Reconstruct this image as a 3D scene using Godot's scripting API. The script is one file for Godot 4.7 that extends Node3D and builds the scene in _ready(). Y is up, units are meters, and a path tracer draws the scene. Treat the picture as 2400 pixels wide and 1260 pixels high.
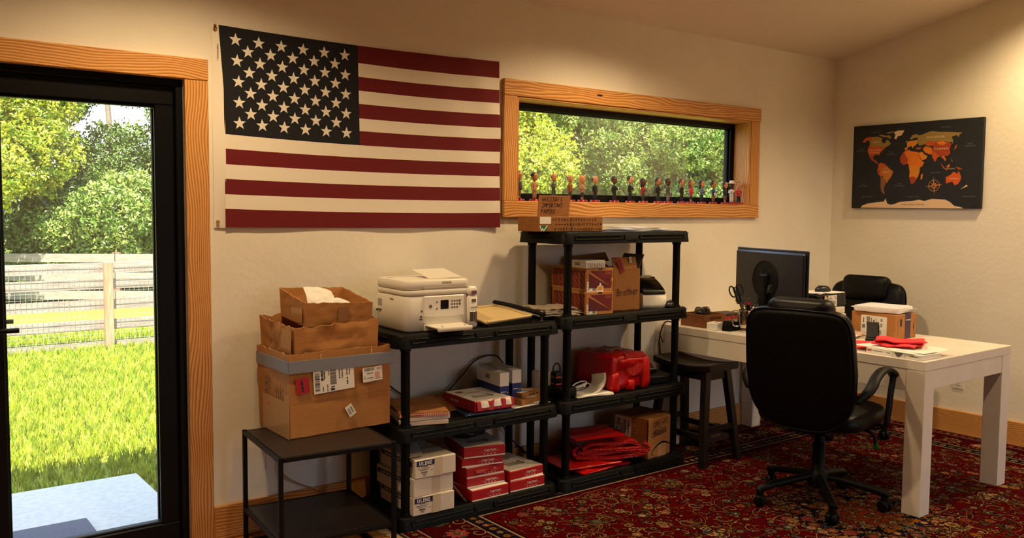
extends Node3D

var M := {}
var used := {}
var rng := RandomNumberGenerator.new()
const TOP_TALL := 1.325
const CEIL0 := 2.53
const SLOPE := 0.215


func _ready() -> void:
	rng.seed = 7
	# camera
	var cam := Camera3D.new()
	cam.name = "camera"
	cam.position = Vector3(-5.7519, 1.4344, 3.7192)
	cam.basis = Basis.from_euler(Vector3(deg_to_rad(-3.8619), deg_to_rad(-37.1819), deg_to_rad(0.4834)))
	cam.fov = 34.09
	cam.near = 0.05
	cam.far = 200.0
	add_child(cam)
	cam.make_current()
	# sky
	var we := WorldEnvironment.new()
	we.name = "world_environment"
	var env := Environment.new()
	var sky := Sky.new()
	var sm := ProceduralSkyMaterial.new()
	sm.sky_top_color = Color(0.72, 0.82, 0.95)
	sm.sky_horizon_color = Color(0.96, 0.97, 1.0)
	sm.ground_horizon_color = Color(0.85, 0.88, 0.8)
	sm.ground_bottom_color = Color(0.45, 0.5, 0.42)
	sm.sky_energy_multiplier = 1.9
	sm.ground_energy_multiplier = 0.6
	sky.sky_material = sm
	env.background_mode = Environment.BG_SKY
	env.sky = sky
	env.tonemap_mode = Environment.TONE_MAPPER_LINEAR
	env.tonemap_exposure = 1.0
	env.sdfgi_enabled = true
	env.ssao_enabled = true
	env.ssil_enabled = true
	we.environment = env
	add_child(we)
	# sun: behind the house, so it lights the trees and the fence from the front
	var sun := DirectionalLight3D.new()
	sun.name = "sun"
	sun.light_color = Color(1.0, 0.95, 0.84)
	sun.light_energy = 6.2
	sun.light_angular_distance = 0.6
	sun.shadow_enabled = true
	sun.basis = Basis.looking_at(Vector3(0.22, -0.90, -0.42).normalized())
	add_child(sun)
	materials()
	room()
	lamps()
	outside()
	wall_things()
	furniture()
	shelf_things()
	tall_things()
	desk_things()
	figurines()


# ---------------------------------------------------------------- naming
func numbered(n: String) -> String:
	if not used.has(n):
		used[n] = 0
		return n
	used[n] += 1
	return "%s_%03d" % [n, used[n]]


func tag(o: Node3D, label: String, category: String, group := "", kind := "") -> Node3D:
	o.set_meta("label", label)
	o.set_meta("category", category)
	if group != "":
		o.set_meta("group", group)
	if kind != "":
		o.set_meta("kind", kind)
	return o


func thing(n: String, label: String, category: String, at := Vector3.ZERO, yaw := 0.0, group := "") -> Node3D:
	var o := Node3D.new()
	o.name = numbered(n)
	o.position = at
	o.rotation_degrees.y = yaw
	add_child(o)
	return tag(o, label, category, group)


func ob(n: String, st: SurfaceTool, m: Material, parent: Node = null, xf := Transform3D()) -> MeshInstance3D:
	st.generate_normals()
	var o := MeshInstance3D.new()
	o.mesh = st.commit()
	o.material_override = m
	o.transform = xf
	if parent == null or parent == self:
		o.name = numbered(n)
		add_child(o)
	else:
		o.name = n
		parent.add_child(o, true)
	return o


func struct(n: String, st: SurfaceTool, m: Material, parent: Node = null, xf := Transform3D()) -> MeshInstance3D:
	var o := ob(n, st, m, parent, xf)
	if parent == null:
		o.set_meta("kind", "structure")
	return o


# ---------------------------------------------------------------- shapes
func S() -> SurfaceTool:
	var st := SurfaceTool.new()
	st.begin(Mesh.PRIMITIVE_TRIANGLES)
	st.set_smooth_group(-1)
	return st


func tri(st: SurfaceTool, a: Vector3, b: Vector3, c: Vector3) -> void:  # counter-clockwise as seen from outside
	st.add_vertex(a)
	st.add_vertex(c)
	st.add_vertex(b)


func quad(st: SurfaceTool, a: Vector3, b: Vector3, c: Vector3, d: Vector3) -> void:
	tri(st, a, b, c)
	tri(st, a, c, d)


func face(st: SurfaceTool, p: Array, out: Vector3) -> void:
	var n: Vector3 = (p[1] - p[0]).cross(p[2] - p[0])
	var flip := n.dot(out) < 0.0
	for i in range(1, p.size() - 1):
		if flip:
			tri(st, p[0], p[i + 1], p[i])
		else:
			tri(st, p[0], p[i], p[i + 1])


func bx(st: SurfaceTool, c: Vector3, s: Vector3, b := 0.0, xf := Transform3D()) -> void:
	var h := s / 2.0
	b = minf(b, minf(h.x, minf(h.y, h.z)) * 0.95)
	var sg := [-1.0, 1.0]
	var O := xf.basis
	var P := func(v: Vector3) -> Vector3: return xf * (c + v)
	if b <= 0.0:
		for k in 3:
			for s1 in sg:
				var pts := []
				for q in [[-1, -1], [1, -1], [1, 1], [-1, 1]]:
					var v := Vector3()
					v[k] = s1 * h[k]
					v[(k + 1) % 3] = q[0] * h[(k + 1) % 3]
					v[(k + 2) % 3] = q[1] * h[(k + 2) % 3]
					pts.append(P.call(v))
				var o := Vector3()
				o[k] = s1
				face(st, pts, O * o)
		return
	for k in 3:
		var k1 := (k + 1) % 3
		var k2 := (k + 2) % 3
		for s1 in sg:
			var pts := []
			for q in [[-1, -1], [1, -1], [1, 1], [-1, 1]]:
				var v := Vector3()
				v[k] = s1 * h[k]
				v[k1] = q[0] * (h[k1] - b)
				v[k2] = q[1] * (h[k2] - b)
				pts.append(P.call(v))
			var o := Vector3()
			o[k] = s1
			face(st, pts, O * o)
			for s2 in sg:
				var e := []
				for q in [[0, -1], [0, 1], [1, 1], [1, -1]]:
					var v := Vector3()
					v[k] = s1 * (h[k] if q[0] == 0 else h[k] - b)
					v[k1] = s2 * (h[k1] - b if q[0] == 0 else h[k1])
					v[k2] = q[1] * (h[k2] - b)
					e.append(P.call(v))
				o = Vector3()
				o[k] = s1
				o[k1] = s2
				face(st, e, O * o)
	for x in sg:
		for y in sg:
			for z in sg:
				var o := Vector3(x, y, z)
				face(st, [P.call(Vector3(x * h.x, y * (h.y - b), z * (h.z - b))), P.call(Vector3(x * (h.x - b), y * h.y, z * (h.z - b))), P.call(Vector3(x * (h.x - b), y * (h.y - b), z * h.z))], O * o)


# eight free corners: bottom front-left, front-right, back-right, back-left, then the same on top
func hexa(st: SurfaceTool, p: Array) -> void:
	var c := Vector3()
	for v in p:
		c += v / 8.0
	for f in [[0, 1, 2, 3], [4, 5, 6, 7], [0, 1, 5, 4], [1, 2, 6, 5], [2, 3, 7, 6], [3, 0, 4, 7]]:
		var q := [p[f[0]], p[f[1]], p[f[2]], p[f[3]]]
		face(st, q, (q[0] + q[1] + q[2] + q[3]) / 4.0 - c)


func ring_basis(d: Vector3) -> Basis:
	var up := Vector3.UP if absf(d.normalized().y) < 0.95 else Vector3.RIGHT
	var x := up.cross(d).normalized()
	return Basis(x, d.normalized().cross(x), d.normalized())


func tube(st: SurfaceTool, pts: Array, r: float, n := 8, r2 := -1.0) -> void:
	st.set_smooth_group(0)
	var rings := []
	var prev := ring_basis(pts[1] - pts[0])
	for i in pts.size():
		var d: Vector3 = (pts[mini(i + 1, pts.size() - 1)] - pts[maxi(i - 1, 0)]).normalized()
		var x := (prev.x - d * prev.x.dot(d)).normalized()
		var bs := Basis(x, d.cross(x), d)
		prev = bs
		var rr := r if r2 < 0.0 else lerpf(r, r2, float(i) / (pts.size() - 1))
		var ring := []
		for k in n:
			var a := TAU * k / n
			ring.append(pts[i] + (bs.x * cos(a) + bs.y * sin(a)) * rr)
		rings.append(ring)
	for i in rings.size() - 1:
		for k in n:
			quad(st, rings[i][k], rings[i][(k + 1) % n], rings[i + 1][(k + 1) % n], rings[i + 1][k])
	st.set_smooth_group(-1)
	face(st, rings[0], pts[0] - pts[1])
	face(st, rings[-1], pts[-1] - pts[-2])


func cyl(st: SurfaceTool, a: Vector3, b: Vector3, r: float, n := 16, r2 := -1.0) -> void:
	tube(st, [a, b], r, n, r2)


func smooth_path(p: Array, steps := 6) -> Array:
	var c := Curve3D.new()
	for i in p.size():
		var t: Vector3 = (p[mini(i + 1, p.size() - 1)] - p[maxi(i - 1, 0)]) / 5.0
		c.add_point(p[i], -t, t)
	var out := []
	for i in p.size() - 1:
		for k in steps:
			out.append(c.sample(i, float(k) / steps))
	out.append(p[-1])
	return out


# profile points (radius, height) from bottom to top
func lathe(st: SurfaceTool, prof: Array, n := 24, xf := Transform3D(), sx := 1.0, sz := 1.0) -> void:
	st.set_smooth_group(0)
	var rings := []
	for p in prof:
		var ring := []
		for k in n:
			var a := TAU * k / n
			ring.append(xf * Vector3(cos(a) * p.x * sx, p.y, -sin(a) * p.x * sz))
		rings.append(ring)
	for i in rings.size() - 1:
		for k in n:
			quad(st, rings[i][k], rings[i][(k + 1) % n], rings[i + 1][(k + 1) % n], rings[i + 1][k])
	st.set_smooth_group(-1)
	if prof[0].x > 0.0:
		face(st, rings[0], xf.basis * Vector3.DOWN)
	if prof[-1].x > 0.0:
		face(st, rings[-1], xf.basis * Vector3.UP)


func prism(st: SurfaceTool, poly: PackedVector2Array, z0: float, z1: float, xf := Transform3D(), smooth := false) -> void:
	var idx := Geometry2D.triangulate_polygon(poly)
	for i in range(0, idx.size(), 3):
		var a := poly[idx[i]]
		var b := poly[idx[i + 1]]
		var c := poly[idx[i + 2]]
		face(st, [xf * Vector3(a.x, a.y, z1), xf * Vector3(b.x, b.y, z1), xf * Vector3(c.x, c.y, z1)], xf.basis.z)
		face(st, [xf * Vector3(a.x, a.y, z0), xf * Vector3(b.x, b.y, z0), xf * Vector3(c.x, c.y, z0)], -xf.basis.z)
	var ccw := not Geometry2D.is_polygon_clockwise(poly)
	if smooth:
		st.set_smooth_group(0)
	for i in poly.size():
		var a := poly[i]
		var b := poly[(i + 1) % poly.size()]
		if not ccw:
			var t := a
			a = b
			b = t
		quad(st, xf * Vector3(a.x, a.y, z0), xf * Vector3(b.x, b.y, z0), xf * Vector3(b.x, b.y, z1), xf * Vector3(a.x, a.y, z1))
	st.set_smooth_group(-1)


func rrect(w: float, h: float, r: float, seg := 4, cx := 0.0, cy := 0.0) -> PackedVector2Array:
	var out := PackedVector2Array()
	var cs := [Vector2(w / 2 - r, h / 2 - r), Vector2(-w / 2 + r, h / 2 - r), Vector2(-w / 2 + r, -h / 2 + r), Vector2(w / 2 - r, -h / 2 + r)]
	for k in 4:
		for i in seg + 1:
			var a := PI / 2 * (k + float(i) / seg)
			out.append(cs[k] + Vector2(cos(a), sin(a)) * r + Vector2(cx, cy))
	return out


# rounded box standing on y = 0: rounded vertical edges, softened top and bottom rims
func rbox(st: SurfaceTool, w: float, h: float, d: float, r: float, b: float, xf := Transform3D()) -> void:
	var lv := [[0.0, b], [b, 0.0], [h - b, 0.0], [h, b]]
	var rings := []
	for l in lv:
		var ring := []
		for p in rrect(w - 2 * l[1], d - 2 * l[1], maxf(r - l[1], 0.0005), 4):
			ring.append(xf * Vector3(p.x, l[0], -p.y))
		rings.append(ring)
	st.set_smooth_group(0)
	var n: int = rings[0].size()
	for i in rings.size() - 1:
		for k in n:
			quad(st, rings[i][k], rings[i][(k + 1) % n], rings[i + 1][(k + 1) % n], rings[i + 1][k])
	st.set_smooth_group(-1)
	face(st, rings[0], xf.basis * Vector3.DOWN)
	face(st, rings[-1], xf.basis * Vector3.UP)


# a sheet with thickness: f(u, v) gives points, u and v in 0..1
func sheet(st: SurfaceTool, f: Callable, nu: int, nv: int, t := 0.001) -> void:
	var g := []
	for i in nu + 1:
		var row := []
		for j in nv + 1:
			row.append(f.call(float(i) / nu, float(j) / nv))
		g.append(row)
	var lo := []
	for i in nu + 1:
		var row := []
		for j in nv + 1:
			var du: Vector3 = g[mini(i + 1, nu)][j] - g[maxi(i - 1, 0)][j]
			var dv: Vector3 = g[i][mini(j + 1, nv)] - g[i][maxi(j - 1, 0)]
			row.append(g[i][j] - du.cross(dv).normalized() * t)
		lo.append(row)
	st.set_smooth_group(1)
	for i in nu:
		for j in nv:
			quad(st, g[i][j], g[i + 1][j], g[i + 1][j + 1], g[i][j + 1])
	st.set_smooth_group(2)
	for i in nu:
		for j in nv:
			quad(st, lo[i][j + 1], lo[i + 1][j + 1], lo[i + 1][j], lo[i][j])
	st.set_smooth_group(-1)
	for i in nu:
		quad(st, lo[i][0], lo[i + 1][0], g[i + 1][0], g[i][0])
		quad(st, g[i][nv], g[i + 1][nv], lo[i + 1][nv], lo[i][nv])
	for j in nv:
		quad(st, g[0][j], g[0][j + 1], lo[0][j + 1], lo[0][j])
		quad(st, lo[nu][j], lo[nu][j + 1], g[nu][j + 1], g[nu][j])


# ---------------------------------------------------------------- print, lettering, handwriting
func text(parent: Node, s: String, h: float, m: Material, xf: Transform3D, bold := true, stretch := 1.0, serif := false) -> MeshInstance3D:
	var f := SystemFont.new()
	f.font_names = PackedStringArray(["Droid Serif" if serif else "Droid Sans"])
	f.font_weight = 700 if bold else 400
	var t := TextMesh.new()
	t.font = f
	t.text = s
	t.font_size = 24
	t.pixel_size = h / 17.0
	t.depth = 0.0
	t.curve_step = 4.0
	var o := MeshInstance3D.new()
	o.mesh = t
	o.material_override = m
	o.transform = xf * Transform3D(Basis().scaled(Vector3(stretch, 1, 1)), Vector3(0, 0, 0.0009))
	o.name = "lettering"
	parent.add_child(o, true)
	return o


const STROKES := {
	"A": [[0, 0, .5, 1, 1, 0], [.2, .4, .8, .4]], "B": [[0, 0, 0, 1, .7, .95, .75, .6, .05, .52, .85, .45, .85, .08, 0, 0]], "E": [[.9, 1, 0, 1, 0, 0, .9, 0], [0, .5, .7, .5]],
	"F": [[.9, 1, 0, 1, 0, 0], [0, .5, .7, .5]], "G": [[.9, .85, .5, 1, .05, .6, .1, .15, .55, 0, .95, .15, .95, .45, .6, .45]], "H": [[0, 0, 0, 1], [1, 0, 1, 1], [0, .5, 1, .5]],
	"I": [[0, 1, 1, 1], [.5, 1, .5, 0], [0, 0, 1, 0]], "L": [[0, 1, 0, 0, .9, 0]], "M": [[0, 0, .1, 1, .5, .35, .9, 1, 1, 0]], "N": [[0, 0, 0, 1, 1, 0, 1, 1]],
	"O": [[.5, 1, .08, .75, .05, .3, .45, 0, .9, .2, .95, .7, .5, 1]], "P": [[0, 0, 0, 1, .8, .9, .85, .6, 0, .48]], "R": [[0, 0, 0, 1, .8, .9, .8, .62, .05, .5, .95, 0]],
	"S": [[.95, .9, .5, 1, .1, .8, .2, .55, .8, .42, .9, .15, .5, 0, .05, .1]], "T": [[0, 1, 1, 1], [.5, 1, .5, 0]], "V": [[0, 1, .5, 0, 1, 1]], "Y": [[0, 1, .5, .5, 1, 1], [.5, .5, .5, 0]],
	"r": [[.1, .6, .15, 0], [.15, .4, .5, .62, .85, .55]], "o": [[.5, .6, .1, .4, .15, .08, .5, 0, .9, .2, .8, .5, .5, .6]], "t": [[.5, .95, .45, .1, .8, 0], [.1, .62, .9, .66]],
	"h": [[.1, 1.1, .15, 0], [.15, .35, .5, .62, .8, .45, .85, 0]], "e": [[.1, .3, .85, .36, .7, .6, .3, .6, .08, .25, .35, 0, .9, .1]], "l": [[.4, 1.1, .35, .1, .7, 0]],
	"i": [[.5, .6, .5, 0]], "n": [[.1, .6, .1, 0], [.1, .4, .45, .62, .8, .5, .85, 0]], "k": [[.1, 1.1, .15, 0], [.8, .7, .15, .3, .95, 0]], "'": [[.5, 1, .4, .75]],
}


# handwriting: thin ribbons just proud of the face (xf: x right, y up, z out of the face)
func handwriting(parent: Node, s: String, h: float, w: float, m: Material, xf: Transform3D, pen := 0.0028, jit := 0.06) -> MeshInstance3D:
	var st := S()
	var x := 0.0
	var step := w / maxf(1.0, s.length())
	for ch in s:
		if STROKES.has(ch):
			for l in STROKES[ch]:
				var pts := PackedVector2Array()
				for i in range(0, l.size(), 2):
					pts.append(Vector2(x + (l[i] + rng.randf_range(-jit, jit)) * step * 0.74, (l[i + 1] + rng.randf_range(-jit, jit)) * h))
				stroke(st, pts, pen, xf)
		x += step
	return ob("handwriting", st, m, parent)


func stroke(st: SurfaceTool, pts: PackedVector2Array, pen: float, xf: Transform3D, z := 0.0007) -> void:
	for i in pts.size() - 1:
		var d := (pts[i + 1] - pts[i])
		if d.length() < 0.00001:
			continue
		d = d.normalized() * pen * 0.5
		var nn := Vector2(-d.y, d.x)
		var q := [pts[i] - d - nn, pts[i + 1] + d - nn, pts[i + 1] + d + nn, pts[i] - d + nn]
		face(st, [xf * Vector3(q[0].x, q[0].y, z), xf * Vector3(q[1].x, q[1].y, z), xf * Vector3(q[2].x, q[2].y, z), xf * Vector3(q[3].x, q[3].y, z)], xf.basis.z)


func flat(st: SurfaceTool, x: float, y: float, w: float, h: float, xf: Transform3D, z := 0.0007) -> void:
	face(st, [xf * Vector3(x, y, z), xf * Vector3(x + w, y, z), xf * Vector3(x + w, y + h, z), xf * Vector3(x, y + h, z)], xf.basis.z)


# where a face of a box of size s (standing on y = 0, centred in x and z) lies: u right, v up from its lower left corner, rotated by deg in its plane
func on_face(s: Vector3, f: String, u: float, v: float, deg := 0.0, lift := 0.0003) -> Transform3D:
	var b: Basis
	var o: Vector3
	match f:
		"front":
			b = Basis()
			o = Vector3(-s.x / 2, 0, s.z / 2)
		"left":
			b = Basis(Vector3.BACK, Vector3.UP, Vector3.LEFT)
			o = Vector3(-s.x / 2, 0, -s.z / 2)
		"right":
			b = Basis(Vector3.FORWARD, Vector3.UP, Vector3.RIGHT)
			o = Vector3(s.x / 2, 0, s.z / 2)
		_:
			b = Basis(Vector3.RIGHT, Vector3.FORWARD, Vector3.UP)
			o = Vector3(-s.x / 2, s.y, s.z / 2)
	return Transform3D(b.rotated(b.z, deg_to_rad(deg)), o + b.x * u + b.y * v + b.z * lift)


# a paper sticker with bars and rows of print
func sticker(parent: Node, n: String, xf: Transform3D, w: float, h: float, bars: Array, rows: Array, m: Material = null) -> MeshInstance3D:
	var st := S()
	bx(st, Vector3(w / 2, h / 2, 0), Vector3(w, h, 0.0006), 0, xf)
	var o := ob(n, st, m if m else M.paper, parent)
	var pr := S()
	for b in bars:  # x, y, w, h, vertical bars?
		var t := 0.0
		var lng: float = b[2] if b[4] else b[3]
		while t < lng:
			var q := rng.randf_range(0.012, 0.05) * lng
			if b[4]:
				flat(pr, b[0] + t, b[1], minf(q, lng - t), b[3], xf)
			else:
				flat(pr, b[0], b[1] + t, b[2], minf(q, lng - t), xf)
			t += q + rng.randf_range(0.012, 0.04) * lng
	for r in rows:  # x, y, w, h: a row of small print; taller than wide runs upwards
		var t := 0.0
		var up: bool = r[3] > r[2]
		var lng: float = maxf(r[2], r[3])
		var hh: float = minf(r[2], r[3])
		while t < lng:
			var q := rng.randf_range(0.5, 1.6) * hh
			q = minf(q, lng - t)
			if up:
				flat(pr, r[0], r[1] + t, hh, q, xf)
			else:
				flat(pr, r[0] + t, r[1], q, hh, xf)
			t += q + rng.randf_range(0.2, 0.5) * hh
	if bars.size() + rows.size() > 0:
		ob("print", pr, M.ink, o)
	return o


# ---------------------------------------------------------------- materials
func mat(c: Color, rough := 0.7, metal := 0.0, spec := 0.5) -> StandardMaterial3D:
	var m := StandardMaterial3D.new()
	m.albedo_color = c
	m.roughness = rough
	m.metallic = metal
	m.metallic_specular = spec
	return m


func rgb(r: int, g: int, b: int) -> Color:
	return Color(r / 255.0, g / 255.0, b / 255.0)


func noise_tex(a: Color, b: Color, freq: float, sd: int, size := 256, oct := 4) -> NoiseTexture2D:
	var n := FastNoiseLite.new()
	n.seed = sd
	n.frequency = freq
	n.fractal_octaves = oct
	var t := NoiseTexture2D.new()
	t.width = size
	t.height = size
	t.seamless = true
	t.noise = n
	var g := Gradient.new()
	g.set_color(0, a)
	g.set_color(1, b)
	t.color_ramp = g
	return t


func bump_tex(freq: float, sd: int, strength := 4.0, size := 256) -> NoiseTexture2D:
	var n := FastNoiseLite.new()
	n.seed = sd
	n.frequency = freq
	n.fractal_octaves = 3
	var t := NoiseTexture2D.new()
	t.width = size
	t.height = size
	t.seamless = true
	t.as_normal_map = true
	t.bump_strength = strength
	t.noise = n
	return t


func tex_mat(tex: Texture2D, scale: Vector3, rough: float, nrm: Texture2D = null, ns := 0.5) -> StandardMaterial3D:
	var m := mat(Color.WHITE, rough)
	m.albedo_texture = tex
	m.uv1_triplanar = true
	m.uv1_scale = scale
	if nrm:
		m.normal_enabled = true
		m.normal_texture = nrm
		m.normal_scale = ns
	return m


func pine_image(sd: int, rings: float, warp: float) -> ImageTexture:
	var w := 768
	var h := 256
	var n1 := FastNoiseLite.new()
	n1.seed = sd
	n1.frequency = 1.0
	n1.fractal_octaves = 2
	var n2 := FastNoiseLite.new()
	n2.seed = sd + 9
	n2.frequency = 1.0
	n2.fractal_octaves = 2
	var d := PackedByteArray()
	d.resize(w * h * 3)
	var hi := Vector3(224, 172, 104)
	var mid := Vector3(208, 148, 80)
	var lo := Vector3(168, 100, 46)
	var p := 0
	for y in h:
		var v := float(y) / h
		for x in w:
			var u := float(x) / w
			var ang := u * TAU
			var cx := cos(ang) * 0.5
			var sx := sin(ang) * 0.5
			var t := v * rings + warp * n1.get_noise_3d(cx * 1.6, sx * 1.6, v * 0.9) + 0.05 * n1.get_noise_3d(cx * 9.0, sx * 9.0, v * 9.0)
			var f := t - floorf(t)
			var late := smoothstep(0.25, 0.92, f) * (1.0 - smoothstep(0.93, 1.0, f))
			var fib := n2.get_noise_3d(cx * 14.0, sx * 14.0, v * 150.0)
			var c := hi.lerp(mid, clampf(f * 1.1, 0, 1)).lerp(lo, late * 0.85) * (1.0 + 0.07 * fib)
			d[p] = clampi(int(c.x), 0, 255)
			d[p + 1] = clampi(int(c.y), 0, 255)
			d[p + 2] = clampi(int(c.z), 0, 255)
			p += 3
	return ImageTexture.create_from_image(Image.create_from_data(w, h, false, Image.FORMAT_RGB8, d))


func materials() -> void:
	M.wall = tex_mat(noise_tex(rgb(232, 224, 208), rgb(238, 231, 216), 0.02, 3, 128), Vector3.ONE * 0.7, 0.85, bump_tex(0.12, 5, 1.5), 0.12)
	M.dark_unseen_wall = mat(rgb(120, 98, 80), 0.8)  # dark brown for walls out of view, chosen to cut bounced light
	M.ceiling = mat(rgb(222, 208, 192), 0.9)
	M.black_frame = mat(rgb(8, 8, 9), 0.42)
	M.black = mat(rgb(7, 7, 8), 0.5)
	M.shelf = tex_mat(noise_tex(rgb(5, 5, 5), rgb(8, 8, 7), 0.2, 4, 128), Vector3.ONE * 6, 0.5, bump_tex(0.3, 8, 2.0, 128), 0.2)
	M.shelf.metallic_specular = 0.28
	M.black_frame.metallic_specular = 0.3
	M.black.metallic_specular = 0.3
	M.paper = mat(rgb(236, 232, 224), 0.8)
	M.ink = mat(rgb(30, 28, 30), 0.7)
	M.white_ink = mat(rgb(240, 236, 230), 0.7)
	M.marker = mat(rgb(26, 22, 20), 0.5)
	for i in 3:
		var t := pine_image(11 + i * 7, [15.0, 19.0, 23.0][i], [2.0, 1.4, 2.6][i])
		for k in 2:
			var m := tex_mat(t, Vector3(0.36, 4.2, 4.2), 0.5)
			m.uv1_offset = Vector3(0.31 * k + 0.13 * i, 0.37 * k + 0.2 * i, 0.5 * k)
			m.metallic_specular = 0.4
			M["pine%d" % (i * 2 + k)] = m
	var card := noise_tex(rgb(172, 116, 60), rgb(182, 125, 67), 0.03, 21, 256)
	M.card = tex_mat(card, Vector3(3, 9, 3), 0.82)
	M.card_light = tex_mat(noise_tex(rgb(186, 140, 88), rgb(206, 160, 106), 0.03, 22, 128), Vector3(3, 9, 3), 0.8)
	M.card_dark = tex_mat(noise_tex(rgb(140, 88, 42), rgb(158, 102, 52), 0.03, 23, 128), Vector3(3, 9, 3), 0.85)
	var gl := mat(Color(1, 1, 1, 0.04), 0.0)
	gl.transparency = BaseMaterial3D.TRANSPARENCY_ALPHA
	M.glass = gl
	M.white_plastic = mat(rgb(226, 220, 208), 0.42)
	M.white_plate = mat(rgb(228, 222, 212), 0.5)
	M.chrome = mat(rgb(200, 196, 190), 0.12, 1.0)
	M.brass = mat(rgb(190, 140, 62), 0.3, 1.0)
	M.grey_plastic = mat(rgb(96, 94, 92), 0.5)
	M.white_lacquer = tex_mat(noise_tex(rgb(226, 216, 204), rgb(234, 226, 214), 0.02, 31, 128), Vector3.ONE * 2, 0.38)
	var lea := mat(rgb(5, 5, 6), 0.42)
	lea.normal_enabled = true
	lea.normal_texture = bump_tex(0.16, 41, 3.0, 256)
	lea.normal_scale = 0.25
	lea.uv1_triplanar = true
	lea.uv1_scale = Vector3.ONE * 5
	lea.metallic_specular = 0.3
	M.leather = lea
	M.cord = mat(rgb(14, 13, 13), 0.55)
	M.red_pack = mat(rgb(176, 14, 20), 0.45)
	M.navy = mat(rgb(28, 32, 72), 0.6)
	M.blue = mat(rgb(28, 46, 120), 0.55)


# ---------------------------------------------------------------- the room
func wood(n: String, c: Vector3, l: float, w: float, t: float, k: int, xf: Basis, parent: Node = null) -> MeshInstance3D:
	var st := S()
	bx(st, Vector3.ZERO, Vector3(l, w, t), 0.003)
	return struct(n, st, M["pine%d" % k], parent, Transform3D(xf, c))


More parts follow.
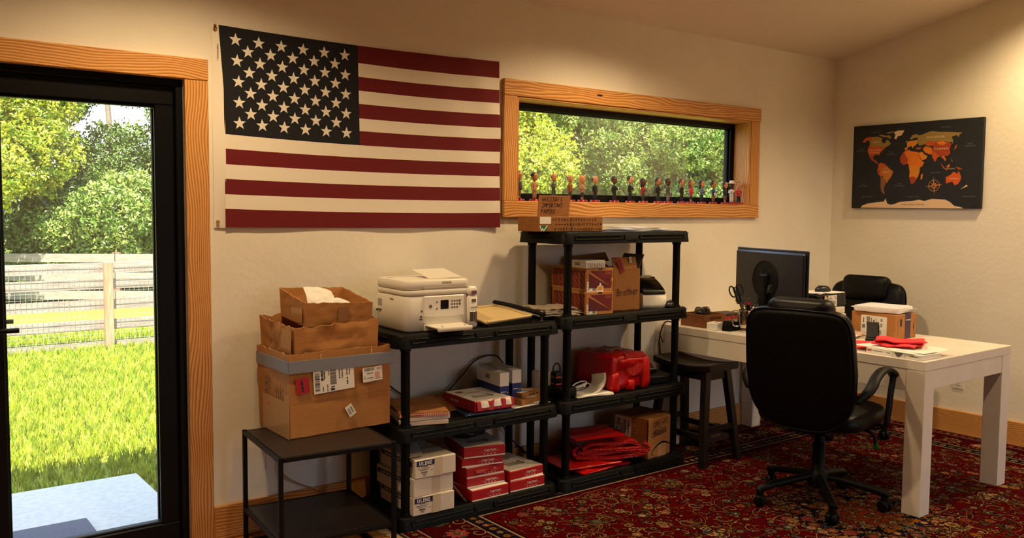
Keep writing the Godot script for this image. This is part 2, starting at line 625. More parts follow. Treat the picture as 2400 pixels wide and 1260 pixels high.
func room() -> void:
	var XL := -7.4
	var ZR := 6.2
	var D0 := -5.40
	var D1 := -4.632
	var DT := 1.957
	var W0 := -2.914
	var W1 := -0.967
	var WB := 1.48
	var WT := 2.031
	var up := Basis(Vector3.UP, Vector3.LEFT, Vector3.BACK)  # a board's length upwards
	var along_z := Basis(Vector3.FORWARD, Vector3.UP, Vector3.RIGHT)
	# back wall with the door and the window left open
	var st := S()
	var yt := CEIL0 + 0.12
	for b in [[XL, D0, 0.0, yt], [D0, D1, DT, yt], [D1, W0, 0.0, yt], [W0, W1, 0.0, WB], [W0, W1, WT, yt], [W1, 0.16, 0.0, yt]]:
		bx(st, Vector3((b[0] + b[1]) / 2, (b[2] + b[3]) / 2, -0.09), Vector3(b[1] - b[0], b[3] - b[2], 0.18))
	struct("wall_back", st, M.wall)
	var side := PackedVector2Array([Vector2(0.0, 0), Vector2(ZR, 0), Vector2(ZR, CEIL0 + SLOPE * ZR + 0.1), Vector2(0.0, CEIL0 + 0.1)])
	var to_side := Basis(Vector3.BACK, Vector3.UP, Vector3.LEFT)
	st = S()
	prism(st, side, -0.16, 0.0, Transform3D(to_side, Vector3.ZERO))
	struct("wall_right", st, M.wall)
	st = S()
	prism(st, side, 0.0, 0.16, Transform3D(to_side, Vector3(XL, 0, 0)))
	struct("wall_left_unseen", st, M.dark_unseen_wall)  # out of view; its dark colour deepens the shade in the room
	st = S()
	var fy := CEIL0 + SLOPE * ZR + 0.15
	for b in [[XL, -2.6, 0.0, fy], [-2.6, -0.6, 2.15, fy], [-0.6, 0.16, 0.0, fy]]:
		bx(st, Vector3((b[0] + b[1]) / 2, (b[2] + b[3]) / 2, ZR + 0.09), Vector3(b[1] - b[0], b[3] - b[2], 0.18))
	struct("wall_front_unseen", st, M.dark_unseen_wall)  # unseen as well, kept dark so less light bounces back
	for q in [["unseen_door_2", Vector3(-1.6, 1.075, ZR + 0.09), Vector3(2.0, 2.15, 0.06), 0]]:  # glass door out of view, placed to bring daylight onto desk and chairs
		st = S()
		var c: Vector3 = q[1]
		var s: Vector3 = q[2]
		var k: int = q[3]
		for e in [-1.0, 0.0, 1.0]:
			var o := Vector3.ZERO
			o[k] = e * (s[k] / 2 - 0.035)
			var z := s
			z[k] = 0.07
			bx(st, c + o, z, 0.004)
		for e in [-1.0, 1.0]:
			var z := s
			z.y = 0.07
			bx(st, c + Vector3(0, e * (s.y / 2 - 0.035), 0), z, 0.004)
		var fr := struct(q[0], st, M.black_frame)
		st = S()
		var g := s
		g[2 if k == 0 else 0] = 0.006
		bx(st, c, g)
		ob("glass_pane", st, M.glass, fr)
	# sloped ceiling
	st = S()
	prism(st, PackedVector2Array([Vector2(-0.2, CEIL0 - 0.2 * SLOPE), Vector2(ZR + 0.2, CEIL0 + SLOPE * (ZR + 0.2)), Vector2(ZR + 0.2, CEIL0 + SLOPE * (ZR + 0.2) + 0.15), Vector2(-0.2, CEIL0 - 0.2 * SLOPE + 0.15)]), -0.2, -XL + 0.2, Transform3D(to_side, Vector3.ZERO))
	struct("ceiling", st, M.ceiling)
	# roof over it, with eaves that shade the step outside
	st = S()
	prism(st, PackedVector2Array([Vector2(-0.75, 2.60), Vector2(ZR + 0.6, 2.60 + SLOPE * (ZR + 1.35)), Vector2(ZR + 0.6, 2.76 + SLOPE * (ZR + 1.35)), Vector2(-0.75, 2.76)]), -0.6, -XL + 0.6, Transform3D(to_side, Vector3.ZERO))
	struct("trim_roof", st, mat(rgb(120, 120, 122), 0.6))
	# floor boards, pale; the rug hides most of them
	var fl := thing_struct("floor")
	st = S()
	bx(st, Vector3(XL / 2, -0.12, ZR / 2), Vector3(-XL, 0.2, ZR))
	ob("subfloor", st, mat(rgb(120, 100, 80), 0.8), fl)
	var fm := []
	for k in 4:
		var m := tex_mat(M.pine0.albedo_texture, Vector3(0.4, 3.0, 3.0), 0.45)
		m.albedo_color = [rgb(206, 196, 186), rgb(214, 206, 198), rgb(198, 188, 178), rgb(210, 198, 186)][k]
		m.uv1_offset = Vector3(0.2 * k, 0, 0.3 * k)
		fm.append(m)
	var plank := S()
	bx(plank, Vector3(0, 0, 0), Vector3(1.847, 0.02, 0.188), 0.003)
	plank.generate_normals()
	var pm := plank.commit()
	for r in 33:
		for q in 4:
			var o := MeshInstance3D.new()
			o.mesh = pm
			o.material_override = fm[(r * 7 + q * 3) % 4]
			o.position = Vector3(XL + 0.92 + q * 1.85, -0.01, 0.094 + r * 0.19)
			o.name = "plank"
			fl.add_child(o, true)
	# baseboards
	var bb := wood("baseboard_back", Vector3((D1 + 0.096) / 2 - 0.01, 0.075, 0.01), -D1 - 0.116, 0.15, 0.02, 2, Basis())
	bb.set_meta("kind", "structure")
	wood("baseboard_right", Vector3(-0.01, 0.075, ZR / 2), ZR - 0.04, 0.15, 0.02, 4, along_z)
	# door casing
	var tr := thing_struct("trim_1")
	wood("casing_board", Vector3((D0 + D1) / 2, DT + 0.043, 0.01), D1 - D0 + 0.192, 0.088, 0.024, 4, Basis(), tr)
	wood("casing_board", Vector3(D1 + 0.048, DT / 2, 0.0085), DT, 0.096, 0.021, 5, up, tr)
	wood("casing_board", Vector3(D0 - 0.048, DT / 2, 0.0085), DT, 0.096, 0.021, 1, up, tr)
	# window casing and reveals
	tr = thing_struct("trim_2")
	wood("casing_board", Vector3((W0 + W1) / 2, WT + 0.0425, 0.011), W1 - W0 + 0.186, 0.085, 0.024, 0, Basis(), tr)
	wood("casing_board", Vector3((W0 + W1) / 2, WB - 0.043, 0.011), W1 - W0 + 0.18, 0.086, 0.024, 1, Basis(), tr)
	wood("casing_board", Vector3(W0 - 0.047, (WT + WB) / 2, 0.01), WT - WB, 0.092, 0.022, 3, up, tr)
	wood("casing_board", Vector3(W1 + 0.044, (WT + WB) / 2, 0.01), WT - WB, 0.088, 0.022, 2, up, tr)
	wood("reveal_board", Vector3((W0 + W1) / 2, WT - 0.006, -0.05), W1 - W0, 0.012, 0.13, 3, Basis(), tr)
	wood("reveal_board", Vector3((W0 + W1) / 2, WB - 0.004, -0.05), W1 - W0, 0.012, 0.13, 1, Basis(), tr)
	for x in [W0 + 0.006, W1 - 0.006]:
		wood("reveal_board", Vector3(x, (WT + WB) / 2, -0.05), WT - WB, 0.13, 0.012, 5, Basis(Vector3.UP, Vector3.BACK, Vector3.RIGHT), tr)
	var kn := S()
	lathe(kn, [Vector2(0.012, 0), Vector2(0.011, 0.0008), Vector2(0, 0.001)], 14, Transform3D(Basis(Vector3.RIGHT, Vector3.BACK, Vector3.DOWN), Vector3(-2.335, WT + 0.052, 0.0228)), 2.0, 0.42)
	ob("knot_hole", kn, mat(rgb(40, 20, 10), 0.9), tr)
	# window frame and pane
	var win := thing_struct("window_1")
	frame(win, "window_frame", W0, W1, WB, WT, -0.175, -0.115, 0.045, M.black_frame)
	frame(win, "glazing_bead", W0 + 0.045, W1 - 0.045, WB + 0.034, WT - 0.04, -0.16, -0.132, 0.012, M.black_frame)
	st = S()
	bx(st, Vector3((W0 + W1) / 2, (WB + WT) / 2, -0.147), Vector3(W1 - W0 - 0.1, WT - WB - 0.08, 0.005))
	ob("glass_pane", st, M.glass, win)
	# glazed door
	var d := thing_struct("door_1")
	frame(d, "door_frame", D0, D1, 0.0, DT, -0.16, -0.012, 0.03, M.black_frame, 0.02)
	frame(d, "door_leaf", D0 + 0.029, D1 - 0.029, 0.022, DT - 0.029, -0.10, -0.035, 0.078, M.black_frame, 0.082)
	frame(d, "glazing_bead", -5.296, -4.727, 0.101, 1.851, -0.088, -0.05, 0.012, M.black_frame)
	st = S()
	bx(st, Vector3(-5.01, 0.976, -0.07), Vector3(0.56, 1.74, 0.006))
	ob("glass_pane", st, M.glass, d)
	var hd := S()
	tube(hd, smooth_path([Vector3(-5.34, 0.972, -0.03), Vector3(-5.34, 0.972, 0.02), Vector3(-5.325, 0.972, 0.034), Vector3(-5.255, 0.972, 0.035)]), 0.0095, 12)
	bx(hd, Vector3(-5.34, 0.95, -0.031), Vector3(0.036, 0.22, 0.012), 0.005)
	ob("door_handle", hd, M.black_frame, d)
	hd = S()
	tube(hd, smooth_path([Vector3(-5.34, 0.986, -0.10), Vector3(-5.34, 0.986, -0.13), Vector3(-5.32, 0.986, -0.14), Vector3(-5.25, 0.986, -0.142)]), 0.009, 12)
	ob("door_handle", hd, M.black_frame, d)
	st = S()
	bx(st, Vector3((D0 + D1) / 2, 0.006, -0.09), Vector3(D1 - D0, 0.03, 0.17), 0.004)
	ob("threshold", st, M.black_frame, d)


func thing_struct(n: String) -> Node3D:
	var o := Node3D.new()
	o.name = numbered(n)
	o.set_meta("kind", "structure")
	add_child(o)
	return o


# four members round an opening, w wide inwards (wb at the bottom)
func frame(parent: Node, n: String, x0: float, x1: float, y0: float, y1: float, z0: float, z1: float, w: float, m: Material, wb := -1.0) -> void:
	var b := w if wb < 0.0 else wb
	var zc := (z0 + z1) / 2
	var zs := z1 - z0
	for q in [[(x0 + x1) / 2, y1 - w / 2, x1 - x0, w], [(x0 + x1) / 2, y0 + b / 2, x1 - x0, b], [x0 + w / 2, (y0 + b + y1 - w) / 2, w, y1 - w - y0 - b], [x1 - w / 2, (y0 + b + y1 - w) / 2, w, y1 - w - y0 - b]]:
		var st := S()
		bx(st, Vector3(q[0], q[1], zc), Vector3(q[2], q[3], zs), 0.004)
		ob(n, st, m, parent)


func lamps() -> void:
	var lens := mat(rgb(255, 236, 200), 0.6)
	lens.emission_enabled = true
	lens.emission = Color(1.0, 0.86, 0.62)
	lens.emission_energy_multiplier = 3.0
	var spots := [[-4.7, 0.75, 2.9], [-2.45, 0.75, 2.9], [-0.55, 1.7, 3.6], [-4.4, 2.9, 1.7], [-2.3, 2.9, 2.0], [-0.7, 4.2, 1.6], [-4.4, 5.0, 0.9]]  # lamps out of view, placed to light the walls, shelves and desk
	var where := ["over the flag", "over the shelves", "over the desk", "in front of the flag", "in the middle of the room", "near the right wall", "near the front wall"]
	for i in spots.size():
		var x: float = spots[i][0]
		var z: float = spots[i][1]
		var y := CEIL0 + SLOPE * z
		var t := thing("unseen_ceiling_lamp", "unseen round recessed ceiling lamp with a white ring " + where[i], "ceiling lamp", Vector3(x, y, z), 0, "unseen recessed ceiling lamps")
		t.rotation.x = -atan(SLOPE)
		var st := S()
		lathe(st, [Vector2(0.062, -0.001), Vector2(0.062, -0.007), Vector2(0.078, -0.009), Vector2(0.084, -0.004), Vector2(0.084, 0.0)], 32)
		ob("ring", st, M.white_plate, t)
		st = S()
		cyl(st, Vector3(0, -0.003, 0), Vector3(0, -0.0005, 0), 0.06, 32)
		ob("lens", st, lens, t)
		var l := SpotLight3D.new()
		l.name = "lamp_light"
		l.light_color = Color(1.0, 0.87, 0.66)
		l.light_energy = spots[i][2]
		l.light_size = 0.06
		l.spot_angle = 80
		l.spot_angle_attenuation = 0.6
		l.spot_range = 12
		l.spot_attenuation = 2
		l.shadow_enabled = true
		l.position = Vector3(0, -0.02, 0)
		l.rotation.x = -PI / 2
		t.add_child(l)


# ---------------------------------------------------------------- the garden
func outside() -> void:
	var G := -0.16
	var st := S()
	bx(st, Vector3(0, G - 0.1, -25.0), Vector3(90, 0.2, 49.6))
	struct("ground", st, tex_mat(noise_tex(rgb(96, 112, 30), rgb(150, 164, 54), 0.08, 61, 256), Vector3.ONE * 0.6, 0.95))
	st = S()
	bx(st, Vector3(-5.4, G + 0.03, -0.85), Vector3(1.86, 0.08, 1.34), 0.008)
	var pad := struct("trim_step", st, tex_mat(noise_tex(rgb(178, 176, 172), rgb(200, 198, 194), 0.05, 62, 256), Vector3.ONE * 1.5, 0.9, bump_tex(0.2, 6, 3.0), 0.4))
	st = S()
	bx(st, Vector3(-5.22, G + 0.078, -0.62), Vector3(0.70, 0.014, 0.46), 0.004)
	tag(ob("doormat", st, tex_mat(noise_tex(rgb(46, 56, 72), rgb(104, 116, 134), 0.45, 63, 128), Vector3.ONE * 3, 0.95, bump_tex(0.6, 7, 5.0), 0.8)), "dark blue grey doormat on the concrete step outside the glass door", "doormat")
	# grass blades
	var tuft := S()
	for i in 7:
		var a := rng.randf() * TAU
		var r := rng.randf() * 0.03
		var b := Vector3(cos(a) * r, 0, sin(a) * r)
		var d := Vector3(rng.randf_range(-1, 1), 0, rng.randf_range(-1, 1)) * 0.022
		var h := rng.randf_range(0.035, 0.07)
		var s := Vector3(cos(a + 1.0), 0, sin(a + 1.0)) * 0.0028
		tri(tuft, b - s, b + s, b + d * 0.5 + Vector3(0, h * 0.7, 0) + s * 0.7)
		tri(tuft, b - s, b + d * 0.5 + Vector3(0, h * 0.7, 0) + s * 0.7, b + d + Vector3(0, h, 0))
	tuft.generate_normals()
	var gm := mat(Color.WHITE, 0.7)
	gm.vertex_color_use_as_albedo = true
	gm.vertex_color_is_srgb = true
	gm.backlight_enabled = true
	gm.backlight = rgb(120, 130, 20)
	var spots := []
	for i in 42000:
		var z := -0.9 - 7.2 * pow(rng.randf(), 1.25)
		var x := rng.randf_range(-8.0, 0.6)
		if x > -6.4 and x < -4.45 and z > -1.56:
			continue
		spots.append(Vector3(x, G, z))
	multi("lawn", tuft.commit(), gm, spots, [rgb(132, 150, 34), rgb(158, 172, 52), rgb(112, 138, 36), rgb(184, 186, 84), rgb(146, 160, 40)], 0.7, 1.5, "short green lawn grass between the house and the timber fence", "grass")
	# timber fence with wire mesh
	fence()
	trees(G)


func multi(n: String, mesh: Mesh, m: Material, spots: Array, cols: Array, s0: float, s1: float, label := "", cat := "", parent: Node = null, rand_rot := false) -> MultiMeshInstance3D:
	var mm := MultiMesh.new()
	mm.transform_format = MultiMesh.TRANSFORM_3D
	mm.use_colors = true
	mm.mesh = mesh
	mm.instance_count = spots.size()
	for i in spots.size():
		var b := Basis(Vector3.UP, rng.randf() * TAU)
		if rand_rot:
			b = Basis.from_euler(Vector3(rng.randf() * TAU, rng.randf() * TAU, rng.randf() * TAU))
		mm.set_instance_transform(i, Transform3D(b.scaled(Vector3.ONE * rng.randf_range(s0, s1)), spots[i]))
		var c: Color = cols[rng.randi() % cols.size()]
		mm.set_instance_color(i, c * rng.randf_range(0.85, 1.12))
	var o := MultiMeshInstance3D.new()
	o.multimesh = mm
	o.material_override = m
	o.set_meta("kind", "stuff")
	if parent:
		o.name = n
		parent.add_child(o, true)
	else:
		o.name = numbered(n)
		add_child(o)
		tag(o, label, cat)
	return o


func fence() -> void:
	var tm := []
	for k in 2:
		var m := tex_mat(noise_tex([rgb(128, 116, 104), rgb(140, 112, 84)][k], [rgb(168, 156, 144), rgb(178, 152, 122)][k], 0.03, 64 + k, 128), Vector3(0.7, 7.0, 7.0), 0.85)
		m.albedo_color = [rgb(255, 255, 255), rgb(255, 255, 255)][k]
		tm.append(m)
	var red := mat(rgb(168, 96, 84), 0.85)
	var up := Basis(Vector3.UP, Vector3.LEFT, Vector3.BACK)
	var f := thing("timber_fence", "weathered timber ranch fence with wire mesh across the lawn outside the door", "fence", Vector3(-3.45, -0.15, -6.76), 0)
	var st := S()
	for x in [-4.95, -3.22, -1.15, 0.0, 2.4, 4.8, 7.2, 9.6]:
		st = S()
		bx(st, Vector3(0.48, 0, 0), Vector3(0.98, 0.09, 0.09), 0.006)
		ob("post", st, tm[1], f, Transform3D(up, Vector3(x, 0, 0.0)))
	var hts := [0.845, 0.665, 0.435, 0.21, 0.02]
	for y in hts:
		for s in [[-7.0, -1.15], [-1.15, 0.0], [0.0, 2.4], [2.4, 4.8], [4.8, 7.2], [7.2, 9.6]]:
			st = S()
			bx(st, Vector3.ZERO, Vector3(s[1] - s[0] - 0.01, 0.115 if y > 0.1 else 0.07, 0.03), 0.004)
			ob("rail", st, tm[0], f, Transform3D(Basis(), Vector3((s[0] + s[1]) / 2, y + (0.055 if y > 0.1 else 0.02), -0.06)))
	st = S()
	var wx := -7.0
	while wx < 9.6:
		bx(st, Vector3(wx, 0.47, -0.037), Vector3(0.0032, 0.92, 0.0032))
		wx += 0.052
	for i in 14:
		bx(st, Vector3(1.3, 0.03 + i * 0.068, -0.034), Vector3(16.6, 0.0032, 0.0032))
	ob("wire_mesh", st, mat(rgb(190, 188, 182), 0.45, 0.6), f).set_meta("kind", "stuff")
	# a second fence that runs away from the first
	f = thing("timber_fence", "farther timber fence with reddish posts seen through the wire mesh", "fence", Vector3(-7.2, -0.15, -14.6), 0)
	var dirv := Vector3(8.2, 0, 5.2)
	var yaw := atan2(-dirv.z, dirv.x)
	f.rotation.y = yaw
	var L := dirv.length()
	for i in 6:
		st = S()
		bx(st, Vector3(0.42, 0, 0), Vector3(0.84, 0.11, 0.11), 0.006)
		ob("post", st, red, f, Transform3D(up, Vector3(i * L / 5.0, 0, 0)))
		if i < 5:
			for y in [0.15, 0.45, 0.75]:
				st = S()
				bx(st, Vector3.ZERO, Vector3(L / 5.0 - 0.01, 0.14, 0.03), 0.004)
				ob("rail", st, tm[0], f, Transform3D(Basis(), Vector3((i + 0.5) * L / 5.0, y, 0.07)))


func trees(G: float) -> void:
	# a sprig of leaves
	var sp := S()
	for i in 14:
		var c := Vector3(rng.randf_range(-1, 1), rng.randf_range(-0.7, 0.7), rng.randf_range(-1, 1)) * 0.10
		var b := Basis.from_euler(Vector3(rng.randf_range(-0.9, 0.9), rng.randf() * TAU, rng.randf_range(-0.9, 0.9)))
		var l := rng.randf_range(0.026, 0.044)
		var w := l * 0.55
		var p := [Vector3(0, 0, -l), Vector3(w, 0.012, 0), Vector3(0, -0.004, l), Vector3(-w, 0.012, 0)]
		tri(sp, c + b * p[0], c + b * p[1], c + b * p[2])
		tri(sp, c + b * p[0], c + b * p[2], c + b * p[3])
	sp.generate_normals()
	var mesh := sp.commit()
	var lm := mat(Color.WHITE, 0.5)
	lm.vertex_color_use_as_albedo = true
	lm.vertex_color_is_srgb = true
	lm.backlight_enabled = true
	lm.backlight = rgb(90, 110, 10)
	var bark := tex_mat(noise_tex(rgb(120, 108, 96), rgb(170, 158, 144), 0.1, 71, 128), Vector3(4, 1, 4), 0.9)
	var pale := mat(rgb(208, 198, 182), 0.85)
	var yellow := [rgb(176, 184, 40), rgb(196, 196, 58), rgb(150, 166, 44), rgb(126, 150, 50), rgb(206, 200, 84)]
	var green := [rgb(112, 138, 56), rgb(134, 158, 76), rgb(92, 122, 52), rgb(152, 172, 96), rgb(166, 178, 90)]
	var dark := [rgb(70, 98, 44), rgb(92, 120, 58), rgb(112, 136, 70), rgb(130, 150, 84)]
	# x, z, crown radius, crown centre height, palette, sprigs, pale trunk?
	var list := [
		[-7.6, -13.0, 3.0, 2.3, yellow, 9000, false], [-4.6, -13.6, 2.7, 2.2, yellow, 8000, false], [-1.2, -16.5, 3.4, 2.9, dark, 7000, false],
		[-10.6, -15.5, 3.6, 3.0, green, 7000, false], [-2.2, -13.0, 1.5, 0.9, green, 3000, false], [1.6, -13.5, 3.0, 2.6, green, 8500, false], [4.6, -12.2, 2.9, 2.5, yellow, 8500, false],
		[7.4, -13.0, 3.0, 2.6, green, 8500, true], [9.6, -11.0, 2.6, 2.2, green, 7500, false], [12.6, -12.5, 3.4, 2.7, dark, 7500, true], [4.0, -18.0, 3.8, 3.6, dark, 7000, true], [9.0, -18.0, 4.0, 3.8, dark, 7000, true],
		[15.5, -10.5, 3.2, 2.6, green, 6500, false], [-6.0, -19.0, 4.0, 3.6, dark, 6500, true], [-13.5, -17.0, 4.0, 3.4, dark, 5000, false],
	]
	var look := {"y": "sunlit yellow green broadleaf tree", "g": "mid green broadleaf tree", "d": "dark green tree at the wood's edge"}
	var spots := ["left of the glass door's view", "filling the glass door's view above the fence", "behind the fence at the door's right", "far left behind the fence", "low bush just behind the fence", "behind the window's left end", "left of the window's middle", "behind the middle of the window, with a pale trunk", "behind the right half of the window", "at the window's right end, with a pale trunk", "deep in the wood left of the window's middle", "deep in the wood right of the window's middle", "beyond the window's right edge", "deep in the wood behind the door", "farthest left in the wood"]
	for i in list.size():
		var q: Array = list[i]
		var key: String = "y" if q[4] == yellow else ("g" if q[4] == green else "d")
		var t := thing("broadleaf_tree", look[key] + ", " + spots[i], "tree", Vector3(q[0], G, q[1]))
		var st := S()
		tube(st, smooth_path([Vector3(0, -0.1, 0), Vector3(0.06, q[3] * 0.7, 0.05), Vector3(-0.05, q[3] * 1.4, 0), Vector3(0.1, q[3] + q[2] * 0.8, 0.1)]), 0.09, 10, 0.03)
		for k in 6:
			var a := k * 1.05 + i
			var b0 := Vector3(0, q[3] * (0.4 + 0.12 * k), 0)
			tube(st, [b0, b0 + Vector3(cos(a) * q[2] * 0.35, 0.35, sin(a) * q[2] * 0.35), b0 + Vector3(cos(a) * q[2] * 0.7, 0.9, sin(a) * q[2] * 0.7)], 0.045, 6, 0.012)
		ob("trunk", st, pale if q[6] else bark, t)
		# the crown: lumps of sprigs, denser at each lump's skin
		var lumps := []
		for k in 16:
			var a := rng.randf() * TAU
			var e := rng.randf_range(-0.95, 0.9)
			var rr: float = q[2] * rng.randf_range(0.35, 0.8)
			lumps.append([Vector3(cos(a) * rr, q[3] + e * q[2] * 0.75, sin(a) * rr), q[2] * rng.randf_range(0.25, 0.45)])
		var pts := []
		for k in int(q[5] * 1.7):
			var l: Array = lumps[rng.randi() % lumps.size()]
			var d := Vector3(rng.randfn(), rng.randfn(), rng.randfn()).normalized()
			var p: Vector3 = l[0] + d * l[1] * pow(rng.randf(), 0.35) * Vector3(1, 0.8, 1)
			if p.y > 0.05:
				pts.append(p)
		multi("foliage", mesh, lm, pts, q[4], 0.7, 1.4, "", "", t, true)


# ---------------------------------------------------------------- things on the walls
func flag_y(k: int, s: float) -> float:
	var l := [2.194, 2.130, 2.066, 2.001, 1.937, 1.872, 1.808, 1.743, 1.682, 1.6167, 1.555, 1.4902, 1.4283, 1.3505]
	var m := [2.1845, 2.1052, 2.0426, 1.9793, 1.9186, 1.8519, 1.7936, 1.728, 1.6708, 1.6055, 1.5445, 1.479, 1.4165, 1.343]
	var r := [2.1979, 2.1138, 2.0526, 1.9848, 1.9256, 1.8583, 1.8007, 1.7349, 1.675, 1.6081, 1.548, 1.4813, 1.4173, 1.342]
	var a: float = l[k]
	var b: float = m[k]
	var c: float = r[k]
	# through the three measured points
	var q := 0.4385
	var t := s
	return a * (t - q) * (t - 1.0) / q + b * t * (t - 1.0) / (q * (q - 1.0)) + c * t * (t - q) / (1.0 - q)


func flag_z(x: float, y: float) -> float:
	var fall := clampf((2.2 - y) / 0.85, 0, 1)
	var z := 0.011 + 0.0035 * sin(x * 9.0 + y * 2.0) * fall
	var d := (x + 3.02) * 0.78 + (y - 2.19) * 0.42  # a soft diagonal fold from the top right corner
	z += 0.010 * exp(-pow((d + 0.16) / 0.045, 2.0)) * clampf((x + 3.9) * 1.4, 0, 1)
	z += 0.006 * exp(-pow((d + 0.36) / 0.07, 2.0)) * clampf((x + 4.2) * 1.0, 0, 1)
	z += 0.006 * exp(-pow((x + 4.46) / 0.02, 2.0)) * fall
	return z


func wall_things() -> void:
	var f := thing("flag", "large stars and stripes cloth flag pinned to the wall between door and window", "flag", Vector3(-3.76, 1.34, 0.0))
	var off := Vector3(3.76, -1.34, 0.0)
	var weave := bump_tex(0.5, 51, 1.5, 128)
	var cm := {}
	for q in [["w", rgb(232, 222, 206)], ["r", rgb(104, 6, 14)], ["b", rgb(12, 14, 22)], ["s", rgb(226, 218, 206)]]:
		var m := mat(q[1], 0.9)
		m.normal_enabled = true
		m.normal_texture = weave
		m.normal_scale = 0.25
		m.uv1_triplanar = true
		m.uv1_scale = Vector3.ONE * 8
		m.rim_enabled = true
		m.rim = 0.2
		cm[q[0]] = m
	var X0 := func(y: float) -> float: return -4.4871 + 0.017 * clampf((2.19 - y) / 0.25, 0, 1)
	var X1 := func(y: float) -> float: return lerpf(-3.0327, -3.0248, (2.19 - y) / 0.85)
	var XC := func(y: float) -> float: return lerpf(-3.8442, -3.835, (2.19 - y) / 0.45)
	for k in 13:
		var st := S()
		var fn := func(u: float, v: float) -> Vector3:
			var s := u
			if k < 7:
				s = lerpf(0.4385, 1.0, u)
			var y := lerpf(flag_y(k + 1, s), flag_y(k, s), v)
			var x: float = lerpf(XC.call(y), X1.call(y), u) if k < 7 else lerpf(X0.call(y), X1.call(y), u)
			return Vector3(x, y, flag_z(x, y)) + off
		sheet(st, fn, 20 if k < 7 else 36, 3, 0.0012)
		ob("stripe", st, cm.r if k % 2 == 0 else cm.w, f)
	var st := S()
	var cf := func(u: float, v: float) -> Vector3:
		var y := lerpf(flag_y(7, u * 0.4385), flag_y(0, u * 0.4385), v)
		var x: float = lerpf(X0.call(y), XC.call(y), u)
		return Vector3(x, y, flag_z(x, y)) + off
	sheet(st, cf, 18, 14, 0.0012)
	ob("canton", st, cm.b, f)
	for r in 9:
		for c in (6 if r % 2 == 0 else 5):
			var u := (0.105 + 0.158 * (c + (0.0 if r % 2 == 0 else 0.5)))
			var v := 1.0 - (0.115 + 0.0965 * r)
			var p: Vector3 = cf.call(u, v)
			var poly := PackedVector2Array()
			for i in 10:
				var a := PI / 2 + i * PI / 5
				poly.append(Vector2(cos(a), sin(a)) * (0.0285 if i % 2 == 0 else 0.0115))
			st = S()
			prism(st, poly, 0.0, 0.0012)
			ob("star", st, cm.s, f, Transform3D(Basis(Vector3.BACK, rng.randf_range(-0.06, 0.06)), p))
	st = S()
	sheet(st, func(u: float, v: float) -> Vector3:
		var y := lerpf(1.3475, 2.192, v)
		var x: float = lerpf(-4.516, X0.call(y) + 0.004, u)
		return Vector3(x, y, 0.006 + (0.010 * u + 0.003 * sin(y * 9.0)) * (0.3 + 0.7 * sin(PI * clampf(v, 0, 1)))) + off, 4, 30, 0.0015)
	ob("header_strip", st, cm.w, f)
	for y in [2.178, 1.372]:
		st = S()
		lathe(st, [Vector2(0.0042, 0.0), Vector2(0.0075, 0.0002), Vector2(0.0085, 0.0014), Vector2(0.007, 0.0026), Vector2(0.0042, 0.001)], 20, Transform3D(Basis(Vector3.RIGHT, Vector3.BACK, Vector3.DOWN), Vector3(-4.503, y, 0.0145) + off))
		ob("grommet", st, M.brass, f)
	st = S()
	lathe(st, [Vector2(0.0018, 0), Vector2(0.0018, 0.008), Vector2(0.0055, 0.0085), Vector2(0.006, 0.0105), Vector2(0.0035, 0.013), Vector2(0, 0.0135)], 16, Transform3D(Basis(Vector3.RIGHT, Vector3.BACK, Vector3.DOWN), Vector3(-4.5045, 2.188, 0.008) + off))
	ob("push_pin", st, mat(rgb(120, 70, 40), 0.4, 0.5), f)
	text(f, "MADE IN U.S.A.", 0.006, M.ink, Transform3D(Basis(Vector3.BACK, -PI / 2), Vector3(-4.4945, 2.083, 0.019) + off))

	# canvas print of the world
	var W := 0.897
	var H := 0.5765
	var c := thing("world_map_canvas", "dark canvas print of an orange and olive world map on the right wall", "picture", Vector3(-0.03, 1.4665, 0.178 + W / 2), -90)
	st = S()
	bx(st, Vector3(0, H / 2, -0.0145), Vector3(W, H, 0.029), 0.003)
	ob("canvas", st, tex_mat(noise_tex(rgb(24, 26, 32), rgb(32, 34, 42), 0.05, 33, 128), Vector3.ONE * 3, 0.8, bump_tex(0.6, 35, 2.0, 128), 0.3), c)
	var tone := {"red": rgb(188, 82, 26), "olive": rgb(150, 122, 66), "brick": rgb(164, 62, 26), "ochre": rgb(186, 112, 36), "brown": rgb(138, 90, 50), "cream": rgb(226, 192, 154), "amber": rgb(216, 132, 28), "orange": rgb(220, 116, 20), "redorange": rgb(206, 86, 18)}
	var lm := {}
	for k in tone:
		lm[k] = mat(tone[k], 0.8)
	for q in LANDS:
		var land := S()
		var poly := PackedVector2Array()
		for i in range(0, q[1].size(), 2):
			poly.append(Vector2((q[1][i] / 1000.0 - 0.5) * W, q[1][i + 1] / 1000.0 * H))
		var idx := Geometry2D.triangulate_polygon(poly)
		for i in range(0, idx.size(), 3):
			var t := []
			for k in 3:
				t.append(Vector3(poly[idx[i + k]].x, poly[idx[i + k]].y, 0.0004))
			face(land, t, Vector3.BACK)
		ob("printed_land", land, lm[q[0]], c)
	var faint := mat(rgb(120, 118, 116), 0.8)
	var pale := mat(rgb(232, 206, 160), 0.8)
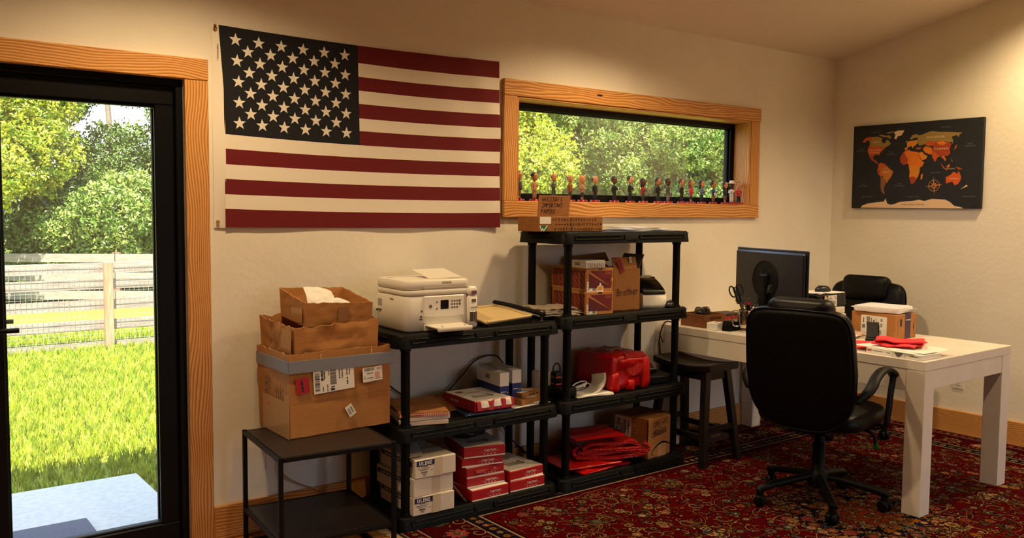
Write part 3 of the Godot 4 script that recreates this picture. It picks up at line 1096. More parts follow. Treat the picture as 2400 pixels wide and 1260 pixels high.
	for q in [["RUSSIA", 0.66, 0.813, 0.012, 2.2, 1], ["CHINA", 0.706, 0.677, 0.012, 1.9, 1], ["BRAZIL", 0.287, 0.431, 0.010, 1.0, 1], ["UNITED STATES", 0.186, 0.699, 0.009, 1.0, 1], ["OF AMERICA", 0.184, 0.671, 0.009, 1.0, 1], ["CANADA", 0.195, 0.794, 0.008, 1.0, 1], ["AUSTRALIA", 0.805, 0.336, 0.009, 1.0, 1], ["INDONESIA", 0.775, 0.447, 0.007, 1.2, 1], ["ANTARCTICA", 0.504, 0.045, 0.010, 2.0, 2], ["Arctic Ocean", 0.188, 0.912, 0.008, 1.0, 0], ["Arctic Ocean", 0.732, 0.919, 0.008, 1.0, 0], ["North", 0.067, 0.722, 0.008, 1.0, 0], ["Pacific Ocean", 0.067, 0.698, 0.008, 1.0, 0], ["North", 0.324, 0.664, 0.008, 1.0, 0], ["Atlantic Ocean", 0.324, 0.640, 0.008, 1.0, 0], ["South", 0.1, 0.292, 0.008, 1.0, 0], ["Pacific Ocean", 0.1, 0.268, 0.008, 1.0, 0], ["South", 0.397, 0.29, 0.008, 1.0, 0], ["Atlantic Ocean", 0.397, 0.266, 0.008, 1.0, 0], ["Indian Ocean", 0.668, 0.41, 0.008, 1.0, 0], ["Southern Ocean", 0.134, 0.14, 0.008, 1.0, 0], ["Southern Ocean", 0.505, 0.137, 0.008, 1.0, 0], ["Southern Ocean", 0.916, 0.135, 0.008, 1.0, 0], ["North", 0.91, 0.72, 0.008, 1.0, 0], ["Pacific Ocean", 0.91, 0.694, 0.008, 1.0, 0]]:
		text(c, q[0], q[3], [faint, pale, mat(rgb(110, 90, 70), 0.8)][q[5]], Transform3D(Basis(), Vector3((q[1] - 0.5) * W, q[2] * H, 0.0)), false, q[4])
	st = S()
	var cc := Vector2((0.662 - 0.5) * W, 0.2606 * H)
	for i in 32:
		var a := TAU * i / 32
		var b := TAU * (i + 1) / 32
		face(st, [Vector3(cc.x + cos(a) * 0.035, cc.y + sin(a) * 0.035, 0.0005), Vector3(cc.x + cos(b) * 0.035, cc.y + sin(b) * 0.035, 0.0005), Vector3(cc.x + cos(b) * 0.038, cc.y + sin(b) * 0.038, 0.0005), Vector3(cc.x + cos(a) * 0.038, cc.y + sin(a) * 0.038, 0.0005)], Vector3.BACK)
	for i in 8:
		var a := TAU * i / 8 + 0.12
		var l := 0.060 if i % 2 == 0 else 0.030
		var d := Vector2(cos(a), sin(a))
		var n := Vector2(-d.y, d.x) * 0.006
		face(st, [Vector3(cc.x + n.x, cc.y + n.y, 0.0006), Vector3(cc.x + d.x * l, cc.y + d.y * l, 0.0006), Vector3(cc.x - n.x, cc.y - n.y, 0.0006)], Vector3.BACK)
	ob("printed_compass", st, mat(rgb(196, 128, 66), 0.8), c)

	# wall sockets
	outlet("duplex white power socket low on the right wall under the desk's end", Vector3(0.0, 0.352, 0.972), -90)
	outlet("white wall socket on the back wall behind the black side table", Vector3(-4.262, 0.33, 0.0), 0)
	st = S()
	tube(st, smooth_path([Vector3(-4.25, 0.31, 0.012), Vector3(-4.235, 0.25, 0.03), Vector3(-4.16, 0.19, 0.028), Vector3(-4.04, 0.13, 0.032), Vector3(-3.98, 0.06, 0.035), Vector3(-3.95, 0.008, 0.06)]), 0.0035, 8)
	tag(ob("hanging_cable", st, mat(rgb(176, 150, 120), 0.6)), "beige cord hanging from the wall socket behind the black side table", "cord")


func outlet(label: String, at: Vector3, yaw: float) -> void:
	var o := thing("wall_socket", label, "socket", at, yaw, "white wall sockets")
	var st := S()
	bx(st, Vector3(0, 0, 0.003), Vector3(0.074, 0.118, 0.006), 0.002)
	ob("cover_plate", st, M.white_plate, o)
	st = S()
	bx(st, Vector3(0, 0, 0.007), Vector3(0.034, 0.068, 0.004), 0.001)
	ob("receptacle", st, M.white_plastic, o)
	st = S()
	for y in [0.018, -0.016]:
		bx(st, Vector3(-0.006, y + 0.003, 0.0092), Vector3(0.002, 0.008, 0.0006))
		bx(st, Vector3(0.006, y + 0.003, 0.0092), Vector3(0.002, 0.0065, 0.0006))
		cyl(st, Vector3(0, y - 0.007, 0.009), Vector3(0, y - 0.007, 0.0095), 0.0022, 10)
	ob("slots", st, M.ink, o)


const LANDS := [
	["red", [80, 811, 101, 847, 131, 860, 160, 857, 161, 825, 139, 817, 117, 819, 103, 799, 88, 795]],
	["olive", [160, 857, 204, 858, 226, 846, 248, 833, 238, 808, 250, 775, 271, 779, 278, 815, 299, 802, 315, 765, 301, 745, 273, 727, 244, 729, 229, 740, 141, 753, 144, 784, 134, 807, 161, 825]],
	["olive", [211, 873, 240, 881, 269, 863, 298, 865, 316, 842, 306, 823, 280, 846, 255, 848]],
	["olive", [268, 894, 325, 909, 339, 902, 297, 886]],
	["red", [141, 753, 229, 740, 244, 724, 273, 729, 262, 706, 238, 677, 226, 651, 223, 631, 216, 642, 188, 644, 177, 628, 159, 635, 136, 647, 124, 685, 127, 722]],
	["brick", [136, 647, 159, 635, 177, 628, 174, 597, 190, 575, 206, 568, 212, 542, 216, 526, 201, 542, 183, 559, 156, 587, 143, 620]],
	["red", [220, 531, 241, 545, 271, 528, 289, 506, 279, 486, 250, 477, 229, 446, 238, 403, 253, 382, 242, 372, 219, 415, 211, 457, 217, 489]],
	["ochre", [289, 506, 308, 474, 341, 441, 338, 410, 325, 369, 304, 328, 294, 296, 279, 339, 260, 382, 238, 403, 233, 446, 250, 477, 279, 486]],
	["brown", [242, 372, 267, 371, 287, 307, 284, 281, 274, 255, 271, 218, 275, 192, 283, 171, 265, 176, 250, 208, 243, 266]],
	["cream", [336, 898, 367, 915, 419, 912, 410, 885, 397, 855, 369, 848, 356, 813, 341, 825, 349, 865]],
	["amber", [444, 774, 467, 782, 495, 785, 518, 793, 529, 767, 516, 738, 496, 719, 490, 699, 479, 725, 462, 717, 445, 703, 444, 744]],
	["orange", [425, 704, 445, 713, 449, 682, 432, 678]],
	["olive", [463, 808, 486, 852, 516, 859, 534, 842, 521, 818, 494, 816, 481, 797]],
	["olive", [430, 770, 440, 795, 447, 769]],
	["olive", [524, 838, 560, 850, 600, 871, 632, 883, 685, 867, 756, 860, 854, 843, 833, 823, 827, 795, 814, 820, 776, 804, 790, 764, 785, 725, 740, 753, 701, 767, 662, 760, 609, 775, 570, 733, 537, 726, 522, 767]],
	["red", [577, 738, 609, 775, 662, 760, 650, 716, 604, 715]],
	["orange", [662, 755, 707, 766, 746, 743, 721, 716, 689, 723]],
	["brick", [650, 716, 662, 755, 689, 723, 721, 716, 746, 743, 784, 745, 773, 697, 767, 667, 772, 618, 750, 590, 712, 592, 679, 620, 648, 657, 641, 692]],
	["red", [635, 658, 651, 656, 679, 615, 705, 593, 680, 580, 662, 526, 644, 577, 636, 613]],
	["orange", [568, 693, 617, 699, 641, 677, 636, 618, 620, 619, 586, 641, 572, 667]],
	["amber", [536, 645, 562, 653, 580, 621, 604, 600, 594, 570, 565, 552, 547, 598]],
	["red", [514, 702, 554, 704, 551, 684, 521, 681]],
	["ochre", [577, 712, 604, 710, 637, 692, 618, 689, 578, 694]],
	["ochre", [712, 592, 728, 596, 745, 551, 736, 531, 725, 562, 706, 578]],
	["red", [704, 513, 735, 462, 742, 437, 722, 463]],
	["orange", [747, 471, 772, 505, 770, 465, 757, 456]],
	["brick", [811, 468, 843, 457, 868, 436, 837, 432]],
	["red", [738, 442, 758, 431, 748, 428]],
	["ochre", [776, 578, 783, 548, 794, 523, 784, 531]],
	["red", [817, 713, 816, 678, 796, 658, 802, 675, 809, 703]],
	["orange", [422, 663, 460, 681, 477, 664, 512, 657, 532, 650, 547, 583, 569, 536, 582, 531, 570, 491, 544, 462, 516, 494, 468, 507, 447, 528, 459, 568, 437, 616]],
	["brick", [422, 663, 406, 634, 391, 593, 398, 541, 419, 509, 447, 518, 459, 568, 437, 616]],
	["amber", [461, 507, 516, 494, 550, 472, 548, 411, 533, 351, 499, 372, 470, 363, 473, 424]],
	["brick", [470, 363, 499, 372, 533, 351, 508, 290, 487, 281]],
	["amber", [576, 400, 570, 339, 557, 334, 562, 390]],
	["redorange", [747, 353, 782, 381, 800, 410, 816, 404, 826, 384, 834, 408, 841, 413, 858, 348, 853, 310, 835, 271, 810, 262, 796, 302, 749, 281]],
	["cream", [898, 264, 907, 249, 880, 231, 855, 214, 874, 236]],
	["cream", [81, 7, 99, 34, 136, 55, 209, 71, 275, 81, 288, 118, 304, 55, 333, 42, 361, 50, 403, 76, 499, 86, 553, 101, 594, 85, 653, 110, 751, 99, 783, 75, 816, 30, 854, 20, 886, 2]],
]


# ---------------------------------------------------------------- rug, shelves, desk, chairs
func poly_fill(im: Image, pts: PackedVector2Array, c: Color) -> void:
	var y0 := 1e9
	var y1 := -1e9
	for p in pts:
		y0 = minf(y0, p.y)
		y1 = maxf(y1, p.y)
	var n := pts.size()
	for y in range(maxi(0, int(y0)), mini(im.get_height() - 1, int(y1)) + 1):
		var xs := []
		var yy := y + 0.5
		for i in n:
			var a := pts[i]
			var b := pts[(i + 1) % n]
			if (a.y <= yy) != (b.y <= yy):
				xs.append(a.x + (yy - a.y) / (b.y - a.y) * (b.x - a.x))
		xs.sort()
		for i in range(0, xs.size() - 1, 2):
			var xa := int(round(xs[i]))
			var xb := int(round(xs[i + 1]))
			if xb > xa:
				im.fill_rect(Rect2i(xa, y, xb - xa, 1), c)


func line_fill(im: Image, p: PackedVector2Array, w: float, c: Color) -> void:
	for i in p.size() - 1:
		var d := (p[i + 1] - p[i]).normalized() * w * 0.5
		var n := Vector2(-d.y, d.x)
		poly_fill(im, PackedVector2Array([p[i] - n - d, p[i + 1] - n + d, p[i + 1] + n + d, p[i] + n - d]), c)


func petals(im: Image, c: Vector2, r: float, n: int, depth: float, col: Color, ph := 0.0, sq := 1.0) -> void:
	var pts := PackedVector2Array()
	for i in n * 8:
		var a := TAU * i / (n * 8)
		var k := r * (1.0 - depth + depth * absf(cos(a * n / 2.0)))
		pts.append(c + Vector2(cos(a + ph), sin(a + ph) * sq) * k)
	poly_fill(im, pts, col)


func leaf(im: Image, c: Vector2, a: float, l: float, w: float, col: Color, edge: Color) -> void:
	var d := Vector2(cos(a), sin(a))
	var n := Vector2(-d.y, d.x)
	for q in [[1.0, edge], [0.72, col]]:
		var k: float = q[0]
		poly_fill(im, PackedVector2Array([c - d * l * k, c - d * l * 0.3 * k + n * w * k, c + d * l * 0.35 * k + n * w * 0.8 * k, c + d * l * k, c + d * l * 0.2 * k - n * w * 0.5 * k, c - d * l * 0.5 * k - n * w * 0.8 * k]), q[1])


func scroll(im: Image, c: Vector2, a0: float, r: float, turns: float, w: float, col: Color, edge: Color) -> void:
	var p := PackedVector2Array()
	for i in 26:
		var t := i / 25.0
		var a := a0 + t * turns * TAU
		p.append(c + Vector2(cos(a), sin(a)) * r * (1.0 - 0.75 * t))
	line_fill(im, p, w + 2.6, edge)
	line_fill(im, p, w, col)


func rug_texture() -> ImageTexture:
	var r := RandomNumberGenerator.new()
	r.seed = 1234
	var w := 1024
	var h := 774
	var im := Image.create(w, h, false, Image.FORMAT_RGB8)
	var field := rgb(112, 8, 14)
	var deep := rgb(90, 10, 16)
	var cream := rgb(222, 190, 142)
	var sand := rgb(196, 152, 96)
	var navy := rgb(34, 32, 54)
	var olive := rgb(100, 96, 66)
	var sage := rgb(104, 120, 104)
	var gold := rgb(178, 124, 40)
	var rose := rgb(196, 92, 84)
	var dark := rgb(30, 14, 14)
	var rust := rgb(166, 70, 34)
	im.fill(field)
	var cols := [cream, sand, olive, sage, gold, rose, navy, rust]
	# bands of the border, from the outside in: offset, width, colour
	var B := 232
	for q in [[0, B, navy], [4, 5, cream], [12, 34, field], [46, 4, cream], [54, 118, deep], [174, 5, cream], [182, 36, navy], [220, 6, cream], [228, 4, dark]]:
		for k in 1:
			im.fill_rect(Rect2i(q[0], q[0], w, q[1]), q[2])
			im.fill_rect(Rect2i(q[0], q[0], q[1], h), q[2])
	var draw_flower := func(c: Vector2, s: float) -> void:
		var a: Color = cols[r.randi() % 6]
		var b: Color = cols[r.randi() % 8]
		var n := r.randi_range(5, 9)
		var ph := r.randf() * TAU
		petals(im, c, s + 2.5, n, 0.35, dark, ph)
		petals(im, c, s, n, 0.35, a, ph)
		petals(im, c, s * 0.66, n, 0.3, b, ph + 0.3)
		petals(im, c, s * 0.36, 6, 0.2, cols[r.randi() % 8], ph)
	# small flowers in the guards, palmettes and scrolls in the main border
	for band in [[29, 10.0, 26], [200, 11.0, 28]]:
		var t: int = band[0]
		while t < w:
			for o in [Vector2(t, band[0]), Vector2(band[0], t)]:
				draw_flower.call(o, band[1])
				leaf(im, o + Vector2(13, 5), 0.6, 8, 3, cols[r.randi() % 6], dark)
			t += band[2]
	var tt := 113
	while tt < w:
		for o in [Vector2(tt, 113), Vector2(113, tt)]:
			draw_flower.call(o, 30.0)
			for k in 7:
				var q: Vector2 = o + Vector2(r.randf_range(-55, 55), r.randf_range(-42, 42))
				leaf(im, q, r.randf() * TAU, r.randf_range(9, 17), r.randf_range(4, 7), cols[r.randi() % 8], dark)
			scroll(im, o + Vector2(44, 22), r.randf() * TAU, 24, 1.1, 3.0, cream, dark)
			scroll(im, o + Vector2(44, -24), r.randf() * TAU, 20, 1.0, 2.5, sand, dark)
		tt += 88
	# the red field: vines, leaves, scrolls, flowers
	for k in 130:
		var c := Vector2(r.randf_range(B + 20, w), r.randf_range(B + 20, h))
		var p := PackedVector2Array()
		var a := r.randf() * TAU
		var bend := r.randf_range(-0.14, 0.14)
		for i in 20:
			p.append(c)
			c += Vector2(cos(a), sin(a)) * 8
			a += bend
			c.x = clampf(c.x, B + 12, w + 40)
			c.y = clampf(c.y, B + 12, h + 40)
		line_fill(im, p, 3.4, dark)
		line_fill(im, p, 1.6, [cream, sand, olive, gold][k % 4])
	# a ground of darker and brighter lobes in the middle, where the medallion lies
	for q in [[250.0, deep], [205.0, navy], [120.0, rust]]:
		petals(im, Vector2(w, h), q[0] + 5, 20, 0.2, cream, 0.2, 0.85)
		petals(im, Vector2(w, h), q[0], 20, 0.2, q[1], 0.2, 0.85)
	for k in 1300:
		var c := Vector2(r.randf_range(B + 12, w), r.randf_range(B + 12, h))
		leaf(im, c, r.randf() * TAU, r.randf_range(5, 13), r.randf_range(2, 4.6), cols[r.randi() % 8], dark)
	for k in 130:
		scroll(im, Vector2(r.randf_range(B + 30, w), r.randf_range(B + 30, h)), r.randf() * TAU, r.randf_range(10, 30), r.randf_range(0.4, 1.0), 2.6, cream if k % 3 else sand, dark)
	for k in 170:
		draw_flower.call(Vector2(r.randf_range(B + 24, w), r.randf_range(B + 24, h)), r.randf_range(6, 17))
	for k in 90:
		var d := Vector2.from_angle(PI + r.randf() * PI / 2) * 215.0 * sqrt(r.randf())
		if k % 3 == 0:
			draw_flower.call(Vector2(w, h) + d, r.randf_range(9, 20))
		else:
			leaf(im, Vector2(w, h) + d, r.randf() * TAU, r.randf_range(8, 18), r.randf_range(4, 7), [cream, sand, gold, cream][k % 4], dark)
	# the woven ground is never one flat tone: abrash streaks
	var full := Image.create(w * 2, h * 2, false, Image.FORMAT_RGB8)
	var fx: Image = im.duplicate()
	fx.flip_x()
	full.blit_rect(im, Rect2i(0, 0, w, h), Vector2i(0, 0))
	full.blit_rect(fx, Rect2i(0, 0, w, h), Vector2i(w, 0))
	im.flip_y()
	fx.flip_y()
	full.blit_rect(im, Rect2i(0, 0, w, h), Vector2i(0, h))
	full.blit_rect(fx, Rect2i(0, 0, w, h), Vector2i(w, h))
	return ImageTexture.create_from_image(full)


func furniture() -> void:
	# the rug
	var X0 := -3.865
	var X1 := -0.035
	var Z0 := 0.03
	var Z1 := 2.93
	var rug := thing("area_rug", "large red oriental rug with a dense floral pattern and cream fringe on the floor", "rug", Vector3((X0 + X1) / 2, 0, (Z0 + Z1) / 2))
	var st := S()
	var hw := (X1 - X0) / 2
	var hd := (Z1 - Z0) / 2
	var rm := mat(Color.WHITE, 0.95)
	rm.albedo_texture = rug_texture()
	rm.albedo_color = Color(0.66, 0.63, 0.63)
	rm.metallic_specular = 0.1
	for q in [[-hw, -hd, 0, 0], [hw, -hd, 1, 0], [hw, hd, 1, 1], [-hw, -hd, 0, 0], [hw, hd, 1, 1], [-hw, hd, 0, 1]]:
		st.set_uv(Vector2(q[2], q[3]))
		st.add_vertex(Vector3(q[0], 0.010, q[1]))
	for e in [[Vector3(-hw, 0, -hd), Vector3(hw, 0, -hd)], [Vector3(hw, 0, -hd), Vector3(hw, 0, hd)], [Vector3(hw, 0, hd), Vector3(-hw, 0, hd)], [Vector3(-hw, 0, hd), Vector3(-hw, 0, -hd)]]:
		for v in [e[0], e[1], e[1] + Vector3(0, 0.01, 0), e[0], e[1] + Vector3(0, 0.01, 0), e[0] + Vector3(0, 0.01, 0)]:
			st.set_uv(Vector2(0.003, 0.003))
			st.add_vertex(v)
	ob("pile", st, rm, rug)
	st = S()
	for s in [-1.0, 1.0]:
		for i in 340:
			var z := -hd + (i + 0.5) / 340.0 * hd * 2.0
			var l := rng.randf_range(0.012, 0.026) if s > 0 else rng.randf_range(0.03, 0.055)
			var p := Vector3(s * hw, 0.006, z)
			var q := p + Vector3(s * l, -0.004 + rng.randf_range(0, 0.004), rng.randf_range(-0.012, 0.012))
			bx(st, Vector3.ZERO, Vector3((q - p).length(), 0.0025, 0.004), 0.0, Transform3D(Basis(Vector3.UP, atan2(-(q - p).z, (q - p).x)), (p + q) / 2))
	ob("fringe", st, mat(rgb(222, 198, 160), 0.95), rug).set_meta("kind", "stuff")
	shelving("black plastic shelving unit with four shelves under the window", Vector3(-2.464, 0.0105, 0.232), 0.935, 0.40, [0.0, 0.3995, 0.8295, 1.2545])
	shelving("low black plastic shelving unit with three shelves that carries the white printer", Vector3(-3.408, 0.0105, 0.234), 0.93, 0.40, [0.0, 0.3995, 0.8145])
	side_table()
	desk()
	chair_one()
	chair_two()
	stool()


func shelving(label: String, at: Vector3, w: float, d: float, ys: Array) -> void:
	var t := thing("shelving_unit", label, "shelf", at, 0.0, "")
	var px := w / 2 - 0.068
	var pz := d / 2 - 0.055
	for k in ys.size():
		var y: float = ys[k]
		var h := 0.06
		var st := S()
		var rings := []
		for l in [[0.0, 0.0], [h - 0.008, 0.007], [h, 0.014]]:
			var ring := []
			for p in rrect(w - 2 * l[1], d - 2 * l[1], 0.05 - l[1], 4):
				ring.append(Vector3(p.x, y + l[0], -p.y))
			rings.append(ring)
		st.set_smooth_group(0)
		var n: int = rings[0].size()
		for i in rings.size() - 1:
			for q in n:
				quad(st, rings[i][q], rings[i][(q + 1) % n], rings[i + 1][(q + 1) % n], rings[i + 1][q])
		st.set_smooth_group(-1)
		face(st, rings[-1], Vector3.UP)
		# hollow below: a lid under the top face and ribs
		bx(st, Vector3(0, y + h - 0.012, 0), Vector3(w - 0.03, 0.004, d - 0.03))
		for x in [-0.2, 0.0, 0.2]:
			bx(st, Vector3(x, y + h - 0.03, 0), Vector3(0.004, 0.034, d - 0.03))
		bx(st, Vector3(0, y + h - 0.03, 0), Vector3(w - 0.03, 0.034, 0.004))
		var sh := ob("shelf", st, M.shelf, t)
		# raised mouldings on the skirts
		st = S()
		for s in [-1.0, 1.0]:
			for q in [[s * w * 0.245, 0.022, w * 0.36], [s * w * 0.245, 0.040, w * 0.33]]:
				bx(st, Vector3(q[0], y + q[1], d / 2 - 0.002), Vector3(q[2], 0.006, 0.010), 0.0025)
			bx(st, Vector3(s * w * 0.06, y + 0.031, d / 2 - 0.002), Vector3(0.006, 0.026, 0.009), 0.002, Transform3D())
			bx(st, Vector3(s * w * 0.425, y + 0.031, d / 2 - 0.003), Vector3(0.006, 0.026, 0.009), 0.002)
			bx(st, Vector3(s * (w / 2 - 0.002), y + 0.024, 0), Vector3(0.010, 0.006, d * 0.55), 0.0025)
			bx(st, Vector3(s * (w / 2 - 0.003), y + 0.042, 0), Vector3(0.010, 0.005, d * 0.5), 0.002)
		bx(st, Vector3(0, y + 0.018, d / 2 - 0.002), Vector3(w * 0.085, 0.006, 0.011), 0.0025)
		ob("moulding", st, M.shelf, sh)
		if k < ys.size() - 1:
			for sx in [-1.0, 1.0]:
				for sz in [-1.0, 1.0]:
					st = S()
					var b := Vector3(sx * px, y + h, sz * pz)
					cyl(st, b - Vector3(0, 0.004, 0), b + Vector3(0, ys[k + 1] - y - h + 0.012, 0), 0.0205, 20)
					cyl(st, b + Vector3(0, ys[k + 1] - y - h - 0.016, 0), b + Vector3(0, ys[k + 1] - y - h + 0.006, 0), 0.0245, 20)
					cyl(st, b - Vector3(0, 0.002, 0), b + Vector3(0, 0.012, 0), 0.026, 20, 0.023)
					ob("post", st, M.shelf, t)
		else:
			for sx in [-1.0, 1.0]:
				for sz in [-1.0, 1.0]:
					st = S()
					lathe(st, [Vector2(0.017, 0.0), Vector2(0.0195, 0.0014), Vector2(0.021, 0.0)], 18, Transform3D(Basis(), Vector3(sx * px, y + h, sz * pz)))
					cyl(st, Vector3(sx * px, y + h - 0.001, sz * pz), Vector3(sx * px, y + h + 0.0003, sz * pz), 0.017, 18)
					ob("post_socket", st, M.black, t)


func side_table() -> void:
	var W := 0.485
	var D := 0.507
	var H := 0.494
	var t := thing("side_table", "black metal side table with two shelves carrying the stacked cardboard boxes", "table", Vector3(-4.224, 0, 0.379), -4.94)
	for sx in [-1.0, 1.0]:
		for sz in [-1.0, 1.0]:
			var st := S()
			bx(st, Vector3(sx * (W / 2 - 0.009), H / 2, sz * (D / 2 - 0.009)), Vector3(0.018, H, 0.018), 0.002)
			ob("leg", st, M.black_frame, t)
	for y in [0.009, 0.15, H - 0.012]:
		for s in [-1.0, 1.0]:
			var st := S()
			bx(st, Vector3(s * (W / 2 - 0.009), y, 0), Vector3(0.016, 0.018, D - 0.036), 0.002)
			ob("rail", st, M.black_frame, t)
			if y > 0.1 or s < 0:
				st = S()
				bx(st, Vector3(0, y, s * (D / 2 - 0.009)), Vector3(W - 0.036, 0.018, 0.016), 0.002)
				ob("rail", st, M.black_frame, t)
	var brown := tex_mat(noise_tex(rgb(26, 20, 18), rgb(38, 30, 26), 0.05, 34, 128), Vector3(3, 3, 14), 0.42)
	for y in [0.152, H - 0.008]:
		var st := S()
		bx(st, Vector3(0, y, 0), Vector3(W - 0.034, 0.012, D - 0.034), 0.001)
		ob("shelf", st, brown, t)


func desk() -> void:
	var x0 := -1.80
	var x1 := -0.91
	var z0 := 0.025
	var z1 := 1.672
	var T := 0.747
	var t := thing("desk", "long white parsons desk with thick square legs standing on the rug", "desk", Vector3((x0 + x1) / 2, 0.01, (z0 + z1) / 2), 0.4)
	var W := x1 - x0
	var D := z1 - z0
	var st := S()
	bx(st, Vector3(0, T - 0.010 - 0.0225, 0), Vector3(W, 0.045, D), 0.002)
	ob("tabletop", st, M.white_lacquer, t)
	for sx in [-1.0, 1.0]:
		for sz in [-1.0, 1.0]:
			st = S()
			bx(st, Vector3(sx * (W / 2 - 0.046), (T - 0.055) / 2, sz * (D / 2 - 0.046)), Vector3(0.09, T - 0.055, 0.09), 0.002)
			ob("leg", st, M.white_lacquer, t)
		st = S()
		bx(st, Vector3(sx * (W / 2 - 0.012), T - 0.055 - 0.052, 0), Vector3(0.02, 0.104, D - 0.186), 0.001)
		ob("apron", st, M.white_lacquer, t)
		st = S()
		bx(st, Vector3(0, T - 0.055 - 0.045, sx * (D / 2 - 0.014)), Vector3(W - 0.186, 0.09, 0.02), 0.001)
		ob("apron", st, M.white_lacquer, t)
	st = S()
	cyl(st, Vector3(-W / 2 + 0.005, T - 0.018, D / 2 - 0.0005), Vector3(-W / 2 + 0.005, T - 0.018, D / 2 + 0.0004), 0.0022, 8)
	ob("screw_mark", st, M.ink, t)


# a cushion: an outline in x, y that swells to both sides of z; bend curves it round the sitter
func pillow(st: SurfaceTool, poly: PackedVector2Array, t: float, puff: float, bend := 0.0, back_flat := false, xf := Transform3D()) -> void:
	var c := Vector2()
	for p in poly:
		c += p / poly.size()
	var lv := [[1e-3, t / 2 + puff], [0.35, t / 2 + puff * 0.9], [0.65, t / 2 + puff * 0.62], [0.86, t / 2 + puff * 0.2], [0.95, t / 2 - 0.004], [0.985, t * 0.25], [1.0, 0.0], [0.985, -t * 0.25], [0.955, -t / 2 + 0.004]]
	if back_flat:
		lv += [[0.90, -t / 2], [0.5, -t / 2], [1e-3, -t / 2]]
	else:
		lv += [[0.86, -t / 2 - puff * 0.2], [0.65, -t / 2 - puff * 0.62], [0.35, -t / 2 - puff * 0.9], [1e-3, -t / 2 - puff]]
	st.set_smooth_group(0)
	var rings := []
	for l in lv:
		var ring := []
		for p in poly:
			var q: Vector2 = c + (p - c) * l[0]
			ring.append(xf * Vector3(q.x, q.y, l[1] + bend * q.x * q.x))
		rings.append(ring)
	var ccw := not Geometry2D.is_polygon_clockwise(poly)
	var n := poly.size()
	for i in rings.size() - 1:
		for k in n:
			var k2 := (k + 1) % n
			if ccw:
				quad(st, rings[i + 1][k], rings[i + 1][k2], rings[i][k2], rings[i][k])
			else:
				quad(st, rings[i][k], rings[i][k2], rings[i + 1][k2], rings[i + 1][k])
	st.set_smooth_group(-1)


# a tube with an oval section: rx across, ry along the given up
func oval_tube(st: SurfaceTool, pts: Array, rx: float, ry: float, side: Vector3, n := 12) -> void:
	st.set_smooth_group(0)
	var rings := []
	for i in pts.size():
		var d: Vector3 = (pts[mini(i + 1, pts.size() - 1)] - pts[maxi(i - 1, 0)]).normalized()
		var u := d.cross(side).normalized()
		var ring := []
		for k in n:
			var a := TAU * k / n
			ring.append(pts[i] + side * cos(a) * rx + u * sin(a) * ry)
		rings.append(ring)
	for i in rings.size() - 1:
		for k in n:
			quad(st, rings[i][(k + 1) % n], rings[i][k], rings[i + 1][k], rings[i + 1][(k + 1) % n])
	st.set_smooth_group(-1)
	face(st, rings[0], pts[0] - pts[1])
	face(st, rings[-1], pts[-1] - pts[-2])


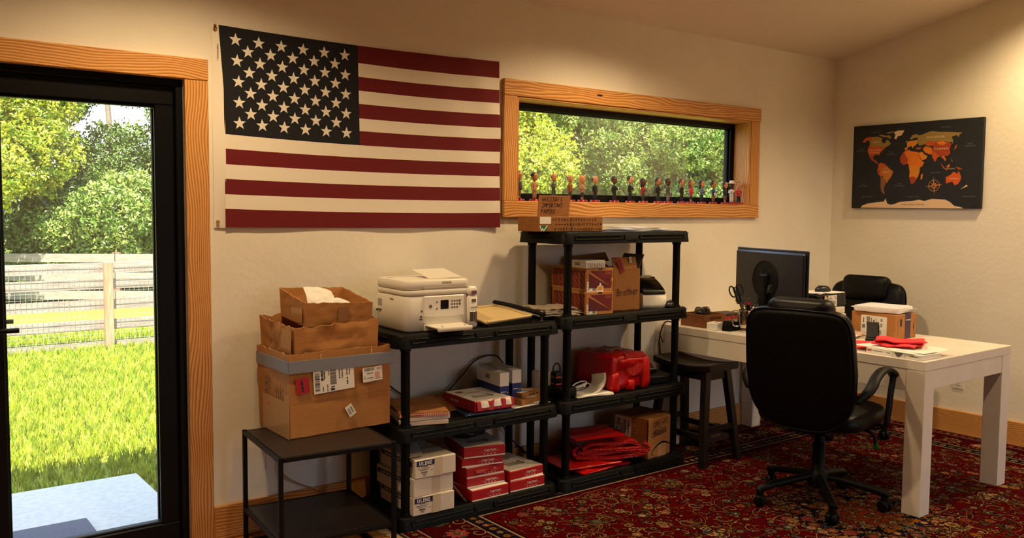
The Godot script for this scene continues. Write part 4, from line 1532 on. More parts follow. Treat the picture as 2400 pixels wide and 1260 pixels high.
# an office chair that faces +z, standing on y = 0
func office_chair(t: Node3D, star: float, seat_y: float, back_top: float, wide: float) -> void:
	var st := S()
	for i in 5:
		var a := star + TAU * i / 5
		var d := Vector3(sin(a), 0, cos(a))
		st = S()
		var sd := Vector3(d.z, 0, -d.x)
		oval_tube(st, [Vector3(0, 0.135, 0) + d * 0.03, Vector3(0, 0.125, 0) + d * 0.12, Vector3(0, 0.105, 0) + d * 0.23, Vector3(0, 0.088, 0) + d * 0.305, Vector3(0, 0.078, 0) + d * 0.318], 0.021, 0.018, sd)
		var leg := ob("base_leg", st, M.black, t)
		st = S()
		var c := d * 0.305
		var ax := (sd * 0.8 + d * 0.6).normalized()
		for s in [-1.0, 1.0]:
			var m: Vector3 = c + Vector3(0, 0.029, 0) + ax * s * 0.014
			lathe(st, [Vector2(0.012, -0.011), Vector2(0.026, -0.010), Vector2(0.028, -0.005), Vector2(0.028, 0.005), Vector2(0.026, 0.010), Vector2(0.012, 0.011)], 20, Transform3D(Basis(ax.cross(Vector3.UP), ax, ax.cross(Vector3.UP).cross(ax)), m))
		oval_tube(st, [c + Vector3(0, 0.040, 0), c + Vector3(0, 0.062, 0), c + Vector3(0, 0.085, 0)], 0.018, 0.018, ax)
		ob("caster", st, M.black, leg)
	st = S()
	lathe(st, [Vector2(0.05, 0.085), Vector2(0.052, 0.10), Vector2(0.05, 0.145), Vector2(0.034, 0.165), Vector2(0.030, 0.17), Vector2(0.030, 0.30), Vector2(0.026, 0.302), Vector2(0.026, seat_y - 0.09)], 28)
	ob("gas_column", st, M.black, t)
	st = S()
	bx(st, Vector3(0, seat_y - 0.08, -0.02), Vector3(0.20, 0.045, 0.26), 0.012)
	tube(st, smooth_path([Vector3(-0.09, seat_y - 0.085, 0.05), Vector3(-0.18, seat_y - 0.085, 0.06), Vector3(-0.235, seat_y - 0.10, 0.06), Vector3(-0.25, seat_y - 0.145, 0.06)]), 0.008, 10)
	ob("tilt_mechanism", st, M.black, t)
	st = S()
	var sp := rrect(wide * 0.98, 0.50, 0.11, 6)
	pillow(st, sp, 0.075, 0.022, 0.0, false, Transform3D(Basis(Vector3.RIGHT, Vector3.FORWARD, Vector3.UP), Vector3(0, seat_y - 0.02, 0.02)))
	ob("seat", st, M.leather, t)
	# backrest: leans back
	var lean := Transform3D(Basis(Vector3.RIGHT, deg_to_rad(-9.0)), Vector3(0, seat_y - 0.06, -0.225))
	var bh := back_top - (seat_y - 0.06)
	bh /= cos(deg_to_rad(9.0))
	var ol := PackedVector2Array()
	for i in 40:
		var s := i / 40.0
		var a := TAU * s
		var e := 0.27 if s < 0.5 else 0.42
		var x := signf(cos(a)) * pow(absf(cos(a)), e) * wide * 0.5
		var y := signf(sin(a)) * pow(absf(sin(a)), e) * bh * 0.5
		if y < 0.0:
			x *= 1.0 - 0.30 * pow(-y / (bh * 0.5), 3.0)
		else:
			x *= 1.0 - 0.06 * pow(y / (bh * 0.5), 2.0)
			y += 0.012 * (1.0 - pow(absf(x) / (wide * 0.5), 2.0)) * (y / (bh * 0.5)) - 0.008
		ol.append(Vector2(x, y + bh * 0.5))
	st = S()
	pillow(st, ol, 0.075, 0.025, 0.35, true, lean)
	var back := ob("backrest", st, M.leather, t)
	st = S()
	var hp := rrect(wide * 0.60, 0.17, 0.045, 5, 0.0, bh - 0.062)
	pillow(st, hp, 0.08, 0.024, 0.25, false, lean * Transform3D(Basis(), Vector3(0, 0.012, 0.038)))
	ob("head_cushion", st, M.leather, back)
	# piping round the back edge
	st = S()
	var pp := []
	for i in ol.size() + 1:
		var p := ol[i % ol.size()]
		var cc := Vector2(0, bh * 0.5)
		var q := cc + (p - cc) * 0.985
		pp.append(lean * Vector3(q.x, q.y, -0.028 + 0.35 * q.x * q.x))
	tube(st, pp, 0.0045, 6)
	ob("piping", st, M.leather, back)
	# looped arms
	for s in [-1.0, 1.0]:
		st = S()
		var x: float = s * (wide * 0.5 + 0.035)
		oval_tube(st, smooth_path([Vector3(x * 0.86, seat_y + 0.10, -0.235), Vector3(x, seat_y + 0.155, -0.19), Vector3(x, seat_y + 0.205, -0.10), Vector3(x, seat_y + 0.225, 0.0), Vector3(x, seat_y + 0.205, 0.10), Vector3(x, seat_y + 0.165, 0.165), Vector3(x, seat_y + 0.145, 0.185)]), 0.027, 0.014, Vector3.RIGHT)
		var arm := ob("armrest", st, M.black, t)
		st = S()
		oval_tube(st, smooth_path([Vector3(x, seat_y + 0.175, 0.135), Vector3(x, seat_y + 0.10, 0.105), Vector3(x * 0.99, seat_y + 0.0, 0.085), Vector3(x * 0.93, seat_y - 0.065, 0.08), Vector3(x * 0.6, seat_y - 0.08, 0.08)]), 0.014, 0.02, Vector3.RIGHT)
		ob("support", st, M.black, arm)


func chair_one() -> void:
	var t := thing("office_chair", "black leather office chair in front of the desk seen from behind, green tag below", "chair", Vector3(-1.99, 0.011, 1.262), 102)
	office_chair(t, deg_to_rad(-2.0), 0.47, 0.985, 0.52)
	var st := S()
	var hang := Vector3(-0.25, 0.335, 0.06)
	lathe(st, [Vector2(0.001, -0.038), Vector2(0.012, -0.037), Vector2(0.018, -0.026), Vector2(0.017, -0.014), Vector2(0.010, 0.0), Vector2(0.003, 0.006), Vector2(0.001, 0.007)], 20, Transform3D(Basis(Vector3.UP, -0.5), hang), 1.0, 0.14)
	ob("green_tag", st, mat(rgb(30, 150, 70), 0.6), t).set_meta("label", "green egg-shaped tag")
	st = S()
	tube(st, [hang + Vector3(0, 0.005, 0), Vector3(-0.25, 0.375, 0.06)], 0.0012, 6)
	ob("tag_string", st, M.cord, t)


func chair_two() -> void:
	var t := thing("office_chair", "black leather office chair behind the desk against the right wall", "chair", Vector3(-0.60, 0.011, 0.50), -90)
	office_chair(t, deg_to_rad(20.0), 0.47, 0.965, 0.54)


func stool() -> void:
	var t := thing("saddle_stool", "black wooden saddle-seat stool between the tall shelves and the desk", "stool", Vector3(-1.852, 0.011, 0.345), 0)
	var bm := mat(rgb(17, 13, 12), 0.36)
	var H := 0.575
	var st := S()
	var sec := []
	for i in 17:
		var z := lerpf(-0.215, 0.215, i / 16.0)
		var dip := 0.022 * (1.0 - pow(absf(z) / 0.215, 2.0))
		var ring := []
		for p in rrect(0.245, 0.042, 0.010, 3):
			ring.append(Vector3(p.x, H - 0.021 - dip + p.y, z))
		sec.append(ring)
	st.set_smooth_group(0)
	var n: int = sec[0].size()
	for i in sec.size() - 1:
		for k in n:
			quad(st, sec[i][k], sec[i][(k + 1) % n], sec[i + 1][(k + 1) % n], sec[i + 1][k])
	st.set_smooth_group(-1)
	face(st, sec[0], Vector3.FORWARD)
	face(st, sec[-1], Vector3.BACK)
	ob("seat", st, bm, t)
	var foot := func(sx: float, sz: float, y: float) -> Vector3:
		var k := 1.0 - y / (H - 0.04)
		return Vector3(sx * (0.085 + 0.065 * k), y, sz * (0.155 + 0.045 * k))
	for sx in [-1.0, 1.0]:
		for sz in [-1.0, 1.0]:
			st = S()
			var a: Vector3 = foot.call(sx, sz, 0.0)
			var b: Vector3 = foot.call(sx, sz, H - 0.05)
			var q := []
			for e in [[a, 0.018], [b, 0.02]]:
				for o in [[-1, 1], [1, 1], [1, -1], [-1, -1]]:
					q.append(e[0] + Vector3(o[0] * e[1], 0, o[1] * e[1]))
			hexa(st, q)
			ob("leg", st, bm, t)
	for s in [-1.0, 1.0]:
		for q in [[0.20, 0], [0.16, 1], [H - 0.075, 0], [H - 0.075, 1]]:
			st = S()
			var a: Vector3 = foot.call(-1 if q[1] == 0 else s, s if q[1] == 0 else -1, q[0])
			var b: Vector3 = foot.call(1 if q[1] == 0 else s, s if q[1] == 0 else 1, q[0])
			var d := b - a
			var hh := 0.05 if q[0] > 0.4 else 0.032
			bx(st, (a + b) / 2, Vector3(d.length() if q[1] == 0 else 0.018, hh, 0.018 if q[1] == 0 else d.length()), 0.002)
			ob("stretcher", st, bm, t)


# ---------------------------------------------------------------- the side table's boxes and the low shelves
# a soft block on y = 0, swollen and creased; e near 0 is boxy, near 1 round
func lumpy(st: SurfaceTool, s: Vector3, e: float, amp: float, sd: int, freq := 6.0, nu := 40, nv := 24, xf := Transform3D()) -> void:
	var n := FastNoiseLite.new()
	n.seed = sd
	n.frequency = 1.0
	n.fractal_octaves = 3
	var rows := []
	for j in nv + 1:
		var b := -PI / 2 + PI * j / nv
		var row := []
		for i in nu:
			var a := TAU * i / nu
			var cb := signf(cos(b)) * pow(absf(cos(b)), e)
			var p := Vector3(signf(cos(a)) * pow(absf(cos(a)), e) * cb, signf(sin(b)) * pow(absf(sin(b)), e), signf(sin(a)) * pow(absf(sin(a)), e) * cb)
			p = p * s / 2.0
			var d := p.normalized()
			p += d * amp * n.get_noise_3dv(p * freq)
			p.y = maxf(p.y + s.y / 2, 0.0)
			row.append(xf * p)
		rows.append(row)
	st.set_smooth_group(0)
	for j in nv:
		for i in nu:
			var i2 := (i + 1) % nu
			quad(st, rows[j][i2], rows[j][i], rows[j + 1][i], rows[j + 1][i2])
	st.set_smooth_group(-1)


func closed_box(n: String, label: String, cat: String, at: Vector3, yaw: float, s: Vector3, m: Material, tape: Material = null, group := "") -> Node3D:
	var t := thing(n, label, cat, at, yaw, group)
	var st := S()
	bx(st, Vector3(0, s.y / 2, 0), s, 0.003)
	ob("carton", st, m, t)
	st = S()
	bx(st, Vector3(0, s.y + 0.0001, 0), Vector3(s.x * 0.99, 0.0006, 0.002))
	ob("seam", st, M.marker, t)
	if tape:
		st = S()
		bx(st, Vector3(0, s.y + 0.0002, 0), Vector3(s.x * 0.995, 0.0008, 0.05))
		ob("tape", st, tape, t)
	return t


# four worn cardboard walls and a bottom between free corners (as hexa); rim wobble in metres
func open_box(t: Node3D, p: Array, m: Material, wob: float, sd: int, inner: Material = null) -> void:
	var n := FastNoiseLite.new()
	n.seed = sd
	n.frequency = 1.0
	n.fractal_octaves = 3
	var c := Vector3()
	for v in p:
		c += v / 8.0
	for f in [[0, 1], [1, 2], [2, 3], [3, 0]]:
		var a: Vector3 = p[f[0]]
		var b: Vector3 = p[f[1]]
		var a2: Vector3 = p[f[0] + 4]
		var b2: Vector3 = p[f[1] + 4]
		var out := ((a + b) / 2 - c) * Vector3(1, 0, 1)
		out = out.normalized()
		var st := S()
		sheet(st, func(u: float, v: float) -> Vector3:
			var q := a.lerp(b, u).lerp(a2.lerp(b2, u), v)
			var e := 4.0 * u * (1.0 - u)
			q += out * (n.get_noise_2d(u * 3.0 + f[0] * 7.0, v * 2.5) * wob * 0.9 * clampf(e * 2.0, 0, 1))
			q.y += (n.get_noise_2d(u * 7.0 + f[0] * 5.0, 40.0) + 0.6 * n.get_noise_2d(u * 31.0, 9.0)) * wob * v * v
			return q, 24, 8, 0.005)
		ob("panel", st, m, t)
	var st := S()
	var up := Vector3(0, 0.004, 0)
	hexa(st, [p[0], p[1], p[2], p[3], p[0] + up, p[1] + up, p[2] + up, p[3] + up])
	ob("bottom", st, inner if inner else m, t)


func at_world(o: Vector3, p: Array) -> Array:
	var out := []
	for q in p:
		out.append(Vector3(q[0], q[1], q[2]) - o)
	return out


# four corners on the ground from front-left corner, yaw, width, depth; then tops with a flare
func corners(w: float, d: float, h: float, flare := 0.0) -> Array:
	var o := []
	for k in 2:
		var e := flare * k
		for q in [[-1, 1], [1, 1], [1, -1], [-1, -1]]:
			o.append(Vector3(q[0] * (w / 2 + e), h * k, q[1] * (d / 2 + e)))
	return o


func ream(label: String, at: Vector3, yaw: float, h: float, group: String) -> Node3D:
	var s := Vector3(0.214, h, 0.279)
	var t := thing("paper_ream", label, "paper", at, yaw, group)
	var st := S()
	bx(st, Vector3(0, h / 2, 0), s, 0.003)
	ob("wrapper", st, M.red_pack, t)
	st = S()
	bx(st, Vector3(0, h + 0.0003, 0), Vector3(s.x - 0.006, 0.0008, s.z - 0.006))
	bx(st, Vector3(0.0, 0.004, s.z / 2 + 0.0003), Vector3(s.x - 0.004, 0.006, 0.0008))
	ob("white_band", st, M.paper, t)
	text(t, "Copy Paper", 0.0085, M.white_ink, on_face(s, "front", 0.135, h * 0.62))
	st = S()
	var f := on_face(s, "front", 0, 0)
	for i in 16:
		flat(st, 0.085 + i * 0.0062, h * 0.44, 0.0045, 0.0016, f)
	for i in 4:
		flat(st, 0.10 + i * 0.018, h * 0.22, 0.009, 0.0045, f)
	ob("print", st, mat(rgb(230, 180, 170), 0.7), t)
	return t


# the picture printed on a ream's top: folded sheet and a red square mark
func ream_top(t: Node3D, h: float) -> void:
	var f := on_face(Vector3(0.214, h, 0.279), "top", 0, 0)
	var st := S()
	for q in [[0.045, 0.07, 0.10, 0.006, 150], [0.05, 0.076, 0.09, 0.04, 205]]:
		flat(st, q[0], q[1], q[2], q[3], f, 0.0010)
	ob("print", st, mat(rgb(176, 168, 158), 0.8), t)
	st = S()
	var tr := [f * Vector3(0.145, 0.07, 0.0011), f * Vector3(0.165, 0.08, 0.0011), f * Vector3(0.152, 0.13, 0.0011), f * Vector3(0.14, 0.116, 0.0011)]
	face(st, tr, Vector3.UP)
	ob("print", st, mat(rgb(110, 104, 98), 0.8), t)
	st = S()
	for q in [[0, 0, 0.034, 0.005], [0, 0.028, 0.034, 0.005], [0, 0, 0.005, 0.033], [0.029, 0, 0.005, 0.033], [0.014, 0.006, 0.005, 0.018], [0.008, 0.012, 0.018, 0.005]]:
		flat(st, 0.03 + q[0], 0.20 + q[1], q[2], q[3], f, 0.0010)
	ob("emblem", st, M.red_pack, t)
	text(t, "Copy Paper", 0.011, M.ink, on_face(Vector3(0.214, h, 0.279), "top", 0.105, 0.18))


func shelf_things() -> void:
	var tape := mat(rgb(150, 104, 56), 0.25)
	var clear := mat(rgb(178, 126, 72), 0.16)
	# --- the stack on the side table
	var H := 0.4945
	var t := thing("cardboard_box", "large cardboard box with grey duct tape round it, lowest on the side table", "box", Vector3(-4.108, H, 0.2065), 0)
	var W := 0.470
	var D := 0.335
	var Hh := 0.345
	var O := t.position
	t.rotation = Vector3.ZERO
	open_box(t, at_world(O, [[-4.343, 0.4945, 0.378], [-3.873, 0.4945, 0.360], [-3.882, 0.4945, 0.045], [-4.342, 0.4945, 0.045], [-4.343, 0.838, 0.370], [-3.874, 0.842, 0.365], [-3.878, 0.845, 0.042], [-4.351, 0.842, 0.042]]), M.card, 0.006, 5, M.card_dark)
	var s := Vector3(W, Hh, D)
	var f := on_face(s, "front", 0, 0, 0, 0.004)
	var st := S()
	bx(st, f * Vector3(W / 2, Hh - 0.052, 0.002), Vector3(W + 0.012, 0.052, 0.003), 0.001)
	ob("duct_tape", st, mat(rgb(128, 128, 132), 0.38, 0.25), t)
	st = S()
	bx(st, Vector3(-W / 2 - 0.0065, Hh - 0.052, 0), Vector3(0.003, 0.052, D + 0.012), 0.001)
	ob("duct_tape", st, mat(rgb(128, 132, 140), 0.38, 0.25), t)
	var stf := func(u: float, v: float, dg: float) -> Transform3D: return on_face(s, "front", u, v, dg, 0.0055)
	sticker(t, "shipping_label", stf.call(0.105, 0.172, 3.0), 0.185, 0.098, [[0.006, 0.010, 0.022, 0.08, false], [0.075, 0.03, 0.028, 0.062, false]], [[0.034, 0.052, 0.008, 0.04], [0.047, 0.06, 0.006, 0.03], [0.06, 0.004, 0.004, 0.03], [0.068, 0.07, 0.004, 0.02], [0.115, 0.05, 0.005, 0.042], [0.128, 0.05, 0.005, 0.042], [0.15, 0.02, 0.006, 0.03], [0.15, 0.06, 0.005, 0.03], [0.162, 0.06, 0.004, 0.03], [0.078, 0.004, 0.016, 0.018], [0.04, 0.006, 0.004, 0.02]])
	text(t, "LGCA", 0.012, M.ink, stf.call(0.145, 0.248, 3.0) * Transform3D(Basis(Vector3.BACK, -PI / 2), Vector3.ZERO))
	text(t, "E", 0.015, M.ink, stf.call(0.187, 0.186, 3.0) * Transform3D(Basis(Vector3.BACK, -PI / 2), Vector3.ZERO))
	sticker(t, "customs_label", stf.call(0.330, 0.196, 3.5), 0.094, 0.062, [[0.008, 0.046, 0.046, 0.014, true]], [[0.02, 0.034, 0.028, 0.004], [0.005, 0.022, 0.008, 0.003], [0.005, 0.014, 0.008, 0.003], [0.02, 0.014, 0.03, 0.003], [0.07, 0.05, 0.018, 0.003], [0.06, 0.008, 0.028, 0.002]])
	st = S()
	flat(st, 0.058, 0.012, 0.022, 0.026, stf.call(0.330, 0.196, 3.5), 0.0008)
	ob("stamp", st, mat(rgb(224, 168, 160), 0.8), t)
	sticker(t, "round_sticker", stf.call(0.268, 0.055, 30.0), 0.034, 0.05, [[0.02, 0.012, 0.008, 0.028, false]], [[0.006, 0.008, 0.003, 0.03], [0.012, 0.008, 0.003, 0.03]])
	sticker(t, "red_label", stf.call(0.030, 0.178, 7.0), 0.058, 0.066, [], [[0.022, 0.01, 0.01, 0.046]], mat(rgb(168, 12, 42), 0.6))
	st = S()
	for q in [[0.135, 0.27, 0.003, 0.07], [0.368, 0.29, 0.004, 0.055]]:
		flat(st, q[0], q[1], q[2], q[3], on_face(s, "front", 0, 0, 0, 0.0055), 0.0)
	ob("torn_slit", st, mat(rgb(222, 190, 140), 0.8), t)
	st = S()
	var cr := PackedVector2Array()
	for i in 20:
		cr.append(Vector2(0.005 + i * 0.0238, 0.142 + i * 0.0004 + rng.randf_range(-0.0015, 0.0015)))
	stroke(st, cr, 0.0022, on_face(s, "front", 0, 0, 0, 0.0055))
	ob("crease", st, M.card_dark, t)
	var lf := on_face(s, "left", 0.10, 0.165, -4, 0.009)
	handwriting(t, "Blink", 0.06, 0.20, M.marker, lf, 0.0034)
	st = S()
	bx(st, Vector3(-W / 2 - 0.007, 0.075, 0.03), Vector3(0.0015, 0.15, 0.26))
	bx(st, Vector3(-W / 2 - 0.007, 0.09, 0.155), Vector3(0.002, 0.18, 0.05))
	ob("clear_tape", st, clear, t)
	st = S()
	cyl(st, Vector3(-W / 2 - 0.0085, 0.115, -0.035), Vector3(-W / 2 - 0.007, 0.115, -0.035), 0.008, 14)
	ob("red_dot", st, mat(rgb(214, 70, 50), 0.7), t)
	# second box, nested
	t = thing("cardboard_box", "shallow worn cardboard box with ragged rims, middle of the side table's stack", "box", Vector3(-4.118, 0.79, 0.2025))
	var W2 := 0.382
	var D2 := 0.285
	var H2 := 0.155
	open_box(t, at_world(t.position, [[-4.303, 0.79, 0.340], [-3.925, 0.79, 0.342], [-3.930, 0.79, 0.065], [-4.335, 0.79, 0.065], [-4.309, 0.940, 0.347], [-3.920, 0.955, 0.345], [-3.905, 0.972, 0.060], [-4.345, 0.968, 0.062]]), M.card, 0.011, 9, M.card_dark)
	st = S()
	for i in 7:
		cr = PackedVector2Array()
		var y := 0.05 + i * 0.02
		for k in 14:
			cr.append(Vector2(0.012 + k * 0.0265, y + k * rng.randf_range(-0.0002, 0.0012)))
		if i % 2 == 0:
			stroke(st, cr, 0.0016, on_face(Vector3(W2, H2, D2), "front", 0, 0, 0, 0.010))
	ob("crease", st, M.card_dark, t)
	st = S()
	bx(st, Vector3(-W2 / 2 - 0.010, 0.08, 0.070), Vector3(0.0016, 0.13, 0.13))
	ob("clear_tape", st, clear, t)
	# top box
	t = thing("cardboard_box", "small clean open cardboard box holding white packing paper, top of the stack", "box", Vector3(-4.095, 0.94, 0.205))
	var W3 := 0.31
	var D3 := 0.228
	open_box(t, at_world(t.position, [[-4.243, 0.938, 0.312], [-3.937, 0.943, 0.312], [-3.962, 0.975, 0.095], [-4.262, 0.968, 0.095], [-4.249, 1.040, 0.322], [-3.935, 1.028, 0.322], [-3.958, 1.075, 0.083], [-4.262, 1.088, 0.083]]), M.card, 0.004, 13, M.card_dark)
	st = S()
	bx(st, Vector3(0.02, 0.046, 0.1125), Vector3(0.05, 0.085, 0.001), 0, Transform3D(Basis(Vector3.RIGHT, 0.10), Vector3.ZERO))
	ob("tape", st, tape, t)
	st = S()
	bx(st, Vector3(-W3 / 2 - 0.004, 0.045, 0.04), Vector3(0.001, 0.06, 0.11))
	ob("clear_tape", st, clear, t)
	var pn := FastNoiseLite.new()
	pn.seed = 4
	pn.frequency = 1.0
	st = S()
	sheet(st, func(u: float, v: float) -> Vector3: return Vector3(-0.10 + 0.135 * u + 0.012 * v, 0.055 + 0.085 * pow(v, 0.6) * (1.0 - 0.35 * pow(u, 3.0)) + 0.004 * pn.get_noise_2d(u * 3, v * 3), 0.055 - 0.075 * v + 0.018 * sin(PI * u) + 0.010 * pn.get_noise_2d(v * 3, u * 2)), 18, 12, 0.0008)
	ob("crumpled_sheet", st, M.paper, self, Transform3D())
	var pk := get_child(get_child_count() - 1) as MeshInstance3D
	pk.name = numbered("packing_paper")
	pk.position = Vector3(-4.105, 0.955, 0.195)
	tag(pk, "crumpled white packing paper sticking out of the top cardboard box", "paper")
	st = S()
	lumpy(st, Vector3(0.10, 0.07, 0.08), 0.9, 0.012, 77, 14.0, 28, 16, Transform3D(Basis(), Vector3(0.0, 0.0, 0.03)))
	var pk2 := ob("packing_paper", st, M.paper, self)
	pk2.position = Vector3(-4.05, 0.975, 0.20)
	tag(pk2, "second balled sheet of white packing paper, lower inside the top cardboard box", "paper")
	printer()
	trimmer()
	# --- middle shelf
	var Y := 0.4705
	t = thing("padded_envelopes", "stack of brown kraft mailers on the low unit's middle shelf, striped red edge on top", "envelope", Vector3(-3.675, Y + 0.042, 0.262), -16)
	for q in [[0.0, 0.0, 0.008, "card_dark"], [0.008, -3.0, 0.008, "card_dark"]]:
		st = S()
		var yy: float = q[0]
		sheet(st, func(u: float, v: float) -> Vector3: return Vector3((u - 0.5) * 0.225, yy + 0.008 + 0.004 * sin(u * 5.0 + yy * 300) * v + 0.004 * sin(v * 7.0), (0.5 - v) * 0.32), 12, 14, 0.007)
		ob("mailer", st, M[q[3]], t, Transform3D(Basis(Vector3.UP, deg_to_rad(q[1])), Vector3.ZERO))
	st = S()
	for i in 26:
		bx(st, Vector3(-0.105 + i * 0.0084, 0.006, 0.1615), Vector3(0.0042, 0.011, 0.0012), 0, Transform3D(Basis(Vector3.UP, deg_to_rad(-3))))
	ob("red_stripes", st, mat(rgb(196, 60, 44), 0.7), t)
	st = S()
	bx(st, Vector3(0, 0.006, 0.160), Vector3(0.222, 0.012, 0.001), 0, Transform3D(Basis(Vector3.UP, deg_to_rad(-3))))
	ob("white_edge", st, M.paper, t)
	for q in [["upper", 0.022, 2.0, 0.019, "white paper pad with a ragged edge under the kraft mailers, upper of two"], ["lower", 0.0, -1.5, 0.020, "white paper pad at the bottom of the pile under the kraft mailers"]]:
		var pd := thing("paper_pad", q[4], "paper", Vector3(-3.675, Y + q[1], 0.262), -16 + q[2], "")
		st = S()
		bx(st, Vector3(0, q[3] / 2, 0), Vector3(0.218, q[3], 0.31), 0.003)
		ob("sheets", st, M.paper, pd)
		st = S()
		for i in 4:
			bx(st, Vector3(0.001 * i, 0.003 + i * 0.0045, 0.1553), Vector3(0.214, 0.0008, 0.001))
		ob("sheet_edges", st, M.card_light, pd)
	t = thing("kraft_mailer", "flat brown mailer lying behind the opened red paper ream", "envelope", Vector3(-3.50, Y, 0.17), 8)
	st = S()
	sheet(st, func(u: float, v: float) -> Vector3: return Vector3((u - 0.5) * 0.2, 0.012 + 0.03 * v * v, (0.5 - v) * 0.2), 8, 8, 0.006)
	ob("mailer", st, M.card_dark, t)
	# blue folders under the opened ream
	t = thing("folder_stack", "dark blue folders lying under the opened red paper ream", "folder", Vector3(-3.335, Y, 0.265), -6)
	for i in 3:
		st = S()
		bx(st, Vector3(0.006 * i - 0.012, 0.003 + i * 0.0042, 0.004 * i), Vector3(0.24, 0.003, 0.29), 0.001, Transform3D(Basis(Vector3.UP, 0.04 * i - 0.05)))
		ob("folder", st, [M.navy, mat(rgb(60, 92, 130), 0.5), M.navy][i], t)
	t = ream("opened red copy paper ream with a torn wrapper on the low unit's middle shelf", Vector3(-3.328, Y + 0.014, 0.255), -2, 0.052, "")
	for c in t.get_children():
		if c.name.begins_with("lettering") or c.name.begins_with("print") or c.name.begins_with("white_band"):
			t.remove_child(c)
			c.free()
	st = S()
	bx(st, Vector3(0, 0.0525, 0), Vector3(0.208, 0.001, 0.272))
	ob("white_top", st, M.paper, t)
	ream_top(t, 0.053)
	for q in [[0.03, 0.04], [0.10, 0.055], [0.17, 0.045]]:
		st = S()
		var qx: float = q[0]
		sheet(st, func(u: float, v: float) -> Vector3: return Vector3(-0.107 + qx - 0.02 + 0.07 * u, 0.05 - 0.042 * v * v + 0.003 * sin(u * 9.0 + qx * 40), 0.1395 + 0.010 * v + 0.003 * sin(u * 7.0)), 8, 5, 0.001)
		ob("torn_flap", st, M.red_pack, t)
	st = S()
	sheet(st, func(u: float, v: float) -> Vector3: return Vector3(-0.075 + 0.17 * u, 0.051 - 0.03 * v * v, 0.139 + 0.012 * v + 0.003 * sin(u * 15.0)), 14, 5, 0.0008)
	ob("sheet_ends", st, M.paper, t)
	text(t, "Copy Paper", 0.011, M.white_ink, on_face(Vector3(0.214, 0.052, 0.279), "left", 0.10, 0.030))
	# ink boxes
	for q in [["white and blue ink box marked 502, nearer of the two behind the opened ream", Vector3(-3.195, Y, 0.195), -6.1, 1], ["white and blue ink box standing behind the one marked 502", Vector3(-3.09, Y, 0.165), -8.8, 0]]:
		var bs := Vector3(0.052, 0.167, 0.235)
		t = thing("ink_box", q[0], "box", q[1], q[2], "")
		st = S()
		bx(st, Vector3(0, bs.y * 0.30, 0), Vector3(bs.x, bs.y * 0.60, bs.z), 0.001)
		ob("blue_half", st, M.blue, t)
		st = S()
		bx(st, Vector3(0, bs.y * 0.80, 0), Vector3(bs.x, bs.y * 0.40, bs.z), 0.001)
		ob("white_half", st, M.paper, t)
		if q[3] == 1:
			text(t, "502", 0.020, M.navy, on_face(bs, "left", 0.115, 0.134))
		for i in 4:
			st = S()
			var fx := on_face(bs, "left", 0.04 + i * 0.05, 0.055)
			cyl(st, fx * Vector3(0, 0, 0), fx * Vector3(0, 0, 0.0008), 0.009, 14)
			ob("colour_dot", st, mat([rgb(200, 196, 190), rgb(60, 150, 190), rgb(200, 60, 60), rgb(206, 170, 50)][i], 0.6), t)
		st = S()
		fx_rows(st, on_face(bs, "front", 0, 0), [[0.006, 0.07, 0.03, 0.004], [0.04, 0.066, 0.008, 0.003]])
		ob("print", st, M.white_ink, t)
	# small brown cartons, envelope and sheet
	t = thing("white_sheet", "white paper sheet under the small brown cartons", "paper", Vector3(-3.085, Y, 0.30), 4)
	st = S()
	bx(st, Vector3(0, 0.0015, 0), Vector3(0.24, 0.003, 0.15), 0.001)
	ob("sheet", st, M.paper, t)
	t = closed_box("small_carton", "small brown carton with a white address label beside the opened red ream", "box", Vector3(-3.06, Y + 0.003, 0.295), 15.9, Vector3(0.185, 0.027, 0.085), M.card)
	sticker(t, "shipping_label", Transform3D(Basis(Vector3.RIGHT, Vector3.FORWARD, Vector3.UP), Vector3(-0.035, 0.0285, 0.036)), 0.115, 0.06, [[0.07, 0.03, 0.035, 0.02, true]], [[0.006, 0.045, 0.05, 0.004], [0.006, 0.034, 0.055, 0.004], [0.006, 0.02, 0.04, 0.003], [0.006, 0.01, 0.05, 0.003]])
	t = closed_box("small_carton", "slim brown carton with hazard print, upper of two beside the opened ream", "box", Vector3(-3.035, Y + 0.032, 0.265), 9.0, Vector3(0.155, 0.019, 0.09), M.card)
	text(t, "A", 0.009, M.ink, on_face(Vector3(0.155, 0.019, 0.09), "front", 0.05, 0.009))
	st = S()
	fx_rows(st, on_face(Vector3(0.155, 0.019, 0.09), "front", 0, 0), [[0.062, 0.007, 0.03, 0.004], [0.105, 0.005, 0.012, 0.009]])
	ob("print", st, M.ink, t)
	t = thing("envelope", "white envelope lying on top of the slim brown carton", "envelope", Vector3(-3.065, Y + 0.052, 0.262), 14)
	st = S()
	bx(st, Vector3(0, 0.001, 0), Vector3(0.10, 0.002, 0.075), 0.0008)
	ob("sheet", st, M.paper, t)
	# --- bottom shelf
	Y = 0.0712
	var face_s := Vector3(0.214, 0.084, 0.325)
	var wl := mat(rgb(222, 212, 198), 0.8)
	for q in [[Vector3(-3.680, Y, 0.268), -2.4, "white shipping-supply carton at the bottom of the stack of three on the low unit", 1], [Vector3(-3.690, Y + 0.0845, 0.262), 2.1, "white carton without a front label, middle of the stack of three", 0], [Vector3(-3.678, Y + 0.169, 0.272), -0.9, "white shipping-supply carton on top of the stack of three", 1]]:
		t = closed_box("supply_carton", q[2], "box", q[0], q[1], face_s, wl, mat(rgb(206, 190, 166), 0.3))
		st = S()
		bx(st, Vector3(0.012, 0.042, face_s.z / 2 + 0.0003), Vector3(0.046, 0.082, 0.0006))
		ob("tape", st, mat(rgb(208, 192, 168), 0.3), t)
